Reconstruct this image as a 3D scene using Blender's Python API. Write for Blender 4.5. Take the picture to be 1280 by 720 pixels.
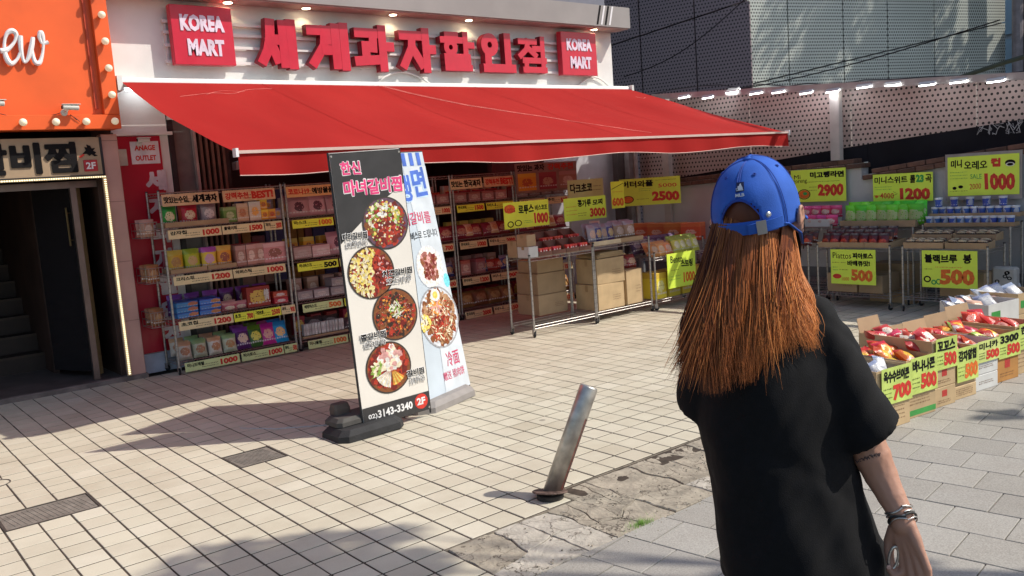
import bpy, math, random
from mathutils import Vector, Matrix, noise as mnoise
rad=math.radians; PI=math.pi
rnd=random.Random(7)
scene=bpy.context.scene
for o in list(bpy.data.objects): bpy.data.objects.remove(o)
COL=scene.collection
# ---------------------------------------------------------------- camera
CAMH=1.58; FPX=1090.0
yaw,pitch,roll=rad(38.836),rad(-6.971),rad(-4.123)
cy,sy,cp,sp=math.cos(yaw),math.sin(yaw),math.cos(pitch),math.sin(pitch)
f_=Vector((sy*cp,cy*cp,sp)); r_=Vector((cy,-sy,0)); u_=r_.cross(f_)
cr,sr=math.cos(roll),math.sin(roll)
CR=cr*r_+sr*u_; CU=-sr*r_+cr*u_; CF=f_
CP=Vector((0,0,CAMH))
cam=bpy.data.cameras.new('camera'); camo=bpy.data.objects.new('camera',cam); COL.objects.link(camo)
camo.matrix_world=Matrix(((CR.x,CU.x,-CF.x,CP.x),(CR.y,CU.y,-CF.y,CP.y),(CR.z,CU.z,-CF.z,CP.z),(0,0,0,1)))
cam.sensor_width=36; cam.lens=FPX/1280*36; cam.clip_end=500; cam.clip_start=.05
scene.camera=camo
# ---------------------------------------------------------------- sky, sun, exposure
SUN=Vector((.75,-.63,1.0)).normalized()
w=bpy.data.worlds.new("World"); scene.world=w; w.use_nodes=True
nt=w.node_tree; bg=nt.nodes['Background']
sky=nt.nodes.new('ShaderNodeTexSky'); sky.sky_type='NISHITA'; sky.sun_disc=False
sky.sun_elevation=math.asin(SUN.z); sky.sun_rotation=math.atan2(SUN.x,SUN.y)
sky.air_density=1.2; sky.dust_density=1.5
nt.links.new(sky.outputs[0],bg.inputs[0]); bg.inputs[1].default_value=0.12
sl=bpy.data.lights.new('sun','SUN'); sl.energy=3.95; sl.angle=rad(.53); sl.color=(1,.93,.82)
so=bpy.data.objects.new('sun',sl); COL.objects.link(so); so.rotation_euler=(-SUN).to_track_quat('-Z','Y').to_euler(); so.location=(5,-5,12)
scene.view_settings.view_transform='Standard'; scene.view_settings.look='None'
scene.view_settings.exposure=0.24; scene.view_settings.gamma=1
scene.render.engine='CYCLES'
scene.cycles.max_bounces=6; scene.cycles.use_denoising=True
# ---------------------------------------------------------------- pixel to plane helpers (real planes)
def ray(x,y): return CR*((x-640)/FPX)+CU*((360-y)/FPX)+CF
def onx(x,y,X): d=ray(x,y); return CP+d*((X-CP.x)/d.x)
def ony(x,y,Y): d=ray(x,y); return CP+d*((Y-CP.y)/d.y)
def onz(x,y,Z): d=ray(x,y); return CP+d*((Z-CP.z)/d.z)
def atd(x,y,t): return CP+ray(x,y)*t
# ---------------------------------------------------------------- materials
MC={}
def newmat(name):
    m=bpy.data.materials.new(name); m.use_nodes=True
    return m,m.node_tree,m.node_tree.nodes['Principled BSDF']
def lin(c): return tuple(((v/255)/12.92 if v/255<=.04045 else (((v/255)+.055)/1.055)**2.4) for v in c)
def pm(name,col,rough=.6,metal=0,var=.15,scale=9,bump=0,bscale=60,dirt=0,emit=None,estr=0,spec=.5,rndv=0,coat=0,trans=0):
    if name in MC: return MC[name]
    m,t,b=newmat(name); N=t.nodes; L=t.links
    tc=N.new('ShaderNodeTexCoord')
    nz=N.new('ShaderNodeTexNoise'); nz.inputs['Scale'].default_value=scale; nz.inputs['Detail'].default_value=6
    L.new(tc.outputs['Object'],nz.inputs['Vector'])
    mx=N.new('ShaderNodeMix'); mx.data_type='RGBA'
    a=[max(0,c*(1-var)) for c in col]+[1]; bb=[min(1,c*(1+var)) for c in col]+[1]
    mx.inputs[6].default_value=a; mx.inputs[7].default_value=bb
    rp=N.new('ShaderNodeMapRange'); rp.inputs[1].default_value=.35; rp.inputs[2].default_value=.65
    L.new(nz.outputs[0],rp.inputs[0]); L.new(rp.outputs[0],mx.inputs[0])
    out=mx.outputs[2]
    if dirt:
        n2=N.new('ShaderNodeTexNoise'); n2.inputs['Scale'].default_value=scale*.35; n2.inputs['Detail'].default_value=9; n2.inputs['Roughness'].default_value=.7
        L.new(tc.outputs['Object'],n2.inputs['Vector'])
        r2=N.new('ShaderNodeMapRange'); r2.inputs[1].default_value=.5; r2.inputs[2].default_value=.75; r2.inputs[4].default_value=dirt
        L.new(n2.outputs[0],r2.inputs[0])
        m2=N.new('ShaderNodeMix'); m2.data_type='RGBA'; m2.inputs[7].default_value=(col[0]*.35+.01,col[1]*.33+.01,col[2]*.3+.008,1)
        L.new(r2.outputs[0],m2.inputs[0]); L.new(out,m2.inputs[6]); out=m2.outputs[2]
    if rndv:
        oi=N.new('ShaderNodeObjectInfo'); hs=N.new('ShaderNodeHueSaturation')
        r3=N.new('ShaderNodeMapRange'); r3.inputs[3].default_value=1-rndv; r3.inputs[4].default_value=1+rndv
        L.new(oi.outputs['Random'],r3.inputs[0]); L.new(r3.outputs[0],hs.inputs['Value']); L.new(out,hs.inputs['Color']); out=hs.outputs[0]
    L.new(out,b.inputs['Base Color'])
    b.inputs['Roughness'].default_value=rough; b.inputs['Metallic'].default_value=metal
    b.inputs['Specular IOR Level'].default_value=spec; b.inputs['Coat Weight'].default_value=coat
    if trans: b.inputs['Transmission Weight'].default_value=trans
    if bump:
        n3=N.new('ShaderNodeTexNoise'); n3.inputs['Scale'].default_value=bscale; n3.inputs['Detail'].default_value=5
        L.new(tc.outputs['Object'],n3.inputs['Vector'])
        bp=N.new('ShaderNodeBump'); bp.inputs['Strength'].default_value=bump; bp.inputs['Distance'].default_value=.01
        L.new(n3.outputs[0],bp.inputs['Height']); L.new(bp.outputs[0],b.inputs['Normal'])
    if emit: b.inputs['Emission Color'].default_value=(*emit,1); b.inputs['Emission Strength'].default_value=estr
    MC[name]=m; return m
def pack(name,base,c2,c3,rough=.3,band=.78,er=(.32,.22),ec=(.5,.48),sp=.35):
    """printed package: body colour, a band of c2, an irregular picture patch of c3, printed specks"""
    if name in MC: return MC[name]
    m,t,b=newmat(name); N=t.nodes; L=t.links
    tc=N.new('ShaderNodeTexCoord'); se=N.new('ShaderNodeSeparateXYZ'); L.new(tc.outputs['Generated'],se.inputs[0])
    nz=N.new('ShaderNodeTexNoise'); nz.inputs['Scale'].default_value=5; nz.inputs['Detail'].default_value=4; L.new(tc.outputs['Generated'],nz.inputs['Vector'])
    def M(op,a,bv):
        n=N.new('ShaderNodeMath'); n.operation=op
        for i,v in enumerate((a,bv)):
            if v is None: continue
            if isinstance(v,(int,float)): n.inputs[i].default_value=v
            else: L.new(v,n.inputs[i])
        return n.outputs[0]
    ex=M('DIVIDE',M('SUBTRACT',se.outputs[0],ec[0]),er[0]); ez=M('DIVIDE',M('SUBTRACT',se.outputs[2],ec[1]),er[1])
    r2=M('ADD',M('MULTIPLY',ex,ex),M('MULTIPLY',ez,ez)); r2=M('ADD',r2,M('MULTIPLY',M('SUBTRACT',nz.outputs[0],.5),1.6))
    em=M('LESS_THAN',r2,1.0)
    bm=M('GREATER_THAN',M('ADD',se.outputs[2],M('MULTIPLY',nz.outputs[0],.12)),band+.06)
    vo=N.new('ShaderNodeTexVoronoi'); vo.inputs['Scale'].default_value=9; L.new(tc.outputs['Generated'],vo.inputs['Vector'])
    vm=M('LESS_THAN',vo.outputs['Distance'],.28)
    def mix(f,a,c):
        n=N.new('ShaderNodeMix'); n.data_type='RGBA'; L.new(f,n.inputs[0])
        if isinstance(a,tuple): n.inputs[6].default_value=(*a,1)
        else: L.new(a,n.inputs[6])
        if isinstance(c,tuple): n.inputs[7].default_value=(*c,1)
        else: L.new(c,n.inputs[7])
        return n.outputs[2]
    pic=mix(vm,c3,tuple(.5*x+.5*y for x,y in zip(base,c2)))
    o=mix(bm,base,c2); o=mix(em,o,pic)
    ln=M('LESS_THAN',M('ABSOLUTE',M('SUBTRACT',se.outputs[2],.2),None),.035)
    ln=M('MULTIPLY',ln,M('GREATER_THAN',M('FRACT',M('MULTIPLY',se.outputs[0],7),None),.35))
    o=mix(ln,o,tuple(min(.8,x*.3+.5) for x in c2))
    oi=N.new('ShaderNodeObjectInfo'); hs=N.new('ShaderNodeHueSaturation'); r9=N.new('ShaderNodeMapRange'); r9.inputs[3].default_value=.8; r9.inputs[4].default_value=1.25; L.new(oi.outputs['Random'],r9.inputs[0]); L.new(r9.outputs[0],hs.inputs['Value'])
    r8=N.new('ShaderNodeMapRange'); r8.inputs[3].default_value=.485; r8.inputs[4].default_value=.515; L.new(M('FRACT',M('MULTIPLY',oi.outputs['Random'],17.3),None),r8.inputs[0]); L.new(r8.outputs[0],hs.inputs['Hue']); L.new(o,hs.inputs['Color']); o=hs.outputs[0]
    L.new(o,b.inputs['Base Color']); b.inputs['Roughness'].default_value=rough
    n3=N.new('ShaderNodeTexNoise'); n3.inputs['Scale'].default_value=14; L.new(tc.outputs['Generated'],n3.inputs['Vector'])
    bp=N.new('ShaderNodeBump'); bp.inputs['Strength'].default_value=.25 if rough<.4 else .05; bp.inputs['Distance'].default_value=.01
    L.new(n3.outputs[0],bp.inputs['Height']); L.new(bp.outputs[0],b.inputs['Normal'])
    MC[name]=m; return m
# ---------------------------------------------------------------- mesh builder
class MB:
    def __init__(s): s.v=[]; s.f=[]; s.mi=[]; s.mats=[]
    def m(s,mat):
        if mat not in s.mats: s.mats.append(mat)
        return s.mats.index(mat)
    def add(s,vs,fs,mat,M=None):
        k=len(s.v); i=s.m(mat)
        s.v.extend([(M@Vector(v)) for v in vs] if M else [Vector(v) for v in vs])
        s.f.extend([tuple(a+k for a in f) for f in fs]); s.mi.extend([i]*len(fs)); return s
    def box(s,c,d,mat,M=None,bev=0,rz=0):
        x,y,z=d[0]/2,d[1]/2,d[2]/2
        T=Matrix.Translation(c)@Matrix.Rotation(rz,4,'Z')
        if M: T=M@T
        if bev:
            b=min(bev,x*.9,y*.9,z*.9); vs=[];
            for sx in(-1,1):
                for sy_ in(-1,1):
                    for sz in(-1,1): vs+=[(sx*(x-b),sy_*(y-b),sz*z),(sx*(x-b),sy_*y,sz*(z-b)),(sx*x,sy_*(y-b),sz*(z-b))]
            def I(a,b_,c_,k): return ((a*2+b_)*2+c_)*3+k
            fs=[]
            fs.append([I(0,0,0,0),I(0,1,0,0),I(1,1,0,0),I(1,0,0,0)]); fs.append([I(0,0,1,0),I(1,0,1,0),I(1,1,1,0),I(0,1,1,0)])
            fs.append([I(0,0,0,1),I(1,0,0,1),I(1,0,1,1),I(0,0,1,1)]); fs.append([I(0,1,0,1),I(0,1,1,1),I(1,1,1,1),I(1,1,0,1)])
            fs.append([I(0,0,0,2),I(0,0,1,2),I(0,1,1,2),I(0,1,0,2)]); fs.append([I(1,0,0,2),I(1,1,0,2),I(1,1,1,2),I(1,0,1,2)])
            for a in(0,1):
                for c_ in(0,1):
                    q=[I(a,0,c_,2),I(a,1,c_,2),I(a,1,c_,0),I(a,0,c_,0)]; fs.append(q)      # edges along y
                    q=[I(0,a,c_,1),I(1,a,c_,1),I(1,a,c_,0),I(0,a,c_,0)]; fs.append(q)      # along x
                    q=[I(a,c_,0,1),I(a,c_,1,1),I(a,c_,1,2),I(a,c_,0,2)]; fs.append(q)      # along z
            for a in(0,1):
                for b_ in(0,1):
                    for c_ in(0,1): fs.append([I(a,b_,c_,0),I(a,b_,c_,1),I(a,b_,c_,2)])
            return s.add(vs,fs,mat,T)
        vs=[(a,b_,c_) for a in(-x,x) for b_ in(-y,y) for c_ in(-z,z)]
        return s.add(vs,[(0,1,3,2),(4,6,7,5),(0,4,5,1),(2,3,7,6),(0,2,6,4),(1,5,7,3)],mat,T)
    def b2(s,a,b,mat,bev=0):
        return s.box([(p+q)/2 for p,q in zip(a,b)],[abs(q-p) for p,q in zip(a,b)],mat,bev=bev)
    def tube(s,pts,r,mat,n=6,caps=True,flat=1.0):
        pts=[Vector(p) for p in pts]; R=r if isinstance(r,(list,tuple)) else [r]*len(pts)
        vs=[];fs=[]; prev=None
        for i,p in enumerate(pts):
            d=(pts[min(i+1,len(pts)-1)]-pts[max(i-1,0)]).normalized()
            if prev is None: a=d.orthogonal().normalized() if abs(d.z)>.99 else d.cross(Vector((0,0,1))).normalized()
            else: a=(prev-d*prev.dot(d)).normalized()
            prev=a; b=d.cross(a)
            for k in range(n):
                t=2*PI*k/n; vs.append(p+a*math.cos(t)*R[i]+b*math.sin(t)*R[i]*flat)
        for i in range(len(pts)-1):
            for k in range(n): fs.append((i*n+k,i*n+(k+1)%n,(i+1)*n+(k+1)%n,(i+1)*n+k))
        if caps: fs.append(tuple(range(n))[::-1]); fs.append(tuple((len(pts)-1)*n+k for k in range(n)))
        return s.add(vs,fs,mat)
    def prism(s,poly,depth,mat,M=None):
        """poly in local XZ, extruded from y=0 to y=depth"""
        n=len(poly); vs=[(p[0],0,p[1]) for p in poly]+[(p[0],depth,p[1]) for p in poly]
        fs=[tuple(range(n)),tuple(range(2*n-1,n-1,-1))]+[(i,n+i,n+(i+1)%n,(i+1)%n) for i in range(n)]
        return s.add(vs,fs,mat,M)
    def quad(s,a,b,c,d,mat): return s.add([a,b,c,d],[(0,1,2,3)],mat)
    def slab(s,a,b,c,d,th,mat):
        a,b,c,d=map(Vector,(a,b,c,d)); n=(b-a).cross(d-a).normalized()*-th
        return s.add([a,b,c,d,a+n,b+n,c+n,d+n],[(0,1,2,3),(7,6,5,4),(0,4,5,1),(1,5,6,2),(2,6,7,3),(3,7,4,0)],mat)
    def rings(s,rs,mat,caps=True,closed=True):
        n=len(rs[0]); vs=[p for r in rs for p in r]; fs=[]
        for i in range(len(rs)-1):
            for k in range(n if closed else n-1): fs.append((i*n+k,i*n+(k+1)%n,(i+1)*n+(k+1)%n,(i+1)*n+k))
        if caps: fs.append(tuple(range(n))[::-1]); fs.append(tuple((len(rs)-1)*n+k for k in range(n)))
        return s.add(vs,fs,mat)
    def lathe(s,prof,mat,n=16,M=None):
        vs=[(r*math.cos(2*PI*k/n),r*math.sin(2*PI*k/n),z) for r,z in prof for k in range(n)]; fs=[]
        for i in range(len(prof)-1):
            for k in range(n): fs.append((i*n+k,i*n+(k+1)%n,(i+1)*n+(k+1)%n,(i+1)*n+k))
        fs.append(tuple(range(n))[::-1]); fs.append(tuple((len(prof)-1)*n+k for k in range(n)))
        return s.add(vs,fs,mat,M)
    def mesh(s,name,smooth=False):
        me=bpy.data.meshes.new(name); me.from_pydata([tuple(v) for v in s.v],[],s.f)
        for m in s.mats: me.materials.append(m)
        me.polygons.foreach_set('material_index',s.mi)
        if smooth: me.polygons.foreach_set('use_smooth',[True]*len(s.f))
        me.update(); return me
    def build(s,name,parent=None,loc=None,rz=0,smooth=False,rot=None):
        return mo(name,s.mesh(name,smooth),parent,loc,rz,rot)
def mo(name,me,parent=None,loc=None,rz=0,rot=None):
    o=bpy.data.objects.new(name,me); COL.objects.link(o)
    if parent: o.parent=parent
    if loc is not None: o.location=loc
    o.rotation_euler=rot if rot else (0,0,rz)
    return o
def tag(o,label=None,cat=None,group=None,kind=None):
    if label: o['label']=label
    if cat: o['category']=cat
    if group: o['group']=group
    if kind: o['kind']=kind
    return o
def thing(name,label,cat,loc=(0,0,0),rz=0,group=None,rot=None):
    o=bpy.data.objects.new(name,None); COL.objects.link(o); o.location=loc
    o.rotation_euler=rot if rot else (0,0,rz); o.empty_display_size=.1
    return tag(o,label,cat,group)
# ---------------------------------------------------------------- lettering
TC={}
def tgeo(s,off=0,ext=.5,shear=0,res=2):
    k=(s,round(off,4),ext,shear)
    if k in TC: return TC[k]
    cu=bpy.data.curves.new('t','FONT'); cu.body=s; cu.size=1; cu.offset=off; cu.extrude=ext; cu.resolution_u=res; cu.shear=shear
    o=bpy.data.objects.new('t',cu); me=None
    me=bpy.data.meshes.new_from_object(o); vs=[tuple(v.co) for v in me.vertices]; fs=[tuple(p.vertices) for p in me.polygons]
    bpy.data.objects.remove(o); bpy.data.meshes.remove(me); bpy.data.curves.remove(cu)
    if not vs: TC[k]=([],[],(0,1,0,1)); return TC[k]
    xs=[v[0] for v in vs]; ys=[v[1] for v in vs]
    TC[k]=(vs,fs,(min(xs),max(xs),min(ys),max(ys))); return TC[k]
def put_text(mb,s,x,z,w,h,mat,y=-.001,th=.0015,off=.02,wob=0,M=None,shear=0):
    """text filling the box x..x+w, z..z+h on a local XZ plane, facing -Y; y = front surface"""
    asc=all(ord(q)<128 for q in s); ex_=0 if asc else max(0,off-.018)*.7; off=min(off,.06) if asc else min(off,.018); vs,fs,(a,b,c,d)=tgeo(s,off,.5,shear)
    if not vs: return
    rx_=ex_*h/(d-c); x+=rx_; z+=rx_; w-=2*rx_; h-=2*rx_; ph=rnd.random()*9
    sx=w/(b-a); sz=h/(d-c); sh_=[(0,0)]+([(rx_*math.cos(k*PI/3),rx_*math.sin(k*PI/3)) for k in range(6)] if ex_>.006 else [])
    for q,(dx,dz) in enumerate(sh_):
        out=[]
        for v in vs:
            X=x+(v[0]-a)*sx; Z=z+(v[1]-c)*sz
            if wob: Z+=math.sin((v[0]-a)*2.1+ph)*wob*h; X+=math.sin((v[1])*3+ph+v[0])*wob*h*.5
            out.append((X+dx,y-th*(.5+v[2])-.00006*q,Z+dz))
        mb.add(out,fs,mat,M)
print('base ok')
# ================================================================ SHARED MATERIALS
WHITE=pm('white_paint',(.72,.72,.70),.5,var=.05,scale=4,dirt=.12,bump=.05)
CHROME=pm('chrome_wire',(.42,.40,.38),.45,metal=.85,var=.15,scale=30)
DARKMET=pm('dark_metal',(.035,.035,.04),.4,metal=.4,var=.2)
RUBBER=pm('black_rubber',(.02,.02,.022),.8,var=.3,bump=.3,bscale=120,dirt=.2)
BLACK=pm('black_ink',(.008,.007,.008),.8,var=.1,spec=.2)
INKR=pm('red_ink',(.62,.035,.02),.6,var=.12,scale=40)
INKO=pm('orange_ink',(.75,.16,.02),.6,var=.15,scale=40)
INKG=pm('green_ink',(.03,.38,.08),.6,var=.1)
INKB=pm('blue_ink',(.03,.08,.42),.6,var=.1)
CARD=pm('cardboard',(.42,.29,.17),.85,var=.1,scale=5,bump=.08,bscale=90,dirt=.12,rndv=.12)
CARDIN=pm('cardboard_inside',(.36,.26,.16),.9,var=.1)
CARDW=pm('white_cardboard',(.62,.62,.60),.8,var=.06,dirt=.1)
TAGY=pm('cream_tag',(.80,.70,.40),.6,var=.05,rndv=.06)
TAGG=pm('pale_green_tag',(.66,.78,.36),.6,var=.05,rndv=.06)
FLUO=pm('fluorescent_yellow_card',(.86,.95,.07),.6,var=.03)
FLUG=pm('fluorescent_green_card',(.74,.95,.09),.6,var=.03)  # green lifted for cards in shade; cards in sun have a paler copy
TAGO=pm('orange_tag',(.78,.47,.20),.6,var=.06)
# ================================================================ GROUND
g=MB(); g.box((20,10,-.28),(300,300,.5),pm('far_asphalt',(.07,.07,.07),.9,var=.2,scale=.8)); tag(g.build('ground'),kind='structure')
def tilemat(name,cols,px,py,ox,oy,rot=0,rough=.55,speck=.12,stain=.35,sc=1.6):
    m,t,b=newmat(name); N=t.nodes;L=t.links
    ge=N.new('ShaderNodeNewGeometry'); mp=N.new('ShaderNodeMapping'); mp.vector_type='TEXTURE'; mp.inputs['Location'].default_value=(ox,oy,0); mp.inputs['Rotation'].default_value=(0,0,rot); mp.inputs['Scale'].default_value=(px,py,100)
    L.new(ge.outputs['Position'],mp.inputs[0])
    fl=N.new('ShaderNodeVectorMath'); fl.operation='FLOOR'; L.new(mp.outputs[0],fl.inputs[0])
    wn=N.new('ShaderNodeTexWhiteNoise'); wn.noise_dimensions='2D' if not rot else '1D'; oi=N.new('ShaderNodeObjectInfo'); L.new(fl.outputs[0],wn.inputs['Vector']) if not rot else L.new(oi.outputs['Random'],wn.inputs['W'])
    cr_=N.new('ShaderNodeValToRGB'); e=cr_.color_ramp.elements; e[0].color=(*cols[0],1); e[1].color=(*cols[-1],1)
    for i,c in enumerate(cols[1:-1]): q=e.new((i+1)/(len(cols)-1)); q.color=(*c,1)
    L.new(wn.outputs['Value'],cr_.inputs[0])
    n1=N.new('ShaderNodeTexNoise'); n1.inputs['Scale'].default_value=sc; n1.inputs['Detail'].default_value=8; n1.inputs['Roughness'].default_value=.65; L.new(ge.outputs['Position'],n1.inputs['Vector'])
    n2=N.new('ShaderNodeTexNoise'); n2.inputs['Scale'].default_value=160; n2.inputs['Detail'].default_value=3; L.new(ge.outputs['Position'],n2.inputs['Vector'])
    r1=N.new('ShaderNodeMapRange'); r1.inputs[1].default_value=.42; r1.inputs[2].default_value=.72; r1.inputs[4].default_value=stain; L.new(n1.outputs[0],r1.inputs[0])
    m1=N.new('ShaderNodeMix'); m1.data_type='RGBA'; m1.blend_type='MULTIPLY'; m1.inputs[7].default_value=(.62,.56,.50,1); L.new(r1.outputs[0],m1.inputs[0]); L.new(cr_.outputs[0],m1.inputs[6])
    r2=N.new('ShaderNodeMapRange'); r2.inputs[1].default_value=.3; r2.inputs[2].default_value=.7; r2.inputs[3].default_value=1-speck; r2.inputs[4].default_value=1+speck; L.new(n2.outputs[0],r2.inputs[0])
    hs=N.new('ShaderNodeHueSaturation'); L.new(r2.outputs[0],hs.inputs['Value']); L.new(m1.outputs[2],hs.inputs['Color'])
    # small dark spots (old gum)
    vo=N.new('ShaderNodeTexVoronoi'); vo.inputs['Scale'].default_value=2.3; L.new(ge.outputs['Position'],vo.inputs['Vector'])
    lt=N.new('ShaderNodeMapRange'); lt.inputs[1].default_value=.045; lt.inputs[2].default_value=.055; lt.inputs[3].default_value=.55; lt.inputs[4].default_value=0; L.new(vo.outputs['Distance'],lt.inputs[0])
    m3=N.new('ShaderNodeMix'); m3.data_type='RGBA'; m3.inputs[7].default_value=(.09,.08,.07,1); L.new(lt.outputs[0],m3.inputs[0]); L.new(hs.outputs[0],m3.inputs[6])
    L.new(m3.outputs[2],b.inputs['Base Color'])
    rr=N.new('ShaderNodeMapRange'); rr.inputs[3].default_value=rough-.12; rr.inputs[4].default_value=rough+.2; L.new(n1.outputs[0],rr.inputs[0]); L.new(rr.outputs[0],b.inputs['Roughness'])
    bp=N.new('ShaderNodeBump'); bp.inputs['Strength'].default_value=.15; bp.inputs['Distance'].default_value=.004; L.new(n2.outputs[0],bp.inputs['Height']); L.new(bp.outputs[0],b.inputs['Normal'])
    MC[name]=m; return m
PX,PY=.155,.158; OX,OY=1.9986,3.09
TILE=tilemat('cream_tile',[(.52,.475,.375),(.56,.52,.415),(.59,.55,.44),(.535,.49,.39),(.615,.575,.47)],PX,PY,OX,OY,0,.6,.05,.5)
GROUT=pm('dark_grout',(.050,.036,.026),.95,var=.3,scale=20)
PAVEM=tilemat('grey_granite_paver',[(.29,.275,.25),(.33,.315,.285),(.36,.345,.315),(.31,.295,.27)],.265,.26,0,0,rad(8),.7,.22,.3)
CONC=pm('worn_concrete',(.33,.29,.23),.92,var=.28,scale=7,bump=.9,bscale=28,dirt=.55)
CONC2=pm('pale_patch_concrete',(.42,.385,.33),.92,var=.18,scale=12,bump=.6,bscale=45,dirt=.5)
for CM in (CONC,CONC2):
    t=CM.node_tree; N=t.nodes; L=t.links; b=N['Principled BSDF']; ge=N.new('ShaderNodeNewGeometry'); nz=N.new('ShaderNodeTexNoise'); nz.inputs['Scale'].default_value=9; nz.inputs['Detail'].default_value=5; L.new(ge.outputs['Position'],nz.inputs['Vector'])
    ad=N.new('ShaderNodeMix'); ad.data_type='RGBA'; ad.blend_type='LINEAR_LIGHT'; ad.inputs[0].default_value=.16; L.new(ge.outputs['Position'],ad.inputs[6]); L.new(nz.outputs['Color'],ad.inputs[7])
    vo=N.new('ShaderNodeTexVoronoi'); vo.feature='DISTANCE_TO_EDGE'; vo.inputs['Scale'].default_value=6.5; L.new(ad.outputs[2],vo.inputs['Vector'])
    mr=N.new('ShaderNodeMapRange'); mr.inputs[1].default_value=.0; mr.inputs[2].default_value=.035; L.new(vo.outputs['Distance'],mr.inputs[0])
    n4=N.new('ShaderNodeTexNoise'); n4.inputs['Scale'].default_value=5; L.new(ge.outputs['Position'],n4.inputs['Vector']); m4=N.new('ShaderNodeMapRange'); m4.inputs[1].default_value=.42; m4.inputs[2].default_value=.58; L.new(n4.outputs[0],m4.inputs[0])
    mx0=N.new('ShaderNodeMath'); mx0.operation='MAXIMUM'; L.new(mr.outputs[0],mx0.inputs[0]); L.new(m4.outputs[0],mx0.inputs[1])
    sock=b.inputs['Base Color'].links[0].from_socket; mm=N.new('ShaderNodeMix'); mm.data_type='RGBA'; mm.inputs[6].default_value=(.07,.055,.04,1); L.new(mx0.outputs[0],mm.inputs[0]); L.new(sock,mm.inputs[7]); L.new(mm.outputs[2],b.inputs['Base Color'])
CONCD=pm('dirt_in_cracks',(.19,.155,.12),.95,var=.4,scale=30,bump=.6)
fc=MB(); fc.b2((-3,2.3,-.06),(2.0,3.09,-.0022),GROUT); fc.b2((-3,3.09,-.06),(9.3,8.49,-.0022),GROUT)
fco=tag(fc.build('forecourt'),kind='structure')
tm={}
def tile_mesh(w,d):
    k=(round(w,3),round(d,3))
    if k not in tm:
        b=MB(); b.box((0,0,-.005),(w,d,.01),TILE,bev=.0016); tm[k]=b.mesh('tile')
    return tm[k]
holes=[(OX-PX,OY+12*PY,OX+PX,OY+14*PY),(OX-9*PX,OY+12*PY,OX-6*PX,OY+14*PY)]
def inhole(x,y): return any(a<x<c and b<y<d for a,b,c,d in holes)
cells=[]
for i in range(-22,47):
    for j in range(-5,34):
        x=OX+(i+.5)*PX; y=OY+(j+.5)*PY
        if j<0 and i>=0: continue
        if j==0 and i>=5: continue
        if inhole(x,y) or (x>2.2 and y>8.45) or y>8.44: continue
        d=Vector((x,y,0))-CP; zc=d.dot(CF)
        zc=max(zc,.05); zc=zc if zc>.5 else zc
        sx=640+FPX*d.dot(CR)/zc; sy2=360-FPX*d.dot(CU)/zc
        if not(-40<sx<1320 and sy2<770): zc+=100
        cells.append((zc,i,j,x,y))
cells.sort(); stuff=MB()
for n,(zc,i,j,x,y) in enumerate(cells):
    jx,jy=rnd.uniform(-.0012,.0012),rnd.uniform(-.001,.001); w,d=PX-.0090,PY-.0105
    if n<300:
        mo('tile',tile_mesh(w,d),fco,(x+jx,y+jy,rnd.uniform(-.0009,.0009)),rz=rnd.uniform(-.003,.003),rot=(rnd.uniform(-.0022,.0022),rnd.uniform(-.0022,.0022),rnd.uniform(-.004,.004)))
    else: stuff.box((x+jx,y+jy,-.005+rnd.uniform(-.0007,.0007)),(w,d,.01),TILE)
tag(stuff.build('tile',fco),kind='stuff')
# grates: two patterned steel covers, set in the tiles
def cover(x0,y0,x1,y1,label):
    t=thing('access_cover',label,'manhole cover',((x0+x1)/2,(y0+y1)/2,0)); w,d=(x1-x0)/2,(y1-y0)/2
    b=MB(); fm=pm('cover_frame',(.10,.09,.08),.6,metal=.5,var=.3,scale=20)
    for s in(-1,1): b.box((s*(w-.006),0,-.004),(.012,d*2,.012),fm); b.box((0,s*(d-.006),-.0045),(w*2-.024,.012,.012),fm)
    b.build('frame',t); p=MB(); pmt=pm('worn_cover_plate',(.24,.22,.19),.6,metal=.25,var=.2,scale=14,bump=.4,bscale=70,dirt=.3); p.box((0,0,-.007),(w*2-.03,d*2-.03,.01),pmt)
    for k in range(16):
        xx=-w+.03+(w*2-.06)*(k+.5)/16
        p.box((xx,0,-.0015),(.005,d*2-.07,.0025),pmt,rz=.15)
    p.build('plate',t)
cover(*holes[0],'grey square steel access cover half in the banner shadow'); cover(*holes[1],'grey steel access cover sunk into sunny tiles at the left')
b=MB(); ringm=pm('iron_ring',(.09,.08,.07),.7,metal=.4); cx,cyy=gp0=onz(0,604,0)[:2]
pts=[(cx-.02+.075*math.cos(a*PI/12),cyy+.075*math.sin(a*PI/12),.001) for a in range(25)]; b.tube(pts,.004,ringm,n=5)
b.box((cx-.02,cyy,-.0035),(.14,.14,.008),TILE,rz=.3); tag(b.build('drain_ring'),'small round drain ring cut into tiles at far left','drain cover')
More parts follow.
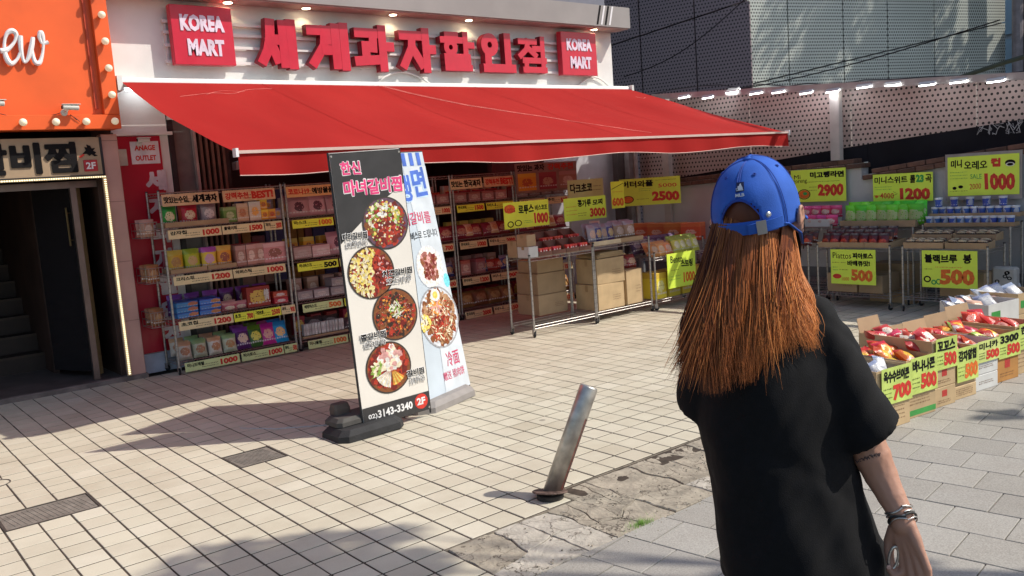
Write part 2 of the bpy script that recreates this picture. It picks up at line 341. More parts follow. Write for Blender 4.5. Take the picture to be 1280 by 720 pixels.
# grey pavement of granite pavers
pv=MB(); pv.b2((1.9,-6,-.07),(13,2.6,-.012),pm('sand_joint',(.10,.095,.085),.95,var=.3,scale=20)); pv.b2((-6,-6,-.07),(1.9,2.3,-.012),MC['sand_joint'])
pvo=tag(pv.build('pavement'),kind='structure'); pmesh=MB(); pmesh.box((0,0,-.006),(.2595,.2545,.016),PAVEM,bev=.002); pmesh=pmesh.mesh('paver')
ca,sa=math.cos(rad(8)),math.sin(rad(8)); pc=[]
for i in range(-4,52):
    for j in range(-34,20):
        u=(i+.5)*.265; v=(j+(.5 if i%2 else 0))*.26; x=u*ca-v*(-sa)*0-0; 
        x=u*ca+v*(-sa)*-1*-1; y=u*sa*0-0
        x=u*ca-v*sa+.05; y=u*sa*-0+v*ca+u*sa
        # rotate the other way: joints drift +x as y falls
        if not(1.9<x<12 and -4<y<2.76): continue
        d=Vector((x,y,0))-CP; zc=d.dot(CF)
        zc=max(zc,.05)
        sx=640+FPX*d.dot(CR)/zc; s2=360-FPX*d.dot(CU)/zc
        pc.append((zc+(0 if (-60<sx<1360 and s2<800) else 100),x,y))
pc.sort()
def clipy(poly,Y):
    o=[]
    for k in range(len(poly)):
        a,b_=poly[k],poly[(k+1)%len(poly)]
        if a[1]<=Y: o.append(a)
        if (a[1]<=Y)!=(b_[1]<=Y): q=(Y-a[1])/(b_[1]-a[1]); o.append((a[0]+(b_[0]-a[0])*q,Y))
    return o
def edgepaver(x,y):
    P=[(x+a*ca-b_*sa,y+a*sa+b_*ca) for a,b_ in((-.13,-.1275),(.13,-.1275),(.13,.1275),(-.13,.1275))]
    if max(p[1] for p in P)<2.6: return False
    Q=clipy(P,2.6+rnd.uniform(-.008,.008))
    if len(Q)>2: b=MB(); b.rings([[(p[0]-x,p[1]-y,-.014) for p in Q],[(p[0]-x,p[1]-y,.002) for p in Q]],PAVEM); b.build('paver',pvo,(x,y,0))
    return True
pc=[c for c in pc if not edgepaver(c[1],c[2])]
for n,(zc,x,y) in enumerate(pc[:255]): mo('paver',pmesh,pvo,(x,y,rnd.uniform(-.001,.001)),rot=(rnd.uniform(-.003,.003),rnd.uniform(-.003,.003),rad(8)))
if len(pc)>255:
    b=MB()
    for zc,x,y in pc[255:]: b.box((x,y,-.006),(.2595,.2545,.016),PAVEM,rz=rad(8))
    tag(b.build('paver',pvo),kind='stuff')
# rough broken concrete strip between tiles and pavers
st=MB(); 
def gridsheet(mb,x0,x1,y0f,y1f,nx,ny,zf,mat):
    vs=[];fs=[]
    for i in range(nx+1):
        x=x0+(x1-x0)*i/nx; ya,yb=y0f(x),y1f(x)
        for j in range(ny+1):
            y=ya+(yb-ya)*j/ny; vs.append((x,y,zf(x,y)))
    for i in range(nx):
        for j in range(ny): a=i*(ny+1)+j; fs.append((a,a+ny+1,a+ny+2,a+1))
    mb.add(vs,fs,mat)
gridsheet(st,1.93,8.5,lambda x:2.44,lambda x:3.4,180,30,lambda x,y:-.016+.007*mnoise.noise(Vector((x*9,y*9,0)))+.004*mnoise.noise(Vector((x*30,y*30,2))),CONCD)
sto=tag(st.build('concrete_strip',smooth=True),kind='structure')
# broken slabs: uneven pieces, some large, some small, most cracks hairline
cuts=[2.0,2.42,2.6,2.778,2.98,3.3,3.52,3.95,4.2,4.6,4.85,5.3,5.6,6.0,6.3,6.8,7.2,7.8,8.4]
def slabpiece(poly,z,mat):
    c=Vector((sum(p[0] for p in poly)/len(poly),sum(p[1] for p in poly)/len(poly))); P=[]
    n=len(poly)
    for k in range(n):
        a=Vector(poly[k]);b_=Vector(poly[(k+1)%n]); L_=max(3,int((b_-a).length/.025))
        for q in range(L_):
            p=a.lerp(b_,q/L_); nx_=mnoise.noise(Vector((p.x*7,p.y*7,1)))*.022+mnoise.noise(Vector((p.x*25,p.y*25,3)))*.008; ny_=mnoise.noise(Vector((p.x*7,p.y*7,8)))*.022
            if p.y>3.0 or p.y<2.65: ny_*=.25
            p=p+Vector((nx_,ny_)); p=p+(c-p).normalized()*(.0025+.006*max(0,mnoise.noise(Vector((p.x*5,p.y*5,4))))); P.append((p.x-c.x,p.y-c.y))
    b=MB(); rs=[[(p[0],p[1],-.02) for p in P],[(p[0],p[1],-.003) for p in P]]
    for s_ in(.97,.85,.65,.4,.15): rs.append([(p[0]*s_,p[1]*s_,.001+.005*mnoise.noise(Vector(((p[0]*s_+c.x)*11,(p[1]*s_+c.y)*11,0)))+.002*mnoise.noise(Vector(((p[0]*s_+c.x)*40,(p[1]*s_+c.y)*40,0)))) for p in P])
    b.rings(rs,mat); return b.build('slab',sto,(c.x,c.y,z),rot=(rnd.uniform(-.012,.012),rnd.uniform(-.012,.012),0))
for k in range(len(cuts)-1):
    x0,x1=cuts[k],cuts[k+1]; top=lambda x:(3.08 if x<2.77 else 3.225)
    m0=2.62+(.2+.25*((k*37)%10)/10)*.62; m1=2.62+(.2+.25*(((k+1)*37)%10)/10)*.62; xm=(x0+x1)/2+rnd.uniform(-.06,.06)
    slabpiece([(x0,2.61),(x1,2.61),(x1,m1),(x0,m0)],rnd.uniform(-.005,.001),CONC2 if k in(0,1,5) else CONC)
    mid=(m0+m1)/2
    if k%3!=1:
        slabpiece([(x0,m0),(xm,mid),(xm+.05,top(xm)),(x0,top(x0+.01))],rnd.uniform(-.005,.001),CONC)
        slabpiece([(xm,mid),(x1,m1),(x1,top(x1-.01)),(xm+.05,top(xm))],rnd.uniform(-.005,.001),CONC2 if k%4==0 else CONC)
    else: slabpiece([(x0,m0),(x1,m1),(x1,top(x1-.01)),(x0,top(x0+.01))],rnd.uniform(-.005,.001),CONC2 if k==1 else CONC)
# dark edging along the tile field
b=MB(); km=pm('dark_edging',(.17,.145,.11),.9,var=.3,scale=15,bump=.5)
b.b2((2.0,3.072,-.03),(2.77,3.087,-.001),km); b.b2((2.775,3.072,-.03),(2.787,3.235,-.001),km); b.b2((2.79,3.23,-.03),(9.2,3.243,-.0015),km); b.b2((1.975,2.45,-.03),(1.99,3.07,-.001),km)
tag(b.build('tile_edging'),kind='structure')
# grass tuft and crumbs
b=MB(); gm=pm('grass_green',(.12,.26,.03),.6,var=.35,scale=60)
for k in range(420):
    a=rnd.uniform(0,2*PI); r=abs(rnd.gauss(0,.04)); x=2.77+r*math.cos(a)*1.3; y=2.63+r*math.sin(a)*.6; h=rnd.uniform(.008,.026); d=rnd.uniform(0,2*PI); l=h*rnd.uniform(.2,.9)
    b.add([(x-.001,y,-.01),(x+.0012,y,-.01),(x+l*math.cos(d),y+l*math.sin(d),h)],[(0,1,2)],gm)
tag(b.build('grass'),'small tuft of green grass in the cracked concrete strip','grass',kind='stuff')
b=MB()
for k in range(700):
    x=rnd.uniform(2.0,6.2); y=rnd.uniform(2.5,3.15) if rnd.random()<.7 else rnd.gauss(2.62,.03); s=rnd.uniform(.002,.007)
    if y>3.06 and x<2.8: continue
    b.box((x,y,.002),(s,s*rnd.uniform(.6,1.3),s*.7),CONC if k%3 else CONC2,rz=rnd.random()*3)
tag(b.build('gravel_crumbs'),'loose concrete crumbs scattered over the broken strip','gravel',kind='stuff')
# ================================================================ BOLLARD (leaning)
base=onz(688,622,0); top=None
t=thing('leaning_bollard','scratched steel bollard leaning to the right at the tile edge','bollard',base)
steel=pm('scratched_steel',(.46,.44,.41),.40,metal=.85,var=.25,scale=14,bump=.12,bscale=200,dirt=.3)
tp=atd(735,487,(base-CP).dot(CF)+.03)-base; ax=tp.normalized(); q=ax.to_track_quat('Z','Y')
o=MB().lathe([(.047,0),(.047,tp.length-.012),(.044,tp.length-.003),(.036,tp.length),(.030,tp.length-.004)],steel,n=28).build('post',t,smooth=False); o.rotation_euler=q.to_euler(); o.location=ax*.02
for p in o.data.polygons: p.use_smooth=len(p.vertices)==4
rs=pm('red_reflective_tape',(.30,.06,.045),.5,var=.4,scale=50,dirt=.5)
b=MB(); # worn tape: three thin stripes down the street side
for k,a0 in enumerate((3.55,3.75,3.95)):
    n=14; vs=[];fs=[]
    for i in range(n+1):
        z=.04+(tp.length-.2)*i/n
        for s in(-.045,.045): vs.append((.0478*math.cos(a0+s),.0478*math.sin(a0+s),z))
    for i in range(n): fs.append((2*i,2*i+1,2*i+3,2*i+2))
    b.add(vs,fs,rs if k!=1 else pm('dark_tape',(.03,.025,.025),.6,var=.5))
o=b.build('reflective_tape',t); o.rotation_euler=q.to_euler(); o.location=ax*.02
b=MB(); rust=pm('rusty_flange',(.13,.085,.07),.7,metal=.4,var=.4,scale=30,bump=.4)
b.lathe([(.088,0),(.090,.004),(.086,.008),(.03,.010)],rust,n=28); o=b.build('flange',t); o.rotation_euler=(rad(-7),rad(9),0); o.location=(0,0,.028)
b=MB(); b.lathe([(.068,-.02),(.068,.022),(.060,.026)],pm('dark_socket',(.03,.025,.022),.8,var=.4,dirt=.3),n=24); b.build('socket',t,(0,0,0))
print('ground ok',len(cells),len(pc))
# ================================================================ ENTRANCE BUILDING (orange, left)
ORG=pm('orange_paint',(.80,.115,.018),.45,var=.06,scale=3,dirt=.10,bump=.04)
PINKW=pm('pinkish_pillar_tile',(.55,.33,.28),.5,var=.08,scale=4,dirt=.15)
eb=thing('entrance_building','orange fronted building with a dark open doorway left of the snack shop','building',(0,8.5,0))
Y0=8.5
def EB(name,f,smooth=False):
    b=MB(); f(b); return b.build(name,eb,(0,-8.5,0),smooth=smooth)
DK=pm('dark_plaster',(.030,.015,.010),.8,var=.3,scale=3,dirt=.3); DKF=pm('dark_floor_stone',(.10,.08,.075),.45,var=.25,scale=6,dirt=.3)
def f(b):
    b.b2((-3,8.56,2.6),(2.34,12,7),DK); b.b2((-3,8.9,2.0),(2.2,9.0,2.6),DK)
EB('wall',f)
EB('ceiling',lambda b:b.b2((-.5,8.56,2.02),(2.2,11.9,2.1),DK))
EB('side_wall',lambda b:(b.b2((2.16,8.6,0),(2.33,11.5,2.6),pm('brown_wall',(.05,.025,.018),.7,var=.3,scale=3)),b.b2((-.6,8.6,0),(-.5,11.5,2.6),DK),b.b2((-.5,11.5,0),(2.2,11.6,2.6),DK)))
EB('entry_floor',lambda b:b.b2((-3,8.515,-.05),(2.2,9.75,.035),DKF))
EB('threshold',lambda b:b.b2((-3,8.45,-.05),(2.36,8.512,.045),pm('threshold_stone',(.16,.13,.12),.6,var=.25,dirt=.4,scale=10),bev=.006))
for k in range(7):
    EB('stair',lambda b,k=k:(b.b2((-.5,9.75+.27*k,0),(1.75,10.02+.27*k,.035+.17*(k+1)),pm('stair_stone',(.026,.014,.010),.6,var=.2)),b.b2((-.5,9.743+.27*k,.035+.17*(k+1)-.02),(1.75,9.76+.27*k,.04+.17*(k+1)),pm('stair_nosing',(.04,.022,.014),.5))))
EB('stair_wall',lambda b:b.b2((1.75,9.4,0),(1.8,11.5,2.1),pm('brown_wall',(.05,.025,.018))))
# door: outward-open leaf seen on edge with a long handle, and jamb
def f(b):
    mt=pm('aluminium_jamb',(.20,.15,.135),.35,metal=.6,var=.1); 
    b.b2((1.93,8.62,.04),(1.98,8.67,1.86),mt); b.b2((1.2,8.62,1.80),(2.16,8.66,1.86),mt)
EB('door_frame',f)
dl=MB(); dl.box((0,0,.92),(.035,.62,1.72),pm('dark_door_glass',(.02,.018,.02),.12,var=.1)); dl.box((0,-.31,.92),(.045,.03,1.76),pm('brass_edge',(.32,.24,.12),.35,metal=.7)); d=dl.build('door',eb,(1.88,9.0-8.5,.03),rz=.42)
hb=MB(); BRS=pm('dull_brass',(.22,.15,.07),.35,metal=.8); hb.tube([(-.05,-.2,1.25),(-.05,-.2,1.6)],.009,BRS,n=8); hb.tube([(-.05,-.2,1.3),(0,-.2,1.3)],.007,BRS); hb.tube([(-.05,-.2,1.55),(0,-.2,1.55)],.007,BRS); hb.build('handle',d)
EB('pillar',lambda b:b.b2((2.205,8.47,0),(2.345,8.66,2.26),PINKW,bev=.005))
for z in(.55,1.1,1.65,2.2): EB('pillar_joint',lambda b:b.b2((2.203,8.468,z),(2.347,8.60,z+.006),pm('pink_joint',(.32,.18,.16),.7)))
# orange sign box (protrudes), border proud, dark recess border
def f(b):
    b.b2((-3,8.36,2.30),(2.345,8.56,7),ORG)
EB('fascia',f)
EB('fascia_border',lambda b:(b.b2((2.22,8.30,2.42),(2.348,8.358,7),ORG,bev=.003),b.b2((-3,8.30,2.295),(2.348,8.358,2.418),ORG,bev=.003)))
EB('fascia_groove',lambda b:(b.b2((2.16,8.345,2.47),(2.185,8.362,7),pm('deep_orange',(.5,.05,.01),.5)),))
BULB=pm('warm_white_bulb',(.80,.72,.55),.25,var=.05,emit=(1,.8,.5),estr=.25)
bm_=MB(); bm_.lathe([(.008,-.03),(.022,-.028),(.030,-.014),(.032,0),(.028,.016),(.018,.027),(.004,.032)],BULB,n=16); bme=bm_.mesh('bulb',True)
bc=MB(); bc.lathe([(.017,-.012),(.017,.022),(.012,.024)],DARKMET,n=12); bcm=bc.mesh('bulb_holder')
for x,z in [(2.285,3.49),(2.285,3.27),(2.287,3.045),(2.288,2.815),(2.288,2.585),(2.285,2.355),(2.05,2.355),(1.81,2.355),(1.56,2.355),(1.32,2.355)]:
    t=mo('light_bulb',bcm,eb,(x,8.298-8.5,z),rot=(PI/2,0,0)); mo('bulb',bme,t,(0,0,.05),rot=(0,0,0))
# script lettering
def strip(mb,pts,wd,th,y,mat,closed=False):
    P=[Vector((p[0],p[1])) for p in pts]; vs=[];fs=[];n=len(P)
    for i,p in enumerate(P):
        d=(P[min(i+1,n-1)]-P[max(i-1,0)]).normalized(); nn=Vector((-d.y,d.x))*(wd[i] if isinstance(wd,list) else wd)/2
        for s,yy in((1,y),(-1,y),(-1,y-th),(1,y-th)): vs.append((p.x+nn.x*s,yy,p.y+nn.y*s))
    for i in range(n-1):
        for k in range(4): fs.append((i*4+k,i*4+(k+1)%4,i*4+4+(k+1)%4,i*4+4+k))
    fs+= [(0,1,2,3),tuple(n*4-4+k for k in(3,2,1,0))]
    mb.add(vs,fs,mat)
def bez(ps,n=10):
    """smooth curve (Catmull-Rom) through points"""
    o=[]
    for i in range(len(ps)-1):
        p0=Vector(ps[max(i-1,0)]);p1=Vector(ps[i]);p2=Vector(ps[i+1]);p3=Vector(ps[min(i+2,len(ps)-1)])
        for k in range(n):
            t=k/n; o.append(.5*((2*p1)+(p2-p0)*t+(2*p0-5*p1+4*p2-p3)*t*t+(3*p1-p0-3*p2+p3)*t**3))
    o.append(Vector(ps[-1])); return o
LW=pm('white_sign_letter',(.80,.79,.80),.4,var=.03)
def script(pxs,wpx):
    c=[ony(px,py,8.3) for px,py in pxs]; b=MB(); pts=bez([(p.x,p.z) for p in c],7); n=len(pts)
    b.tube([(p[0],8.325,p[1]) for p in pts],[wpx*.5*(.85+.25*math.sin(i*.25+1)) for i in range(n)],LW,n=8); b.build('letter',eb,(0,-8.5,0))
script([(-12,80),(-4,66),(0,60)],.035)
script([(1,63),(9,62),(18,53),(21,43),(16,38),(9,42),(6,55),(8,70),(14,79),(21,75),(26,66)],.042)
script([(26,44),(27,62),(31,77),(36,72),(40,58),(42,46),(41,62),(44,76),(50,78),(54,66),(55,50),(52,40),(50,46),(54,54),(61,52)],.038)
# restaurant sign over the door
rs_=thing('restaurant_sign','beige lightbox with black Korean letters above the dark doorway','sign',(1.7,8.44,0),group=None)
b=MB(); BEI=pm('beige_sign_face',(.38,.27,.17),.5,var=.06,dirt=.1); b.b2((-4,-.0,1.905),(.48,.06,2.235),BEI); b.b2((-4,-.008,1.885),(.50,.05,1.903),DARKMET); b.b2((.482,-.008,1.903),(.50,.05,2.235),DARKMET); b.build('sign_box',rs_)
b=MB(); put_text(b,'찜',.02,1.93,.26,.27,BLACK,y=-.001,th=.01,off=.06); b.build('letter',rs_)
b=MB(); put_text(b,'비',-.24,1.93,.235,.27,BLACK,y=-.001,th=.01,off=.06); b.build('letter',rs_)
b=MB(); put_text(b,'갈',-.50,1.93,.24,.27,BLACK,y=-.001,th=.01,off=.06); b.build('letter',rs_)
b=MB(); b.box((.385,-.005,1.985),(.115,.01,.10),pm('badge_red',(.45,.02,.03),.5),bev=.004); put_text(b,'2F',.345,1.955,.08,.06,LW,y=-.011,th=.002,off=.03); b.build('floor_badge',rs_)
b=MB(); # leaping dragon emblem: irregular dark silhouette with a red tail
pl=[(.33,2.09),(.36,2.12),(.35,2.15),(.375,2.145),(.37,2.17),(.40,2.16),(.41,2.135),(.44,2.14),(.42,2.115),(.445,2.10),(.43,2.085),(.455,2.07),(.425,2.065),(.405,2.085),(.385,2.07),(.365,2.09)]
b.prism(pl,.004,BLACK,Matrix.Translation((0,-.006,0))); b.prism([(.30,2.07),(.335,2.09),(.345,2.08),(.32,2.06),(.305,2.055)],.004,INKR,Matrix.Translation((0,-.0065,0))); b.build('emblem',rs_)
# LED strip around the door
LED=pm('led_strip_light',(.8,.75,.6),.4,emit=(1,.86,.55),estr=1.8); LEDB=pm('led_strip_tape',(.45,.36,.22),.5,var=.1)
ls=thing('led_strip','glowing warm dotted light strip around the doorway frame','light strip',(2.17,8.43,0))
b=MB(); b.b2((-.0,0,.05),(.035,.012,1.87),LEDB); b.b2((-4,0,1.872),(.035,.012,1.892),LEDB); b.build('tape',ls)
b=MB()
z=.07
while z<1.86: b.box((.0175,-.004,z),(.016,.008,.008),LED); z+=.019
x=-1.5
while x<.03: b.box((x,-.004,1.882),(.008,.008,.009),LED); x+=.019
tag(b.build('led_dots',ls),kind='stuff')
# CCTV cameras on the orange sign
def cctv(px,py,label,rz=0,s=1.0,Y=8.3):
    p=ony(px,py,Y); t=thing('security_camera',label,'camera',p,rz=rz); wm=pm('camera_white',(.62,.60,.55),.4,var=.05,dirt=.15)
    b=MB(); b.lathe([(.030*s,0),(.034*s,-.0),(.034*s,.012),(.024*s,.02)],wm,n=16,M=Matrix.Rotation(PI/2,4,'X')); b.tube([(0,-.02,0),(.01,-.06*s,.0),(.03*s,-.075*s,.035*s)],.009*s,wm); b.build('bracket',t)
    b=MB(); M=Matrix.Translation((.05*s,-.08*s,.045*s))@Matrix.Rotation(.05,4,'Y')@Matrix.Rotation(PI/2,4,'Y'); b.lathe([(.020*s,-.075*s),(.026*s,-.07*s),(.027*s,.07*s),(.022*s,.075*s)],wm,n=18,M=M); b.box((.055*s,-.08*s,.074*s),(.175*s,.062*s,.008*s),wm,bev=.003); b.build('camera_body',t)
    b=MB(); b.lathe([(.018*s,.0),(.018*s,.004)],BLACK,n=14,M=Matrix.Translation((-.03*s,-.08*s,.045*s))@Matrix.Rotation(-PI/2,4,'Y')); b.build('lens',t)
    return t
cctv(80,141,'white security camera on orange sign bottom edge',s=.85); cctv(-14,136,'white security camera cut off by the left picture edge',s=.85)
p=[ony(px,py,8.35) for px,py in [(-5,141),(20,147),(45,148),(70,143),(78,140)]]; b=MB(); b.tube(p,.003,DARKMET,n=4); p=[ony(px,py,8.29) for px,py in [(88,143),(96,150),(92,146),(100,152)]]; b.tube(p,.0025,DARKMET,n=4); tag(b.build('cable'),'thin black camera cable sagging across orange sign','cable')
# ================================================================ SNACK SHOP
sh=thing('snack_shop','white fronted snack shop with big red Korean letters over an awning','building',(0,8.6,0))
def SH(name,f,smooth=False):
    b=MB(); f(b); return b.build(name,sh,(0,-8.6,0),smooth=smooth)
SH('fascia',lambda b:b.b2((2.36,8.55,2.74),(8.93,8.75,3.51),WHITE))
SH('fascia_ledge',lambda b:b.b2((2.36,8.44,2.70),(9.06,8.62,2.738),WHITE,bev=.004))
GREYP=pm('grey_cladding',(.30,.28,.27),.5,var=.08,dirt=.1,scale=2); GREYD=pm('dark_blue_grey_cladding',(.16,.16,.20),.5,var=.08)
SH('canopy',lambda b:b.b2((2.36,8.28,3.512),(9.04,8.75,3.78),GREYP))
SH('canopy_soffit',lambda b:b.b2((2.38,8.30,3.500),(9.02,8.54,3.5115),pm('soffit',(.42,.36,.33),.6)))
def stripes(b):
    for k in range(4):
        x=8.40+.075*k; b.add([(x,8.276,3.53),(x+.03,8.276,3.53),(x+.10,8.276,3.775),(x+.07,8.276,3.775),(x,8.279,3.53),(x+.03,8.279,3.53),(x+.10,8.279,3.775),(x+.07,8.279,3.775)],[(0,1,2,3),(7,6,5,4),(0,4,5,1),(2,6,7,3),(0,3,7,4),(1,5,6,2)],[BLACK,LW][k%2])
SH('stripe_marking',stripes)
SH('upper_wall',lambda b:b.b2((2.36,8.7,3.782),(9.0,9.2,8.5),GREYD))
DL=pm('downlight_glow',(.9,.85,.7),.4,emit=(1,.85,.55),estr=14)
for px,py in [(285,-4),(383,3),(492,14),(587,22),(744,36)]:
    p=ony(px,py,8.40); b=MB(); b.lathe([(.05,3.489),(.05,3.4998)],LW,n=18,M=Matrix.Translation((p.x,8.42,0))); b.lathe([(.04,3.4855),(.04,3.4885)],DL,n=18,M=Matrix.Translation((p.x,8.42,0))); b.build('downlight',sh,(0,-8.6,0))
# small spots so the lamps wash the wall, as they do in the photograph
for px in (285,383,492,587,744):
    p=ony(px,12,8.42); l=bpy.data.lights.new('downlight','SPOT'); l.energy=1.6; l.color=(1,.78,.45); l.spot_size=rad(120); l.shadow_soft_size=.03; o=bpy.data.objects.new('downlight_lamp',l); COL.objects.link(o); o.location=(p.x,8.45,3.47)
# rails behind the letters
for zz in(3.30,3.20,3.08,2.93):
    SH('letter_rail',lambda b:(b.b2((2.88,8.505,zz-.014),(8.58,8.53,zz+.014),WHITE)))
for xx in [2.9+.52*k for k in range(12)]: SH('rail_bracket',lambda b:b.b2((xx,8.53,2.90),(xx+.02,8.549,3.33),WHITE))
CRIM=pm('crimson_letter',(.58,.010,.040),.35,var=.05,coat=.2); CRIMD=pm('crimson_side',(.26,.004,.02),.45,var=.08)
X=[(3.79,4.20),(4.33,4.80),(4.87,5.33),(5.44,5.89),(5.98,6.46),(6.56,7.11),(7.15,7.66)]
RG='ring'
LT=[ # strokes of each sign letter: polylines in a unit cell, or rings
 [[(.27,.99),(.24,.62),(.14,.32),(.0,.10)],[(.25,.56),(.42,.13)],[(.40,.60),(.60,.60)],[(.63,.03),(.63,.97)],[(.88,.0),(.88,1.)]],
 [[(.0,.89),(.47,.89)],[(.39,.89),(.33,.50),(.04,.08)],[(.42,.66),(.63,.66)],[(.37,.40),(.63,.40)],[(.66,.03),(.66,.97)],[(.90,.0),(.90,1.)]],
 [[(.04,.89),(.56,.89)],[(.48,.89),(.46,.50)],[(.24,.56),(.24,.20)],[(.0,.15),(.62,.20)],[(.75,.0),(.75,1.)],[(.75,.55),(.99,.55)]],
 [[(.02,.89),(.60,.89)],[(.33,.89),(.29,.55),(.03,.10)],[(.33,.55),(.60,.12)],[(.77,.0),(.77,1.)],[(.77,.53),(.99,.53)]],
 [[(.17,.97),(.47,.97)],[(.02,.83),(.62,.83)],(RG,.32,.60,.20),[(.77,.42),(.77,1.)],[(.77,.70),(.99,.70)],[(.12,.36),(.84,.36)],[(.77,.36),(.77,.20)],[(.12,.20),(.84,.20)],[(.19,.20),(.19,.05)],[(.12,.05),(.88,.05)]],
 [(RG,.28,.70,.27),[(.78,.24),(.78,1.)],[(.17,.42),(.17,.07)],[(.10,.075),(.92,.075)]],
 [[(.02,.91),(.54,.91)],[(.30,.91),(.22,.66),(.02,.48)],[(.30,.70),(.54,.50)],[(.50,.70),(.76,.70)],[(.80,.42),(.80,1.)],[(.14,.34),(.86,.34)],[(.20,.34),(.20,.04)],[(.80,.34),(.80,.04)],[(.14,.06),(.86,.06)]]]
def stroke_letter(b,sp,x,z,w,h,sw,y0,y1,mat,k0=0):
    for q,st in enumerate(sp):
        ya=y0-.0007*q; yb=y1-.0007*q
        hs=sw/2*h*(.72 if len(sp)>8 else 1)
        if st[0]==RG:
            _,cx_,cz_,r_=st; n=24; R=[]
            for ra,yy in ((r_,ya),(r_,yb),(r_-sw*(.72 if len(sp)>8 else 1),yb),(r_-sw*(.72 if len(sp)>8 else 1),ya)): R.append([(x+(cx_*w)+ra*h*math.cos(2*PI*k/n)*.95,yy,z+(cz_+ra*math.sin(2*PI*k/n))*h) for k in range(n)])
            R.append(R[0]); b.rings(R,mat,caps=False); continue
        P=[Vector((x+sw*h/2+u*(w-sw*h),z+sw*h/2+v*(h-sw*h))) for u,v in st]; Lf=[];Rt=[]
        horiz=abs(P[0].y-P[-1].y)<.25*abs(P[0].x-P[-1].x)
        for i,p in enumerate(P):
            d=(P[min(i+1,len(P)-1)]-P[max(i-1,0)]).normalized(); nn=Vector((-d.y,d.x))*hs; e_=d*(hs if i==len(P)-1 else (-hs if i==0 else 0))*.92
            if len(P)==2 or True: p=p+e_
            Lf.append(p+nn); Rt.append(p-nn)
        for i in range(len(P)-1):
            c4=[Lf[i],Rt[i],Rt[i+1],Lf[i+1]]; b.add([(p.x,ya,p.y) for p in c4]+[(p.x,yb,p.y) for p in c4],[(4,5,6,7),(3,2,1,0),(0,1,5,4),(1,2,6,5),(2,3,7,6),(3,0,4,7)],mat)
for sp,(a,c) in zip(LT,X):
    a-=.030; c+=.030
    b=MB(); stroke_letter(b,sp,a,2.865,c-a,.51,.205,8.504,8.425,CRIMD); stroke_letter(b,sp,a+.002,2.867,c-a-.004,.506,.198,8.4195,8.4150,CRIM); b.build('sign_letter',sh,(0,-8.6,0))
def kmart(x0,x1,label):
    t=thing('shop_sign',label,'sign',((x0+x1)/2,8.5,3.165)); w=(x1-x0)/2; h=.275
    b=MB(); b.b2((-w,-.09,-h),(w,.0,h),CRIM,bev=.004); b.build('sign_box',t)
    b=MB(); M=Matrix.Translation((0,0,0)); LP=pm('lilac_white_letter',(.75,.66,.78),.5); put_text(b,'KOREA',-w*.72,.035,w*1.44,.155,LP,y=-.0905,th=.006,off=.055); put_text(b,'MART',-w*.55,-.19,w*1.2,.155,LP,y=-.0905,th=.006,off=.055); b.build('lettering',t)
kmart(2.93,3.52,'crimson square KOREA MART sign at left end of the white fascia'); kmart(7.87,8.50,'crimson square KOREA MART sign at right end of the white fascia')
# pipe loops on fascia
for x0,x1 in((5.1,5.9),(8.2,8.85)):
    b=MB(); b.tube([(x0+(x1-x0)*k/10,8.52,2.74+.15*math.sin(PI*min(1,k/10))) for k in range(11)],.012,WHITE,n=6)
    b.build('conduit',sh,(0,-8.6,0))
# lower front: red column, slats, window, interior
RED=pm('red_column_film',(.46,.006,.03),.35,var=.08,scale=3,coat=.15,dirt=.08)
SH('column',lambda b:b.b2((2.352,8.66,0),(2.86,8.9,2.735),WHITE))
SH('column_cornice',lambda b:b.b2((2.352,8.60,2.255),(2.89,8.66,2.285),WHITE))
SH('column_film',lambda b:b.b2((2.355,8.648,.19),(2.78,8.6595,2.25),RED))
SH('column_base',lambda b:b.b2((2.352,8.63,0),(2.80,8.66,.185),pm('blue_white_base',(.45,.5,.6),.5)))
tb=MB(); tb.b2((2.50,8.644,1.99),(2.76,8.6475,2.20),pm('poster_white',(.72,.70,.74),.6)); put_text(tb,'ANAGE',2.535,2.115,.19,.05,INKR,y=8.6435,off=.04); put_text(tb,'OUTLET',2.535,2.02,.19,.05,INKR,y=8.6435,off=.04); tb.build('outlet_notice',sh,(0,-8.6,0))
PW=pm('film_letter_white',(.66,.60,.64),.5)
zz=1.93
for ch in '세계과자할인점':
    tb=MB(); put_text(tb,ch,2.60,zz-.20,.20,.20,PW,y=8.6475,off=.07); tb.build('column_letter',sh,(0,-8.6,0)); zz-=.25
cctv(173,180,'beige security camera on the red column corner',s=.7,Y=8.6)
b=MB(); b.b2((2.37,8.60,1.98),(2.45,8.655,2.13),pm('beige_box',(.5,.45,.38),.6)); tag(b.build('junction_box'),'small beige junction box beside the column camera','junction box')
SH('column_fluorescent',lambda b:b.b2((2.50,8.50,2.66),(2.72,8.59,2.69),pm('tube_glow',(.9,.9,.9),.4,emit=(.9,.95,1),estr=4)))
SH('slat_frame',lambda b:(b.b2((2.87,8.66,0),(2.92,8.72,2.45),DARKMET),b.b2((2.87,8.655,2.40),(3.12,8.71,2.45),WHITE)))
SH('glass_side',lambda b:b.b2((2.92,8.70,0),(3.10,8.71,2.4),pm('smoky_glass',(.16,.16,.16),.15,var=.1)))
WOOD=pm('brown_slat',(.17,.085,.065),.6,var=.2,scale=8)
for k in range(6): SH('wood_slat',lambda b:b.b2((3.10+.055*k,8.64,.1),(3.125+.055*k,8.70,2.42),WOOD if k else pm('light_slat',(.42,.32,.30),.5)))
SH('slat_backing',lambda b:b.b2((3.10,8.71,.0),(3.42,8.72,2.45),BLACK))
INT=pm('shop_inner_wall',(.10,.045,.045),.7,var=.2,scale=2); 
SH('interior_floor',lambda b:b.b2((3.42,8.5,-.05),(9.2,11.5,.0),pm('inner_floor',(.12,.08,.075),.4,var=.2)))
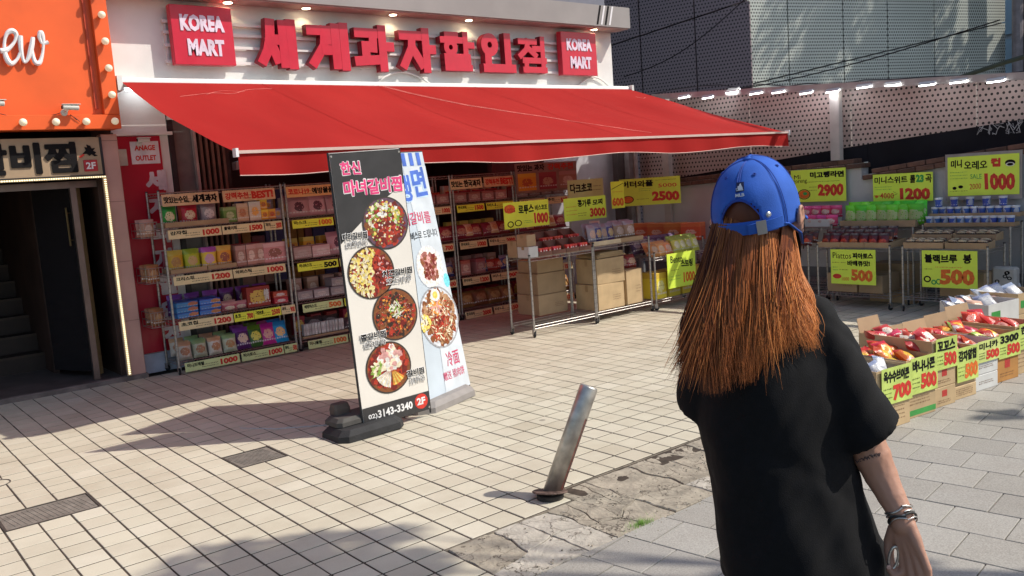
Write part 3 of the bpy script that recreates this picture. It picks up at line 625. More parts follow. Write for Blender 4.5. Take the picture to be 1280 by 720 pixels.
SH('interior_side_wall',lambda b:b.b2((7.76,8.91,0),(7.8,11.4,2.7),INT)); SH('interior_side_wall',lambda b:b.b2((3.40,8.8,0),(3.43,11.4,2.7),INT))
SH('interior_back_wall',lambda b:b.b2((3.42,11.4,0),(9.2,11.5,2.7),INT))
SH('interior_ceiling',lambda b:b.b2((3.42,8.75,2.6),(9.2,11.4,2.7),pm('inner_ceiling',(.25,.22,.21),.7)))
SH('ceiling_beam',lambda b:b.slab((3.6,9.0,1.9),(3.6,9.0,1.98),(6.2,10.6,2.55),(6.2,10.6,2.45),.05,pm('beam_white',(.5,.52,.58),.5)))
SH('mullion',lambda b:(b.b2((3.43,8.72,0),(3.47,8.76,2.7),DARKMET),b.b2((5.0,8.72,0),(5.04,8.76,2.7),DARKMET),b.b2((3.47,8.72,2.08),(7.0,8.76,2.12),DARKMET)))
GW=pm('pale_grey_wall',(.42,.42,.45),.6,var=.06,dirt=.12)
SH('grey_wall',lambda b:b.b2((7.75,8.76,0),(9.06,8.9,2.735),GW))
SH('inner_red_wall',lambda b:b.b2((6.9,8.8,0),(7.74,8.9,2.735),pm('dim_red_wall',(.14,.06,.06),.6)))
SH('corner_post',lambda b:(b.b2((9.02,8.42,0),(9.10,8.56,2.70),pm('post_grey',(.22,.20,.20),.4,metal=.3)),b.b2((9.12,8.40,0),(9.18,8.5,2.72),pm('post_light',(.42,.38,.37),.4)),b.b2((8.88,8.5,0),(9.0,8.6,2.7),pm('post_dark',(.06,.05,.05),.4))))
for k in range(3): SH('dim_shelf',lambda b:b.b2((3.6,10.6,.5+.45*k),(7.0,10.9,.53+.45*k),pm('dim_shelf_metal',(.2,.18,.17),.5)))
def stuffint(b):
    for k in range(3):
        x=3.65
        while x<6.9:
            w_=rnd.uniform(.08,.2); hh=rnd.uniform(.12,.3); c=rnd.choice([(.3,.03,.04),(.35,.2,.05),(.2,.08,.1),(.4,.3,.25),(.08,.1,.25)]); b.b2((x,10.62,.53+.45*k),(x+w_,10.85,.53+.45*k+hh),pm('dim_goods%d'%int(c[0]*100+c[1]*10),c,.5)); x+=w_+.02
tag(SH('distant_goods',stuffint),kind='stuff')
# interior lamps seen below the valance
LMP=pm('panel_lamp_glow',(.9,.9,.9),.4,emit=(.95,.95,1),estr=10)
for x,y,z in((4.75,9.4,2.35),(8.15,8.45,2.1),(8.85,8.45,2.1),(4.05,9.3,2.3)):
    t=thing('panel_lamp',{4.75:'small lit panel lamp above the second rack',8.15:'lit rectangular lamp under the awning near its middle',8.85:'lit rectangular lamp under awning near corner post',4.05:'dim round-edged lamp inside window over the first rack'}[x],'lamp',(x,y,z),group=None)
    b=MB(); b.box((0,0,.012),(.26,.14,.02),DARKMET,bev=.003); b.build('housing',t); b=MB(); b.box((0,0,-.002),(.22,.11,.008),LMP); b.build('diffuser',t)
    b=MB(); b.tube([(0,0,.02),(0,0,2.6-z if y>8.7 else .62)],.004,DARKMET,n=5); b.build('hanger',t)
# ================================================================ AWNING
m,tn,bs=newmat('red_awning_canvas'); N=tn.nodes;L=tn.links
tc=N.new('ShaderNodeTexCoord'); mp=N.new('ShaderNodeMapping'); mp.inputs['Scale'].default_value=(1,.35,.35); L.new(tc.outputs['Object'],mp.inputs[0])
nz=N.new('ShaderNodeTexNoise'); nz.inputs['Scale'].default_value=1.6; nz.inputs['Detail'].default_value=7; L.new(mp.outputs[0],nz.inputs['Vector'])
rp=N.new('ShaderNodeValToRGB'); rp.color_ramp.elements[0].position=.3; rp.color_ramp.elements[0].color=(.34,.014,.013,1); rp.color_ramp.elements[1].position=.75; rp.color_ramp.elements[1].color=(.42,.024,.021,1); L.new(nz.outputs[0],rp.inputs[0])
n5=N.new('ShaderNodeTexNoise'); n5.inputs['Scale'].default_value=3.5; n5.inputs['Detail'].default_value=9; n5.inputs['Roughness'].default_value=.75; m5=N.new('ShaderNodeMapping'); m5.inputs['Scale'].default_value=(2.2,.25,.25); L.new(tc.outputs['Object'],m5.inputs[0]); L.new(m5.outputs[0],n5.inputs['Vector'])
r5=N.new('ShaderNodeMapRange'); r5.inputs[1].default_value=.5; r5.inputs[2].default_value=.78; r5.inputs[4].default_value=.35; L.new(n5.outputs[0],r5.inputs[0]); x5=N.new('ShaderNodeMix'); x5.data_type='RGBA'; x5.inputs[7].default_value=(.26,.022,.018,1); L.new(r5.outputs[0],x5.inputs[0]); L.new(rp.outputs[0],x5.inputs[6])
L.new(x5.outputs[2],bs.inputs['Base Color']); bs.inputs['Roughness'].default_value=.9; bs.inputs['Specular IOR Level'].default_value=.15
wv=N.new('ShaderNodeTexNoise'); wv.inputs['Scale'].default_value=420; L.new(tc.outputs['Object'],wv.inputs['Vector'])
bp=N.new('ShaderNodeBump'); bp.inputs['Strength'].default_value=.15; bp.inputs['Distance'].default_value=.002; L.new(wv.outputs[0],bp.inputs['Height']); L.new(bp.outputs[0],bs.inputs['Normal'])
tr=N.new('ShaderNodeBsdfTranslucent'); tr.inputs[0].default_value=(.75,.03,.02,1); ms=N.new('ShaderNodeMixShader'); ms.inputs[0].default_value=.16
L.new(bs.outputs[0],ms.inputs[1]); L.new(tr.outputs[0],ms.inputs[2]); L.new(ms.outputs[0],N['Material Output'].inputs[0])
CANV=m
aw=thing('awning','long red canvas awning stretched over the shop front','awning',(2.41,8.4,2.73))
def cz(u,v):  # u along x 0..1, v down slope 0..1
    x=2.41+6.61*u; y=8.40-2.49*v; z=2.73-.82*v
    z+=-.036*math.sin(PI*v)*(1+.55*math.cos(u*2*PI*2.5))+.007*mnoise.noise(Vector((u*26+v*3,v*1.5,4)))*(.3+v)*math.sin(PI*min(1,v*1.02))+.014*mnoise.noise(Vector((u*11,v*2.2,0)))*math.sin(PI*v)+.003*mnoise.noise(Vector((u*45,v*5,0)))*math.sin(PI*v)
    return x,y,z
b=MB(); vs=[];fs=[]; nu,nv=110,26
for i in range(nu+1):
    for j in range(nv+1): x,y,z=cz(i/nu,j/nv); vs.append((x-2.41,y-8.4,z-2.73))
for i in range(nu):
    for j in range(nv): a=i*(nv+1)+j; fs.append((a,a+1,a+nv+2,a+nv+1))
b.add(vs,fs,CANV); o=b.build('canvas',aw,smooth=True)
# sun-faded crease marks and stitched seams on the canvas
SC=pm('faded_crease',(.78,.22,.19),.7,var=.3)
def crease(pts,wd=.006):
    b=MB(); P=bez(pts,8); vs=[];fs=[]
    for i,p in enumerate(P):
        d=(P[min(i+1,len(P)-1)]-P[max(i-1,0)]).normalized(); nn=Vector((-d.y,d.x))*wd/2/Vector((6.61,2.6)).x
        for s in(-1,1): x,y,z=cz(p.x+nn.x*s,p.y+nn.y*s*2.5); vs.append((x-2.41,y-8.4,z-2.73+.003))
    for i in range(len(P)-1): fs.append((2*i,2*i+1,2*i+3,2*i+2))
    b.add(vs,fs,SC); b.build('crease_mark',aw)
crease([(.405,.02),(.47,.3),(.56,.58),(.68,.92)],.012); crease([(.41,.02),(.478,.31),(.57,.6),(.66,.88)],.007)
crease([(.05,.22),(.10,.17),(.13,.18),(.16,.13),(.2,.11)],.008); crease([(.09,.19),(.12,.14),(.15,.16)],.006); crease([(.945,.2),(.95,.24),(.965,.22)],.008)
for u in(.2,.4,.6,.8):
    b=MB(); vs=[];fs=[]
    for j in range(nv+1):
        for s in(-.006,.006): x,y,z=cz(u+s/6.61,j/nv); vs.append((x-2.41,y-8.4,z-2.73+.002))
    for j in range(nv): fs.append((2*j,2*j+1,2*j+3,2*j+2))
    b.add(vs,fs,CANV); b.build('seam',aw)
b=MB(); PINKB=pm('pale_front_rail',(.62,.45,.40),.4,var=.05); b.b2((0,-2.515,-.828),(6.61,-2.485,-.806),PINKB); b.b2((-.02,-2.52,-.85),(.0,-2.46,-.79),LW); b.b2((6.61,-2.52,-.85),(6.63,-2.46,-.79),LW); b.build('front_rail',aw)
b=MB(); vs=[];fs=[]; n=220
for i in range(n+1):
    u=i/n; x=6.61*u; yb=-2.50-.012*math.sin(u*70)-.01*mnoise.noise(Vector((u*14,0,0))); drop=.145+.016*math.sin(u*19+.4)+.012*mnoise.noise(Vector((u*9,3,0)))
    for k in range(5): f_k=k/4; vs.append((x,-2.50+(yb+2.50)*f_k,-.826-drop*f_k))
    
for i in range(n):
    for k in range(4): a=i*5+k; fs.append((a,a+1,a+6,a+5))
b.add(vs,fs,CANV); b.build('valance',aw,smooth=True)
b=MB(); vs2=[vs[i*5+4] for i in range(n+1)]; b.tube(vs2,.0035,PINKB,n=4); b.build('valance_hem',aw)
b=MB(); b.tube([(0,-.02,-.02),(6.61,-.02,-.02)],.045,WHITE,n=12); b.build('roller_case',aw)
b=MB(); b.b2((-.05,-.10,-.10),(-.005,.13,.03),WHITE); b.build('end_bracket',aw); b=MB(); b.b2((6.62,-.10,-.10),(6.66,.13,.03),WHITE); b.build('end_bracket',aw)
for x in(.6,3.1,5.9):
    b=MB(); b.tube([(x,.0,-.10),(x+.65,-1.25,-.60),(x+.02,-2.48,-.86)],.02,WHITE,n=8); b.build('folding_arm',aw)
print('shops ok')
# ================================================================ RIGHT SIDE: wall, fence, light beam, buildings
def perf(name,col,sp,r,axis,ang=0,dark=(.012,.010,.012),var=.12,glow=None):
    m,t,b=newmat(name); N=t.nodes;L=t.links
    ge=N.new('ShaderNodeNewGeometry'); mp=N.new('ShaderNodeMapping'); mp.inputs['Rotation'].default_value=(0,0,ang); L.new(ge.outputs['Position'],mp.inputs[0])
    se=N.new('ShaderNodeSeparateXYZ'); L.new(mp.outputs[0],se.inputs[0])
    def M(op,a,bv=None):
        n=N.new('ShaderNodeMath'); n.operation=op
        for i,v in enumerate((a,bv)):
            if v is None: continue
            if isinstance(v,(int,float)): n.inputs[i].default_value=v
            else: L.new(v,n.inputs[i])
        return n.outputs[0]
    U=M('DIVIDE',se.outputs[axis],sp); Vv=M('DIVIDE',se.outputs[2],sp)
    row=M('FLOOR',Vv); off=M('MULTIPLY',M('MODULO',M('ABSOLUTE',row),2),.5)
    fu=M('SUBTRACT',M('FRACT',M('ADD',M('ADD',U,off),1000)),.5); fv=M('SUBTRACT',M('FRACT',Vv),.5)
    d=M('ADD',M('MULTIPLY',fu,fu),M('MULTIPLY',fv,fv)); hole=M('LESS_THAN',d,r*r)
    nz=N.new('ShaderNodeTexNoise'); nz.inputs['Scale'].default_value=.8; nz.inputs['Detail'].default_value=7; L.new(ge.outputs['Position'],nz.inputs['Vector'])
    mx=N.new('ShaderNodeMix'); mx.data_type='RGBA'; mx.inputs[6].default_value=(*[c*(1-var) for c in col],1); mx.inputs[7].default_value=(*[c*(1+var) for c in col],1); L.new(nz.outputs[0],mx.inputs[0])
    m2=N.new('ShaderNodeMix'); m2.data_type='RGBA'; L.new(hole,m2.inputs[0]); L.new(mx.outputs[2],m2.inputs[6]); m2.inputs[7].default_value=(*dark,1)
    L.new(m2.outputs[2],b.inputs['Base Color']); b.inputs['Roughness'].default_value=.5; b.inputs['Metallic'].default_value=.15
    return m
wl=thing('boundary_wall','pale painted boundary wall with stepped brick coping behind the snack carts','wall',(9.25,4,0))
WALLM=pm('pale_blue_grey_paint',(.46,.46,.47),.7,var=.08,scale=2,dirt=.3,bump=.1)
DARKP=pm('dark_plinth_paint',(.14,.14,.15),.7,var=.15,scale=3,dirt=.2)
def topz(y): return (1.45+(8.0-y)*.0386) if y>5.13 else 1.42+(5.12-y)*.105
def WL(name,f): b=MB(); f(b); return b.build(name,wl,(-9.25,-4,0))
WL('render_face',lambda b:(b.add([(X_,y,z) for X_ in(9.25,9.45) for y,z in((8.42,.32),(8.42,topz(8.42)-.1),(5.13,topz(5.14)-.1),(5.13,topz(5.12)-.1),(-1.2,topz(-1.2)-.1),(-1.2,.32))],[(0,1,2,3,4,5),(11,10,9,8,7,6),(0,6,7,1),(1,7,8,2),(2,8,9,3),(3,9,10,4),(4,10,11,5),(5,11,6,0)],WALLM)))
WL('plinth',lambda b:b.b2((9.24,-1.2,-.1),(9.45,8.42,.318),DARKP))
BRK=pm('brown_coping_brick',(.12,.060,.042),.8,var=.25,scale=12,bump=.3,dirt=.3,rndv=.3)
bk=MB(); bk.box((0,0,0),(.24,.192,.052),BRK,bev=.006); bk=bk.mesh('coping_brick')
for c in range(2):
    y=8.3-.1*c
    while y>-1.0:
        if not(5.13-.1<y<5.13) : mo('coping_brick',bk,wl,(9.34-9.25-.02*c+rnd.uniform(-.004,.004),y-4,topz(y)-.03-.056*c),rot=(math.atan(-.0386 if y>5.13 else -.105),0,0))
        y-=.2
fn=thing('perforated_fence','perforated pinkish metal panel fence with dark base band above the wall','fence',(9.4,4,0))
def FN(name,f): b=MB(); f(b); return b.build(name,fn,(-9.4,-4,0))
PF=perf('perforated_pink_panel',(.40,.315,.29),.056,.24,1)
def botz(y): return 1.49+(7.6-y)*.0885 if y>5.3 else 1.69+(5.3-y)*.075
def bz(y): return 2.55-(7.96-y)*.0755
ysm=[8.55+.02,8.04,6.68,5.32,3.955,2.59,1.22,-.15]
for k in range(len(ysm)-1):
    a,c=ysm[k]-.008,ysm[k+1]+.008
    FN('panel',lambda b:b.slab((9.42,a,botz(a)),(9.42,c,botz(c)),(9.42,c,bz(c)+.05),(9.42,a,bz(a)+.05),-.025,PF))
BAND=pm('charcoal_band',(.010,.010,.014),.85,var=.2,scale=2,spec=.15)
FN('base_band',lambda b:b.slab((9.40,8.42,topz(8.4)-.05),(9.40,5.135,topz(5.14)-.05),(9.40,5.135,botz(5.14)+.01),(9.40,8.42,botz(8.42)+.01),.03,BAND))
FN('base_band',lambda b:b.slab((9.40,5.13,topz(5.12)-.05),(9.40,-1.1,topz(-1.1)-.05),(9.40,-1.1,botz(-1.1)+.01),(9.40,5.13,botz(5.12)+.01),.03,BAND))
def graf(b):
    gm=pm('white_spray',(.35,.35,.36),.7); r2=random.Random(3)
    for k in range(9):
        px=1226+k*7; P=[onx(px+r2.uniform(-5,9),163-.12*(px-1226)+r2.uniform(-8,8),9.365) for _ in range(6)]
        b.tube([p for p in P],.0035,gm,n=4)
tag(FN('graffiti',graf),kind='stuff')
bmth=thing('light_beam','pale horizontal metal beam carrying white lamps above the boundary wall','beam',(9.25,4,0))
BEAM=pm('pale_beam_paint',(.42,.38,.36),.5,var=.08,dirt=.15)
b=MB(); y0,y1=8.05,1.0; b.slab((9.20,y0,bz(y0)-.02),(9.20,y1,bz(y1)-.02),(9.20,y1,bz(y1)+.05),(9.20,y0,bz(y0)+.05),-.07,BEAM); b.build('beam',bmth,(-9.25,-4,0))
for yy,zb in((5.42,topz(5.4)),(7.93,.02),(2.2,topz(2.2))):
    b=MB(); b.b2((9.21,yy-.055,zb),(9.29,yy+.055,bz(yy)-.022),BEAM); b.build('post',bmth,(-9.25,-4,0))
FLD=pm('flood_glow',(.95,.95,.95),.4,emit=(.92,.96,1),estr=22)
hb=MB(); hb.box((0,0,.012),(.095,.17,.018),WHITE,bev=.004); hb=hb.mesh('housing'); db=MB(); db.box((0,0,0),(.084,.155,.006),FLD); db=db.mesh('diffuser')
LPX=[(856,120),(886,120.5),(916,113.5),(946,115),(974,113.5),(1009,114.5),(1042,112.5),(1081,107),(1117,104),(1160,104),(1199,100.5),(1246,99.5)]
for k,(px,py) in enumerate(LPX):
    p=onx(px,py,9.14); lab=['leftmost lamp of the row on the pale beam, beside the awning','second lamp from the left on the pale beam','third beam lamp from the left, set a little higher','fourth beam lamp from the left, set a little lower','fifth beam lamp from the left','sixth beam lamp, just left of the beam post','lamp at the top of the white beam post','first beam lamp right of the post','second beam lamp right of the post','third beam lamp right of the post, wide and bright','second beam lamp from the right edge','rightmost lamp on the pale beam near the picture corner'][k]
    t=thing('beam_lamp',lab,'lamp',p,group='white lamps along the pale beam',rot=(rnd.uniform(-.02,.02),rad(-28),rnd.uniform(-.05,.05)))
    mo('housing',hb,t,(0,0,0)); mo('diffuser',db,t,(0,0,-.004))
b=MB(); P=[onx(px,py,9.16) for px,py in [(800,122),(840,112),(870,108),(900,106),(925,110),(950,105),(985,108),(1010,104),(1040,107),(1080,100),(1120,99),(1160,96),(1200,95),(1250,93),(1290,88)]]
b.tube(bez([tuple(p) for p in P],4) if 0 else P,.006,DARKMET,n=5); tag(b.build('cable'),'thin black lamp cable running along the pale beam','cable')
# ---- perforated building
A=Vector((12.9,9.4,0)); dB=Vector((math.cos(rad(-17)),math.sin(rad(-17)),0)); dA=Vector((math.cos(rad(106)),math.sin(rad(106)),0))
pbld=thing('perforated_building','tall building wrapped in perforated grey panels beyond the fence','building',A)
def onpl(px,py,d):
    n=Vector((d.y,-d.x,0)); r=ray(px,py); return CP+r*((A-CP).dot(n)/r.dot(n))
PB=perf('perforated_grey_green_panel',(.55,.58,.53),.056,.28,0,rad(17)); PA=perf('perforated_plum_panel',(.26,.20,.215),.060,.25,1,rad(-16))
def face(dr,cols,seam,mat,nm,ztop,zbot):
    """columns at given pixel x (top, bottom of seam), split in two rows along a sloping seam"""
    for i in range(len(cols)-1):
        for (lo,hi) in ((0,1),(1,2)):
            Q=[]
            for k,c in ((0,cols[i]),(1,cols[i+1])):
                s0=onpl(c,seam(c),dr); o_=Vector((0,0,0))+dr*(.012 if k==0 else -.012)
                zs=[zbot,s0.z,ztop]; 
                Q.append([Vector((s0.x,s0.y,zs[lo]+(.012 if lo else 0)))+o_,Vector((s0.x,s0.y,zs[hi]-(.012 if hi==1 else 0)))+o_])
            b=MB(); n=Vector((dr.y,-dr.x,0)).normalized()
            if n.dot(CP-A)<0: n=-n
            q=[Q[0][0],Q[1][0],Q[1][1],Q[0][1]]; th=-n*.05
            b.add([v-A for v in q]+[v-A+th for v in q],[(0,1,2,3),(7,6,5,4),(0,4,5,1),(1,5,6,2),(2,6,7,3),(3,7,4,0)],mat); b.build(nm,pbld)
face(dB,[937,987,1055,1110,1168,1257],lambda x:105-(x-940)*.244,PB,'panel',9.5,.5)
face(dA,[937,868,800,738],lambda x:0+(936-x)*.33,PA,'panel',9.5,.5)
E2=onpl(1256,30,dB)
b=MB(); 
n=Vector((-dB.y,dB.x,0)); a0=A+n*.07; e0=Vector((E2.x,E2.y,0))+n*.07; l0=A+dA*5+n*.2
V=[a0,e0,e0+n*6,l0+Vector((4,2,0)),l0+Vector((.15,0,0))]
b.add([v-A+Vector((0,0,.0)) for v in V]+[v-A+Vector((0,0,9.4)) for v in V],[(0,1,6,5),(1,2,7,6),(2,3,8,7),(3,4,9,8),(4,0,5,9),(5,6,7,8,9)],pm('core_wall',(.03,.03,.035),.7)); b.build('core',pbld)
# dark building between
db_=thing('dark_building','dark charcoal clad building seen in the gap right of the shop sign','building',(10.5,13.5,0))
b=MB(); DKC=pm('charcoal_cladding',(.022,.022,.027),.5,var=.2,scale=1); b.b2((-1.6,0,0),(1.35,6,9.5),DKC); b.build('body',db_)
for k in range(5):
    for j in range(2):
        b=MB(); b.b2((-1.55+1.45*j,-.03,.4+1.8*k),(-.12+1.45*j,-.003,2.17+1.8*k),pm('charcoal_panel',(.03,.03,.036),.4,var=.2)); b.build('panel',db_)
# glazed block far right + dark wall
gb=thing('glazed_building','pale blue glazed office block at the top right corner','building',(34,14,0))
GL=pm('pale_blue_glass',(.35,.48,.58),.15,var=.15,scale=.6,metal=.3); GF=pm('grey_mullion',(.35,.36,.38),.5)
c=[onz_ for onz_ in ()]
def gpan(b,i,j): pass
g0=onx(1250,80,30.); g1=onx(1320,80,30.)
b=MB(); b.b2((29.9-34,0-14,0),(33-34,g0.y+.3-14,22),GF); b.build('body',gb)
for i in range(6):
    for j in range(9):
        b=MB(); y=g0.y+.2-1.3*i; b.b2((29.82-34,y-1.15-14,1+2.0*j),(29.88-34,y-14,2.85+2.0*j),GL); b.build('window',gb)
sw=thing('side_wall_block','dark brown low building behind the fence at the right edge','building',(20,6.6,0))
b=MB(); b.b2((0,-6,0),(3,.9,4.75),pm('dark_brown_wall',(.05,.035,.03),.7,var=.2,scale=1)); b.build('wall',sw); b=MB(); b.b2((-.1,-6,4.76),(3.1,1.0,4.9),pm('roof_edge',(.1,.1,.11),.6)); b.build('roof',sw)
pp=thing('drain_pipe','thin grey vertical pipe before the glazed block','pipe',(19.0,onx(1272,30,19.0).y,0)); b=MB(); b.tube([(0,0,0),(0,0,9)],.10,pm('pipe_grey',(.25,.22,.24),.5),n=10); b.build('pipe',pp)
b=MB()
for a_,c_ in (((930,0),(780,96)),((1250,25),(790,128))):
    pa=onx(*a_,10.4); pc2=onx(*c_,10.4); P=[pa.lerp(pc2,t)+Vector((0,0,-.16*math.sin(PI*t))) for t in [k/14 for k in range(15)]]; b=MB(); b.tube(P,.007,BLACK,n=4)
    tag(b.build('overhead_wire'),'black overhead wire sagging '+('steeply over plum panels' if a_[0]<1000 else 'across the grey green perforated facade'),'wire')
b=MB(); P=[onx(px,py,9.9) for px,py in((1290,68),(1250,80),(1220,90),(1190,100))]; b.tube(P,.025,pm('green_hose',(.05,.07,.045),.6),n=6); tag(b.build('hose'),'dark green hose sloping down to the beam at top right','hose')
# ================================================================ SIGNS, TAGS
def scrib(b,x,z,w,h,n,mat,y=-.0012,seed=0):
    r=random.Random(seed+int(x*1000))
    for k in range(n):
        zz=z+h*(k+.5)/n; xx=x
        while xx<x+w*.95:
            l=r.uniform(.006,.016); l=min(l,x+w-xx); b.add([(xx,y,zz),(xx+l*.7,y,zz+r.uniform(-.003,.003)),(xx+l*.75,y,zz+.0035+r.uniform(0,.002)),(xx,y,zz+.004)],[(0,1,2,3)],mat)
            if r.random()<.5: b.add([(xx+l*.3,y,zz-.004),(xx+l*.3+.0022,y,zz-.004),(xx+l*.3+.002,y,zz+.007),(xx+l*.3,y,zz+.007)],[(0,1,2,3)],mat)
            xx+=l+.003
def sign(name,label,cat,loc,rz,w,h,bg,items,rx=0,th=.004,group=None,scr=(),extra=None):
    """a card whose lower-left front corner is loc; local X right, Z up, front -Y"""
    t=thing(name,label,cat,loc,group=group,rot=(rx,0,rz))
    b=MB(); b.box((w/2,th/2,h/2),(w,th,h),bg); b.build('card',t)
    b=MB()
    for it in items:
        s,x,z,ww,hh,mat=it[:6]; off=it[6] if len(it)>6 else .03
        put_text(b,s,x*w,z*h,ww*w,hh*h,mat,y=-.0004,th=.0012,off=off,wob=.035)
    for q in scr: scrib(b,q[0]*w,q[1]*h,q[2]*w,q[3]*h,q[4],q[5],seed=int(loc[0]*100))
    if extra: extra(b,w,h)
    if b.v: b.build('lettering',t)
    return t
def blob(b,cx,cz,r1,r2,mat,y=-.001,n=14,ring=0):
    P=[(cx+r1*math.cos(2*PI*k/n),cz+r2*math.sin(2*PI*k/n)) for k in range(n)]
    if ring:
        for k in range(n):
            a=P[k];c_=P[(k+1)%n]; q=lambda p:(cx+(p[0]-cx)*ring,cz+(p[1]-cz)*ring); a2,c2=q(a),q(c_); b.add([(a[0],y,a[1]),(c_[0],y,c_[1]),(c2[0],y,c2[1]),(a2[0],y,a2[1])],[(0,1,2,3)],mat)
    else: b.add([(p[0],y,p[1]) for p in P],[tuple(range(n))],mat)
INKM=pm('maroon_ink',(.16,.012,.012),.6)
def num(s,x,z,w,h,c=None): return [(s,x,z,w,h,INKM,.085),(s,x,z,w,h,c or INKO,.045)]
def numb(b,w,h): pass
WZ=-PI/2
def xsign(name,label,X,y0,z0,w,h,bg,items,**k): return sign(name,label,'price sign',(X,y0,z0),WZ,w,h,bg,items,**k)
def e1(b,w,h): blob(b,.24*w,.24*h,.12*w,.16*h,BLACK,ring=.86); blob(b,.24*w,.24*h,.10*w,.13*h,INKO,y=-.0008); blob(b,.26*w,.26*h,.04*w,.05*h,INKG,y=-.0011)
xsign('price_sign','green card reading 미고랭라면 2900 above the pink noodle packs',9.18,5.98,1.09,.70,.375,FLUG,[('Mi',.06,.72,.12,.13,BLACK,.0),('goreng',.04,.56,.26,.13,BLACK,0),('미고랭라면',.36,.73,.61,.19,BLACK,.08),('2900',.50,.16,.46,.38,INKR,.06)],scr=[(.30,.56,.62,.1,1,BLACK),(.34,.30,.15,.2,2,BLACK)],extra=e1)
def e2(b,w,h): blob(b,.06*w,.2*h,.03*w,.05*h,INKO); b.tube([(.02*w,-.002,.24*h),(.3*w,-.002,.2*h)],.0025,INKR,n=4); b.tube([(.32*w,-.002,.20*h),(.42*w,-.002,.28*h),(.35*w,-.002,.36*h)],.002,BLACK,n=4)
xsign('price_sign','green card reading 미니스위트 롤 23곡 1200 above green bags',9.18,4.96,1.065,.655,.30,FLUG,[('미니스위트',.03,.66,.56,.25,BLACK,.035),('롤',.63,.64,.09,.28,BLACK,.035),('23',.73,.66,.13,.27,INKG,.06),('곡',.88,.62,.10,.3,BLACK,.03),('4000',.12,.12,.24,.2,INKR,.01),('1200',.46,.05,.50,.42,INKR,.075)],scr=[(.03,.40,.3,.18,2,INKG)],extra=e2)
def e3(b,w,h): blob(b,.88*w,.78*h,.07*w,.075*h,BLACK); blob(b,.88*w,.74*h,.06*w,.05*h,WHITE,y=-.0012,ring=.7); blob(b,.10*w,.2*h,.03*w,.04*h,BLACK); blob(b,.19*w,.23*h,.035*w,.04*h,BLACK)
b=MB(); b.b2((9.19,3.45,1.06),(9.215,4.18,1.53),pm('grey_backing_board',(.30,.28,.27),.7)); tag(b.build('backing_board'),'grey backing board behind the 미니오레오 price card','board')
xsign('price_sign','large green card reading 미니오레오 컵 SALE 1000 on a grey board',9.185,4.155,1.105,.68,.395,FLUG,[('미니',.05,.72,.16,.2,BLACK,.045),('오레오',.24,.66,.33,.22,BLACK,.03),('컵',.62,.70,.13,.22,INKR,.08),('SALE',.33,.42,.16,.12,INKG,0),('2000',.32,.16,.16,.14,INKR,0),('1000',.53,.12,.42,.42,INKR,.07)],scr=[(.04,.4,.26,.24,3,INKG),(.04,.08,.25,.08,1,BLACK)],extra=e3)
def e4(b,w,h): blob(b,.14*w,.22*h,.1*w,.07*h,INKR)
xsign('price_sign','green card reading 피아토스 바베큐맛 500 hung below the red and black bags',8.44,5.05,.255,.50,.365,FLUG,[('Piattos',.05,.74,.42,.17,BLACK,0),('피아토스',.50,.74,.45,.17,BLACK,.07),('바베큐맛!',.38,.53,.5,.16,BLACK,.06),('1000',.25,.10,.16,.1,INKO,0),('500',.46,.10,.48,.34,INKO,.07)],scr=[(.04,.58,.3,.08,1,BLACK),(.05,.36,.12,.16,2,INKG),(.2,.38,.2,.06,1,BLACK)],extra=e4)
def e5(b,w,h): blob(b,.1*w,.22*h,.07*w,.09*h,BLACK,ring=.6); blob(b,.22*w,.14*h,.05*w,.07*h,INKG,ring=.5); blob(b,.31*w,.16*h,.05*w,.08*h,INKG,ring=.6)
xsign('price_sign','green card reading 블랙브루봉 500 hung below dark biscuit trays',8.44,4.075,.265,.52,.36,FLUG,[('블랙브루',.05,.66,.60,.24,BLACK,.055),('봉',.75,.66,.15,.25,BLACK,.055),('500',.33,.08,.62,.42,INKO,.08)],scr=[(.05,.46,.15,.06,1,BLACK),(.25,.52,.5,.06,1,INKR)],extra=e5)
def ex(b,w,h): blob(b,.13*w,.24*h,.10*w,.14*h,BLACK); blob(b,.13*w,.24*h,.085*w,.12*h,INKO,y=-.0014)
sign('price_sign','green card reading 버터와플 2500 above the orange cake boxes','price sign',(8.55,8.18,1.135),rad(-52),.80,.36,FLUG,[('버터와플',.04,.68,.52,.24,BLACK,.05),('5000',.64,.62,.30,.13,INKR,.01),('2500',.53,.12,.45,.36,INKR,.10)],scr=[(.6,.85,.35,.07,1,BLACK),(.32,.5,.2,.14,2,INKG),(.28,.2,.2,.06,1,BLACK)],extra=ex)
def eb2(b,w,h): pass
sign('price_sign','green card reading Bento 스트링 1000 hung on the cart beside the hair','price sign',(7.61,6.60,.225),0,.50,.40,FLUG,[('Bento',.12,.72,.42,.2,BLACK,.01),('스트링',.48,.55,.42,.22,BLACK,.05),('1000',.55,.10,.42,.3,INKO,.04)],scr=[(.12,.45,.3,.12,1,BLACK),(.06,.2,.4,.18,2,INKG)])
def el(b,w,h): blob(b,.13*w,.17*h,.07*w,.12*h,BLACK,ring=.7); blob(b,.30*w,.19*h,.08*w,.12*h,BLACK,ring=.75); blob(b,.13*w,.75*h,.12*w,.17*h,INKO,y=-.0009)
sign('price_sign','bright card reading Lotus 로투스 비스코프 1000 above a stack of dark boxes','price sign',(5.55,6.94,1.095),0,.61,.27,FLUO,[('Lotus',.03,.62,.22,.24,INKR,.02),('로투스',.32,.52,.34,.34,BLACK,.05),('비스코프',.69,.60,.28,.22,BLACK,.04),('1000',.66,.10,.32,.42,INKR,.06)],scr=[(.42,.14,.2,.14,2,INKG)],extra=el)
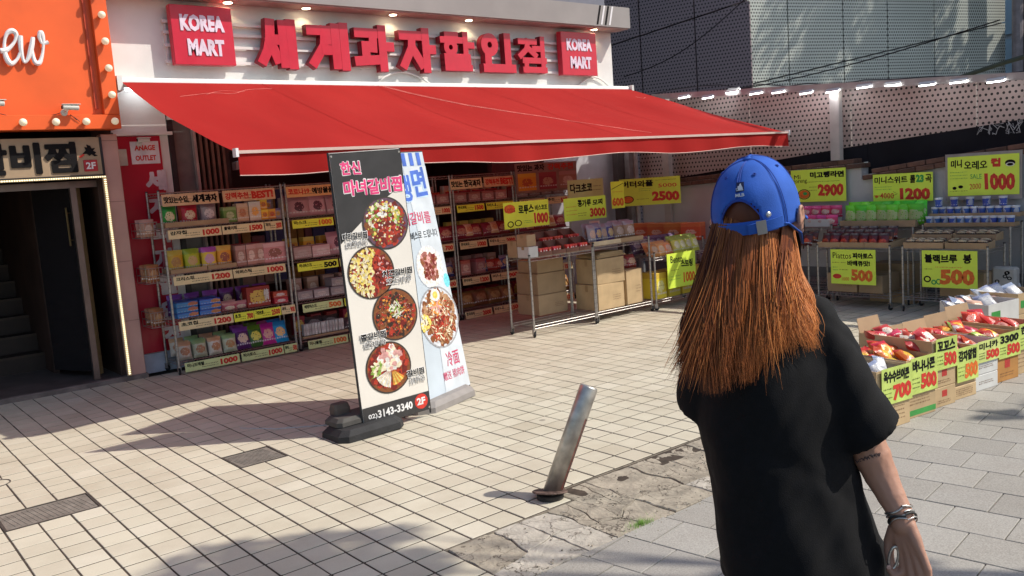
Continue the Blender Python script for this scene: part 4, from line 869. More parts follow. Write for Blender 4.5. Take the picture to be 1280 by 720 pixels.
sign('price_sign','green card reading 콩가루모찌 3000 behind purple and silver packs','price sign',(6.40,6.96,1.10),0,.64,.25,FLUG,[('콩가루',.32,.58,.32,.32,BLACK,.05),('모찌',.68,.60,.24,.26,BLACK,.05),('3000',.60,.08,.38,.4,INKR,.05)],scr=[(.05,.2,.25,.5,3,INKR),(.32,.15,.2,.2,2,BLACK)])
sign('price_sign','cream card with black letters 다크초코 hanging behind the mochi sign','price sign',(6.93,7.45,1.32),0,.58,.22,TAGG,[('다크초코',.06,.3,.62,.5,BLACK,.05)],scr=[(.7,.3,.25,.4,2,BLACK)])
sign('price_sign','bright yellow card reading 600 catching the sun under the awning','price sign',(7.30,7.12,1.18),rad(-8),.19,.31,FLUO,[('600',.04,.08,.9,.32,INKO,.06)],scr=[(.1,.55,.8,.12,1,INKR)],extra=lambda b,w,h:b.tube([(.05*w,-.002,.72*h),(.95*w,-.002,.92*h)],.003,BLACK,n=4))
print('signs ok')
# ================================================================ RACKS AND CARTS
def wire_shelf(w,d,sp=.032,truss=True):
    b=MB(); r=.0032
    for z in(0,-.028):
        for y in(.012,d-.012): b.tube([(0.0,y,z),(w,y,z)],r,CHROME,n=5)
        for x in(.012,w-.012): b.tube([(x,0,z),(x,d,z)],r,CHROME,n=5)
    if truss:
        for y in(.012,d-.012):
            n=int(w/.028); P=[(w*k/n,y,-.0 if k%2 else -.028) for k in range(n+1)]; b.tube(P,.0022,CHROME,n=4)
    x=.03
    while x<w-.02: b.box((x,d/2,.002),(.0028,d-.03,.0028),CHROME); x+=sp
    for k in(1,2): b.box((w/2,d*k/3,-.002),(w-.02,.004,.004),CHROME)
    return b
def rack(label,x,y,rz,w,d,h,zs,cast=True,group=None,cat='shelf rack',name='wire_rack',sp=.032):
    t=thing(name,label,cat,(x,y,0),rz,group); z0=.075 if cast else 0
    pb=MB(); pb.tube([(0,0,z0),(0,0,h)],.0115,CHROME,n=10); z=z0+.1
    while z<h-.03: pb.tube([(0,0,z),(0,0,z+.002)],.0122,DARKMET,n=8,caps=False); z+=.05
    pb.lathe([(.013,h-.004),(.012,h+.006),(.005,h+.008)],DARKMET,n=10); pme=pb.mesh('post')
    wm=MB(); wm.lathe([(.020,-.010),(.027,-.008),(.028,0),(.027,.008),(.020,.010)],RUBBER,n=14,M=Matrix.Translation((0,0,.028))@Matrix.Rotation(PI/2,4,'Y')); wme=wm.mesh('wheel')
    cm=MB(); cm.box((-.014,0,.05),(.003,.034,.045),CHROME); cm.box((.014,0,.05),(.003,.034,.045),CHROME); cm.box((0,0,.072),(.034,.04,.006),CHROME); cm.tube([(0,0,.07),(0,0,.09)],.008,CHROME); cme=cm.mesh('caster')
    for px in(.012,w-.012):
        for py in(.012,d-.012):
            mo('post',pme,t,(px,py,0))
            if cast: c=mo('caster',cme,t,(px,py,0),rz=rnd.uniform(-.9,.9)); mo('wheel',wme,c,(0,0,0))
    sm=wire_shelf(w,d,sp).mesh('shelf')
    for z in zs: mo('shelf',sm,t,(0,0,z))
    return t
R1Y=8.24
Z1=[.12,.52,.945,1.375]
rack('tall chrome wire rack of snacks left of the others, beside the red column',2.57,R1Y,0,1.215,.37,1.72,Z1+[1.70])
rack('tall wire rack of masks and pouches, second from the red column',3.815,R1Y+.02,0,1.20,.37,1.72,Z1+[1.70])
rack('tall wire rack mostly hidden behind the black food banner',5.035,R1Y+.04,0,.84,.37,1.70,Z1+[1.69])
rack('dim wire rack of biscuits between the blue banner and the carts',5.89,R1Y+.04,0,.92,.37,1.70,Z1+[1.69])
rack('dim wire rack behind the carts with the picture board on top',6.83,R1Y+.04,0,.90,.37,1.70,Z1+[1.69])
rack('low chrome cart with dark display boxes and bare lower shelf',5.575,6.62,0,.90,.38,.83,[.115,.80],name='wire_cart',cat='cart')
rack('middle chrome cart with big cartons on its lower shelf',6.49,6.64,0,.90,.42,.86,[.115,.82],name='wire_cart',cat='cart')
rack('chrome cart partly behind the hair, with the Bento card',7.42,6.62,0,.95,.40,.66,[.115,.60],name='wire_cart',cat='cart')
rack('shaded wire rack at the wall holding orange cake boxes',8.78,8.26,WZ,1.25,.36,.72,[.15,.66],name='wire_rack')
rack('wire cart behind the cap, farthest of the wall carts',8.47,6.16,WZ,.83,.40,.66,[.15,.63],name='wire_cart',cat='cart',sp=.05)
rack('wall cart carrying the red and black snack bags',8.47,5.24,WZ,.83,.40,.66,[.15,.63],name='wire_cart',cat='cart',sp=.05)
rack('wall cart carrying the dark biscuit trays, nearest the street',8.47,4.30,WZ,.83,.40,.66,[.15,.63],name='wire_cart',cat='cart',sp=.05)
for yy,lb in((6.16,'back rack under the pink noodle packs'),(5.24,'back rack under the tray of green bags'),(4.30,'back rack under the rows of blue cups')):
    rack('low wire '+lb,8.90,yy,WZ,.86,.30,.84,[.2,.81],cast=False,name='wire_rack',sp=.05)
# ================================================================ GOODS
PC={}
def bag_me(w,h,d,mat,seed=0):
    k=('b',w,h,d,mat.name,seed)
    if k in PC: return PC[k]
    r=random.Random(seed); b=MB(); nx,nz=12,16
    for side in(1,):
        R=[]
        for j in range(nz+1):
            v=j/nz; env=(max(0,1-abs((2*v-1)/.90)**3.2)**.6 if abs(2*v-1)<.9 else 0)*(1+.25*(.5-v)); row=[]
            for i in range(nx+1):
                u=i/nx; e=max(0,1-abs(2*u-1)**2.6)**.75; t=d/2*e*env*(1+.26*mnoise.noise(Vector((u*3,v*3,seed)))+.07*mnoise.noise(Vector((u*9,v*2,seed))))+.0007+.0008*math.sin(u*60)*(env==0); row.append((u,v,t))
            R.append(row)
        vs=[];fs=[]
        for s in(-1,1):
            for row in R:
                for u,v,t in row:
                    sq=1-.05*math.sin(PI*v); vs.append(((u-.5)*w*sq,s*t,v*h))
        n=(nx+1)
        for s in(0,1):
            o_=s*n*(nz+1)
            for j in range(nz):
                for i in range(nx):
                    a=o_+j*n+i; q=(a,a+1,a+n+1,a+n); fs.append(q if s==0 else q[::-1])
        b.add(vs,fs,mat)
    me=b.mesh('bag',True); PC[k]=me; return me
def box_me(w,h,d,mat,top=None):
    k=('x',w,h,d,mat.name)
    if k in PC: return PC[k]
    b=MB(); b.box((0,0,h/2),(w,d,h),mat,bev=min(.003,h*.1)); b.box((0,-d/2-.0004,h*.5),(w*.9,.0008,.002),MC['flap_line']); me=b.mesh('box'); PC[k]=me; return me
pm('flap_line',(.25,.18,.12),.7)
def tray(label,x,y,z,rz,w,d,h,mat=None,cat='tray',name='cardboard_tray',group=None,fl=0,bh=None):
    """open cardboard box; local origin front-left-bottom"""
    m_=mat or CARD; t=thing(name,label,cat,(x,y,z),rz,group); tk=.005
    b=MB(); b.b2((0,0,0),(w,d,tk),CARDIN); b.build('base',t)
    b=MB(); b.b2((0,0,tk+.0005),(w,tk,h),m_); b.build('front_panel',t); b=MB(); b.b2((0,d-tk,tk+.0005),(w,d,bh or h*(1.25 if fl else 1)),m_); b.build('back_panel',t)
    b=MB(); b.slab((.0,tk+.0005,tk+.001),(0,d-tk-.0005,tk+.001),(0,d-tk-.0005,bh or h*(1.25 if fl else 1)),(0,tk+.0005,h),-tk,m_); b.build('side_panel',t)
    b=MB(); b.slab((w-tk,tk+.0005,tk+.001),(w-tk,d-tk-.0005,tk+.001),(w-tk,d-tk-.0005,bh or h*(1.25 if fl else 1)),(w-tk,tk+.0005,h),-tk,m_); b.build('side_panel',t)
    return t
def carton(label,x,y,z,rz,w,d,h,mat=None,print_=None,cat='carton',group=None):
    m_=mat or CARD; t=thing('carton',label,cat,(x,y,z),rz,group)
    b=MB(); b.b2((0,0,0),(w,d,h),m_,bev=.004); b.build('box_body',t)
    b=MB(); b.b2((0.004,d*.5-.02,h+.0002),(w-.004,d*.5+.02,h+.0010),TAPE); b.b2((-.0012,d*.5-.02,h*.72),(-.0002,d*.5+.02,h),TAPE); b.build('tape',t)
    if print_:
        b=MB(); print_(b,w,h,d); b.build('printing',t)
    return t
TAPE=pm('brown_tape',(.36,.24,.12),.3,var=.06)
def place(me,name,label,cat,group,P,rz=0,rx=0,jit=.004,jr=.08):
    for p in P:
        o=mo(name,me,None,(p[0]+rnd.uniform(-jit,jit),p[1]+rnd.uniform(-jit,jit),p[2]),rot=(rx+rnd.uniform(-.03,.03),rnd.uniform(-.02,.02),rz+rnd.uniform(-jr,jr)))
        tag(o,label,cat,group)
def rowx(x0,n,dx,y,z): return [(x0+dx*i,y,z) for i in range(n)]
c_=lambda r,g,b:(r,g,b)
K={}
def pk(n,*a,**k): K[n]=pack('pack_'+n,*a,**k); return K[n]
pk('green',(.02,.30,.06),(.02,.2,.05),(.65,.60,.35)); pk('red',(.55,.03,.02),(.4,.02,.02),(.75,.60,.40)); pk('silver',(.40,.33,.35),(.25,.18,.2),(.7,.6,.6),rough=.2)
pk('greenbox',(.16,.30,.06),(.3,.4,.15),(.5,.55,.3),rough=.5); pk('peach',(.65,.42,.25),(.7,.5,.35),(.55,.22,.1),rough=.5); pk('cream',(.62,.52,.40),(.6,.55,.5),(.75,.40,.08),rough=.5)
pk('orangebox',(.75,.32,.03),(.75,.45,.05),(.5,.1,.03),rough=.5); pk('smallbox',(.45,.42,.50),(.2,.2,.4),(.7,.4,.1),rough=.5)
pk('yellow',(.72,.50,.03),(.7,.6,.1),(.5,.28,.08)); pk('lime',(.50,.60,.03),(.3,.5,.05),(.7,.5,.2)); pk('purpley',(.70,.55,.05),(.4,.1,.4),(.55,.3,.4)); pk('amber',(.75,.38,.03),(.7,.5,.1),(.3,.1,.05),rough=.5)
pk('tan',(.42,.22,.16),(.5,.3,.25),(.65,.5,.42),rough=.5); pk('pinkw',(.62,.25,.25),(.7,.4,.4),(.30,.10,.07),rough=.4)
pk('blue',(.04,.22,.60),(.03,.1,.4),(.55,.20,.06),rough=.35,er=(.25,.35),ec=(.78,.5)); pk('pinkroll',(.5,.12,.2),(.6,.3,.3),(.7,.6,.5)); pk('choco',(.35,.02,.02),(.3,.01,.01),(.75,.50,.10),rough=.5,er=(.4,.35)); pk('redbox',(.50,.02,.02),(.4,.02,.02),(.7,.6,.6),rough=.5)
pk('pretzel',(.62,.56,.48),(.6,.35,.2),(.45,.20,.10)); pk('pretzelg',(.55,.58,.42),(.3,.45,.2),(.45,.22,.10)); pk('blackdot',(.03,.03,.035),(.1,.1,.1),(.6,.6,.6)); pk('purple',(.10,.02,.14),(.2,.05,.3),(.7,.55,.4)); pk('limegr',(.05,.14,.03),(.1,.2,.02),(.7,.65,.1)); pk('magenta',(.52,.03,.22),(.4,.02,.2),(.7,.4,.3)); pk('bluechip',(.02,.28,.62),(.02,.2,.5),(.75,.5,.2))
pk('pinkmask',(.55,.30,.33),(.45,.22,.26),(.10,.03,.05),rough=.35,er=(.22,.25),sp=1); pk('pinkbox',(.55,.36,.36),(.5,.3,.3),(.6,.45,.45),rough=.5); pk('greymask',(.35,.30,.32),(.3,.25,.28),(.5,.42,.42),rough=.4); pk('whitestick',(.62,.60,.58),(.6,.6,.6),(.5,.45,.45),rough=.4); pk('dkpack',(.06,.045,.05),(.1,.06,.06),(.25,.2,.2))
pk('redpack',(.40,.03,.03),(.5,.05,.04),(.6,.4,.3)); pk('redtray',(.30,.03,.04),(.35,.05,.05),(.5,.3,.2)); pk('brownbag',(.28,.12,.05),(.3,.15,.06),(.42,.24,.10),rough=.25); pk('dimpink',(.42,.20,.20),(.4,.1,.1),(.6,.45,.4),rough=.5)
pk('lotus',(.60,.03,.03),(.7,.1,.08),(.75,.72,.68),rough=.4); pk('navysn',(.05,.05,.22),(.3,.3,.4),(.55,.38,.2)); pk('silversn',(.28,.26,.30),(.3,.25,.3),(.5,.35,.25)); pk('goldsn',(.32,.20,.12),(.35,.3,.35),(.5,.4,.35),rough=.2)
pk('cakebox',(.55,.13,.03),(.6,.2,.05),(.65,.45,.35),rough=.45,er=(.3,.14)); pk('orangepk',(.75,.32,.12),(.75,.45,.2),(.7,.5,.35)); pk('yelgr',(.60,.62,.10),(.35,.5,.1),(.75,.75,.5)); pk('dkpurple',(.08,.04,.10),(.15,.1,.2),(.3,.25,.3)); pk('yelbox',(.70,.55,.05),(.6,.4,.05),(.7,.65,.3),rough=.5)
pk('noodle',(.55,.03,.12),(.6,.05,.2),(.6,.45,.40)); pk('greenbag',(.12,.48,.03),(.10,.55,.02),(.38,.50,.22),rough=.25,band=.75,er=(.42,.28)); pk('piattos',(.10,.012,.012),(.03,.01,.01),(.55,.10,.04),er=(.4,.2),ec=(.5,.35)); pk('bluecup',(.05,.12,.45),(.65,.68,.75),(.45,.5,.65),rough=.4,er=(.3,.3)); pk('darkbis',(.07,.03,.02),(.1,.05,.03),(.50,.40,.26),rough=.4,er=(.42,.3))
pk('redwhite',(.55,.03,.04),(.5,.05,.06),(.70,.62,.52)); pk('orred',(.62,.12,.02),(.5,.03,.02),(.75,.45,.05)); pk('silverwr',(.55,.56,.60),(.3,.35,.5),(.7,.7,.7),rough=.2); pk('mix',(.62,.60,.55),(.6,.1,.08),(.55,.50,.12)); pk('redfoil',(.55,.03,.02),(.6,.05,.04),(.7,.3,.25),rough=.2)
# ---- rack 1, top shelf
zt=Z1[3]+.004; Yf=R1Y+.02
t=tray('long low cardboard tray on the left rack top shelf',2.61,Yf-.01,zt,0,.60,.28,.045)
place(bag_me(.145,.20,.07,K['green']),'snack_bag','tall green snack bag at the left end of the top shelf','snack bag','green snack bags, top shelf of the left rack',[(2.675,Yf+.06,zt+.008),(2.70,Yf+.17,zt+.008)])
place(bag_me(.155,.20,.07,K['red'],1),'snack_bag','red snack bag beside the green ones on the top shelf','snack bag','red snack bags, top shelf of the left rack',[(2.86,Yf+.06,zt+.008),(2.87,Yf+.17,zt+.008)])
place(bag_me(.15,.20,.07,K['silver'],2),'snack_bag','silver pink snack bag beside red one on the top shelf','snack bag','silver snack bags, top shelf of the left rack',[(3.05,Yf+.06,zt+.008),(3.06,Yf+.17,zt+.008)])
place(box_me(.13,.15,.09,K['greenbox']),'snack_tub','rounded green snack tub mid top shelf of the left rack','tub',None,[(3.235,Yf+.06,zt)])
place(box_me(.115,.175,.10,K['peach']),'snack_box','peach coloured biscuit box right of the green tub','snack box',None,[(3.365,Yf+.06,zt)])
place(box_me(.12,.185,.10,K['cream']),'snack_box','cream box with orange picture on the left rack top shelf','snack box',None,[(3.49,Yf+.06,zt)])
place(box_me(.075,.10,.08,K['orangebox']),'snack_box','little orange biscuit box stacked near the right of top shelf','snack box','orange boxes, top shelf of the left rack',[(3.59,Yf+.06,zt),(3.59,Yf+.06,zt+.101),(3.665,Yf+.05,zt),(3.60,Yf+.15,zt)],jr=.03)
place(box_me(.065,.10,.06,K['smallbox']),'snack_box','small lilac box at the right end of the top shelf','snack box','lilac boxes, right end of the top shelf',[(3.735,Yf+.06,zt),(3.68,Yf+.14,zt+.09)])
# ---- rack 1, second shelf
z2=Z1[2]+.004
tray('cardboard tray under the yellow bags, second shelf of left rack',2.61,Yf-.01,z2,0,.34,.26,.04); tray('cardboard tray under the purple and amber bags, second shelf',2.96,Yf-.01,z2,0,.28,.26,.04)
for k,(n,lb) in enumerate([('yellow','yellow dried fruit bag, first on second shelf of left rack'),('lime','lime green fruit bag, second on the second shelf'),('purpley','yellow and purple bag, third on the second shelf'),('amber','amber orange pack, fourth on the second shelf')]):
    place(bag_me(.145,.205,.06,K[n],k+4),'snack_bag',lb,'snack bag',n+' packs, second shelf of the left rack',[(2.685+.155*k,Yf+.05,z2+.008),(2.69+.155*k,Yf+.13,z2+.008)])
place(box_me(.10,.20,.16,K['tan']),'snack_box','brown wafer box with pale print on the second shelf','snack box','brown wafer boxes, second shelf',[(3.30,Yf+.09,z2),(3.405,Yf+.09,z2),(3.51-.005,Yf+.09,z2)],jr=.02)
place(box_me(.235,.195,.16,K['pinkw']),'snack_box','wide pink box at the right of the second shelf','snack box','wide pink boxes, second shelf',[(3.655,Yf+.09,z2)],jr=.02)
# ---- rack 1, third shelf
z3=Z1[1]+.004
for i in range(2):
    for j in range(3): place(box_me(.20,.05,.10,K['blue']),'biscuit_pack','blue biscuit pack in the piles at the left of third shelf','biscuit pack','blue biscuit packs, third shelf of the left rack',[(2.73+.215*i,Yf+.06,z3+.051*j),(2.74+.215*i,Yf+.19,z3+.051*j)],jr=.05)
place(bag_me(.16,.09,.06,K['pinkroll'],8),'snack_bag','pink flat snack pack mid third shelf of left rack','snack bag','pink packs, third shelf',[(3.14,Yf+.06,z3),(3.16,Yf+.15,z3+.01),(3.26,Yf+.08,z3)],rx=.3)
place(box_me(.24,.20,.13,K['choco']),'snack_box','red pie box with yellow picture and white 情 character','snack box',None,[(3.44,Yf+.09,z3)],jr=.02)
b=MB(); put_text(b,'情',3.49,z3+.06,.055,.11,WHITE,y=Yf+.015,off=.03); tag(b.build('box_lettering'),'white 情 lettering card on the red pie box','lettering')
place(box_me(.15,.06,.12,K['redbox']),'snack_box','flat red box at the right end of third shelf','snack box','flat red boxes, third shelf',[(3.67,Yf+.08,z3),(3.67,Yf+.08,z3+.061)],jr=.03)
# ---- rack 1, bottom shelf
z4=Z1[0]+.004
for k in range(4): place(bag_me(.135,.17,.09,K['pretzel' if k%2==0 else 'pretzelg'],k+11),'snack_bag',['pale tan','pale green'][k%2]+' pretzel bag on bottom shelf of left rack','snack bag',['pale tan','pale green'][k%2]+' pretzel bags, bottom shelf',[(2.67+.145*k,Yf+.05,z4),(2.68+.145*k,Yf+.15,z4),(2.66+.145*k,Yf+.24,z4+.02)],rx=-.12)
for k,(n,lb) in enumerate([('purple','dark purple snack bag lying on the bottom shelf'),('limegr','dark green and yellow snack bag on the bottom shelf'),('magenta','magenta snack bag on the bottom shelf of left rack'),('bluechip','blue corn snack bag at the right of bottom shelf')]):
    place(bag_me(.16,.22,.08,K[n],k+20),'snack_bag',lb,'snack bag',n+' bags, bottom shelf',[(3.26+.13*k,Yf+.07,z4),(3.27+.13*k,Yf+.18,z4+.015)],rx=-.35)
place(bag_me(.15,.10,.06,K['blackdot'],31),'snack_bag','black snack bag behind the pretzels on the bottom shelf','snack bag','black bags, bottom shelf',[(3.1,Yf+.26,z4+.05),(3.25,Yf+.27,z4+.06),(3.36,Yf+.28,z4+.07)],rx=-.3)
# side baskets on the left end of rack 1
for k,z in enumerate((1.30,.88,.47)):
    t=thing('wire_basket','wire side basket on the left rack end, '+['topmost','middle','lowest'][k]+' of three','basket',(2.40,8.30,z))
    b=MB()
    for zz in(0,.07,.14):
        P=[(0,0,zz),(.155,0,zz),(.155,.28,zz),(0,.28,zz),(0,0,zz)]; b.tube(P,.003,CHROME,n=4)
    b.build('rim',t); b=MB()
    for xx in[.03*i for i in range(6)]: b.tube([(xx,0,.14),(xx,0,0),(xx,.28,0),(xx,.28,.14)],.0018,CHROME,n=4)
    tag(b.build('mesh',t),kind='stuff')
    place(bag_me(.12,.16,.05,K[['tan','brownbag','brownbag'][k]],40+k),'snack_bag','snack bag in the '+['topmost','middle','lowest'][k]+' side basket','snack bag','bags in side basket '+['top','middle','low'][k],[(2.48,8.35,z+.01),(2.48,8.43,z+.01),(2.47,8.51,z+.01)],rz=.2)
# ---- rack 2
zt,z2,z3,z4=[Z1[i]+.004 for i in(3,2,1,0)]; Y2=Yf+.02
place(bag_me(.24,.20,.05,K['pinkmask'],50),'mask_pack','pink pack with black heart, top shelf of the mask rack','mask pack','pink packs, top shelf of the mask rack',[(3.99+.21*i,Y2+.05+.02*(i%2),zt) for i in range(5)]+[(4.0+.21*i,Y2+.14,zt+.02) for i in range(5)],rx=-.1)
place(box_me(.20,.12,.20,K['pinkbox']),'mask_box','pinkish mask box on the mask rack second shelf','mask box','pinkish boxes, second shelf of the mask rack',[(3.96+.22*i,Y2+.12,z2) for i in range(2)],jr=.03)
place(bag_me(.26,.24,.08,K['pinkmask'],51),'mask_pack','big loose pink pack on the mask rack second shelf','mask pack','loose pink packs, second shelf of the mask rack',[(4.42,Y2+.08,z2),(4.62,Y2+.08,z2),(4.85,Y2+.08,z2)],rx=-.2)
place(box_me(.17,.09,.16,K['greymask']),'mask_box','greyish mask box on the mask rack third shelf','mask box','greyish boxes, third shelf of the mask rack',[(3.94+.19*i,Y2+.09,z3) for i in range(6)]+[(4.34+.19*i,Y2+.09,z3+.091) for i in range(4)],jr=.04)
place(box_me(.028,.12,.05,K['whitestick']),'slim_pack','slim white pack standing on the mask rack bottom shelf','slim pack','slim white packs, bottom shelf of the mask rack',[(3.90+.034*i,Y2+.05,z4+.02) for i in range(14)],jr=.1)
place(bag_me(.20,.14,.08,K['dkpack'],52),'dark_pack','dark glossy pack on the mask rack bottom shelf','dark pack','dark packs, bottom shelf of the mask rack',[(4.48,Y2+.07,z4),(4.66,Y2+.07,z4),(4.84,Y2+.07,z4),(4.3,Y2+.2,z4+.04),(4.1,Y2+.2,z4+.05)],rx=-.4)
tray('shallow pale tray on the mask rack bottom shelf',3.86,Y2-.01,z4,0,.52,.25,.02)
# ---- racks 3-5
for rx_,nm in((5.06,'hidden rack'),(5.91,'dim fourth rack'),(6.85,'dim fifth rack')):
    n=4 if rx_<5.5 else 4
    place(box_me(.17,.11,.18,K['dimpink']),'biscuit_box','pinkish biscuit box, top shelf of '+nm,'biscuit box','pinkish boxes, top shelf of '+nm,[(rx_+.12+.20*i,Y2+.13,zt) for i in range(n)],jr=.04)
    place(box_me(.15,.13,.12,K['redpack']),'biscuit_box','red box at the back of '+nm+' top shelf','biscuit box','red boxes, top shelf of '+nm,[(rx_+.12+.20*i,Y2+.26,zt+.0) for i in range(n)],jr=.04)
    place(bag_me(.22,.17,.10,K['redtray'],60),'snack_bag','dark red snack pack, second shelf of '+nm,'snack bag','dark red packs, second shelf of '+nm,[(rx_+.12+.21*i,Y2+.08,z2) for i in range(n)],rx=-.3)
    place(box_me(.14,.17,.12,K['dimpink']),'biscuit_box','dull pink box, third shelf of '+nm,'biscuit box','dull pink boxes, third shelf of '+nm,[(rx_+.1+.23*i,Y2+.09,z3) for i in range(2)],jr=.06)
    place(bag_me(.20,.14,.10,K['redpack'],61),'snack_bag','crumpled red pack, third shelf of '+nm,'snack bag','crumpled red packs, third shelf of '+nm,[(rx_+.5+.18*i,Y2+.09,z3) for i in range(2)],rx=-.3)
    place(bag_me(.22,.20,.12,K['brownbag'],62),'bread_bag','brown bread bag, bottom shelf of '+nm,'bread bag','brown bread bags, bottom shelf of '+nm,[(rx_+.13+.21*i,Y2+.09,z4) for i in range(n)],rx=-.35)
for rx_,n_,nm in((3.86,5,'mask rack'),(5.06,4,'hidden rack'),(5.91,4,'fourth rack'),(6.85,4,'fifth rack')):
    for zq,wh,kk,col in((Z1[3],'top shelf','cream','cream'),(Z1[2],'second shelf','amber','amber'),(Z1[1],'third shelf','tan','tan'),(Z1[0],'bottom shelf','choco','dark red')):
        place(box_me(.13,.20,.09,K[kk]),'snack_box',col+' box in the back row, %s of %s'%(wh,nm),'snack box',col+' back row, %s of %s'%(wh,nm),[(rx_+.1+.19*i,Y2+.29,zq+.004) for i in range(n_)],jr=.1)
for zq,wh,kk,col in((Z1[2],'second shelf','redtray','dark red'),(Z1[1],'third shelf','purple','purple')):
    place(bag_me(.15,.20,.07,K[kk],66),'snack_bag',col+' bag in the back row, %s of left rack'%wh,'snack bag',col+' back row, %s of left rack'%wh,[(2.7+.17*i,Yf+.27,zq+.01) for i in range(6)],jr=.15)
for rx_,nm in((5.06,'hidden rack'),(5.91,'dim fourth rack'),(6.85,'dim fifth rack')):
    place(bag_me(.15,.17,.08,K['navysn'],67),'snack_bag','navy bag leaning in the middle, third shelf of '+nm,'snack bag','navy bags, third shelf of '+nm,[(rx_+.38,Y2+.06,Z1[1]+.004),(rx_+.74,Y2+.07,Z1[1]+.004)],rx=-.2)
    place(bag_me(.12,.15,.07,K['peach'],68),'snack_bag','peach bag on top of packs, second shelf of '+nm,'snack bag','peach bags, second shelf of '+nm,[(rx_+.22,Y2+.05,Z1[2]+.03),(rx_+.6,Y2+.05,Z1[2]+.03)],rx=-.4)
t=thing('picture_board','dim board of three snack pictures above the fifth rack','board',(6.80,8.22,1.42)); b=MB(); b.b2((0,0,0),(1.02,.012,.36),pm('board_backing',(.30,.2,.17),.7)); b.build('board',t)
for k,n in enumerate(('orangebox','redtray','tan')):
    b=MB(); b.b2((.03+.34*k,-.003,.03),(.32+.34*k,-.0005,.24),K[n]); b.build('picture',t)
b=MB(); put_text(b,'맛있는 과자',.03,.265,.44,.08,BLACK,y=-.0005,off=.05); put_text(b,'강력추천',.52,.265,.44,.08,INKR,y=-.0005,off=.05); b.build('lettering',t)
# ---- price tags on rack fronts
def ptag(lab,x,z,w,items,bg=None,h=.085,y=None,tilt=0): return sign('price_tag',lab,'price tag',(x,(y or R1Y)-.012,z),0,w,h,bg or TAGY,items,rx=rad(-6),th=.003,scr=[(.30,.12,.30,.5,2,BLACK)])
PTN={}
def pt(name,price,x,z,w,where,bg=None,y=None,col=None):
    PTN[where]=PTN.get(where,0)+1; where=['first','second','third'][PTN[where]-1]+' from left on '+where
    bgN='cream' if bg in(None,TAGY) else ('orange' if bg is TAGO else 'yellow green')
    ptag('%s price tag reading %s %s, %s'%(bgN,name,price,where),x,z,w,[(name,.04,.45,.30,.42,BLACK,.04),(price,.64,.15,.32,.66,col or INKR,.055)],bg,y=y)
b1=Z1
ptag('cream header card 맛있는수입 세계과자 on top of the left rack',2.60,1.575,.53,[('맛있는수입,',.03,.2,.44,.6,BLACK,.05),('세계과자',.52,.15,.45,.7,BLACK,.07)],TAGO if 0 else pm('tan_header',(.72,.50,.28),.6),.11)
ptag('tan header card 강력추천 BEST in red on the left rack',3.17,1.575,.53,[('강력추천',.04,.2,.44,.6,INKR,.05),('BEST!',.54,.15,.42,.7,INKR,.06)],MC['tan_header'],.11)
ptag('orange header card 코로나19 예방물품 on the mask rack',3.83,1.575,.56,[('코로나19',.03,.2,.42,.6,INKR,.05),('예방물품',.50,.2,.44,.6,BLACK,.05)],TAGO,.11,y=R1Y+.02)
ptag('short tan header card beside the banner top',4.42,1.575,.40,[('물품',.05,.2,.35,.6,BLACK,.05),('추천',.5,.2,.4,.6,INKR,.05)],MC['tan_header'],.11,y=R1Y+.02)
ptag('cream header card 맛있는 한국과자 on the dim fourth rack',5.86,1.53,.46,[('맛있는',.03,.2,.35,.6,BLACK,.05),('한국과자',.42,.15,.54,.7,BLACK,.06)],TAGY,.12,y=R1Y+.04)
ptag('pinkish header card 강력추천 BEST on the dim fourth rack',6.35,1.53,.46,[('강력추천',.04,.2,.46,.6,INKR,.05),('BEST!',.54,.15,.42,.7,INKR,.06)],MC['tan_header'],.12,y=R1Y+.04)
pt('감자칩','1000',2.62,b1[3]-.105,.50,'the left rack top shelf'); pt('롤웨이퍼','1500',3.13,b1[3]-.105,.42,'the left rack top shelf'); pt('과자','2000',3.56,b1[3]-.105,.18,'the top shelf right end')
pt('크리스피','1200',2.62,b1[2]-.105,.56,'the left rack second shelf'); pt('와퍼스틱','1000',3.19,b1[2]-.105,.54,'the left rack second shelf')
pt('초코칩','1200',2.62,b1[1]-.105,.52,'the left rack third shelf'); pt('초코','700',3.15,b1[1]-.105,.20,'the left rack third shelf',FLUO); pt('정','2500',3.355,b1[1]-.105,.28,'the left rack third shelf',FLUO); pt('과자','900',3.64,b1[1]-.105,.15,'the third shelf right end')
pt('미니프레첼','1000',2.63,b1[0]-.10,.53,'the left rack bottom shelf',TAGG); pt('피아토스','1000',3.18,b1[0]-.10,.44,'the left rack bottom shelf',TAGG); pt('과자','500',3.63,b1[0]-.10,.14,'the bottom shelf right end',TAGG)
yy=R1Y+.02
pt('마스크','1000',3.86,b1[3]-.115,.46,'the mask rack top shelf',FLUO,yy,INKO); pt('물품','1500',4.34,b1[3]-.115,.3,'the mask rack top shelf',TAGO,yy)
pt('미니마스크','500',3.87,b1[2]-.125,.46,'the mask rack second shelf',FLUO,yy,BLACK); pt('마스크','1200',4.35,b1[2]-.125,.3,'the mask rack second shelf',TAGG,yy)
pt('예방마스크','500',3.88,b1[1]-.125,.46,'the mask rack third shelf',TAGG,yy,INKO); pt('물품','900',4.36,b1[1]-.125,.3,'the mask rack third shelf',FLUO,yy)
pt('미니물품','1000',3.90,b1[0]-.11,.46,'the mask rack bottom shelf',TAGG,yy,INKO); pt('마스크','2000',4.38,b1[0]-.11,.35,'the mask rack bottom shelf',TAGG,yy)
yy=R1Y+.04
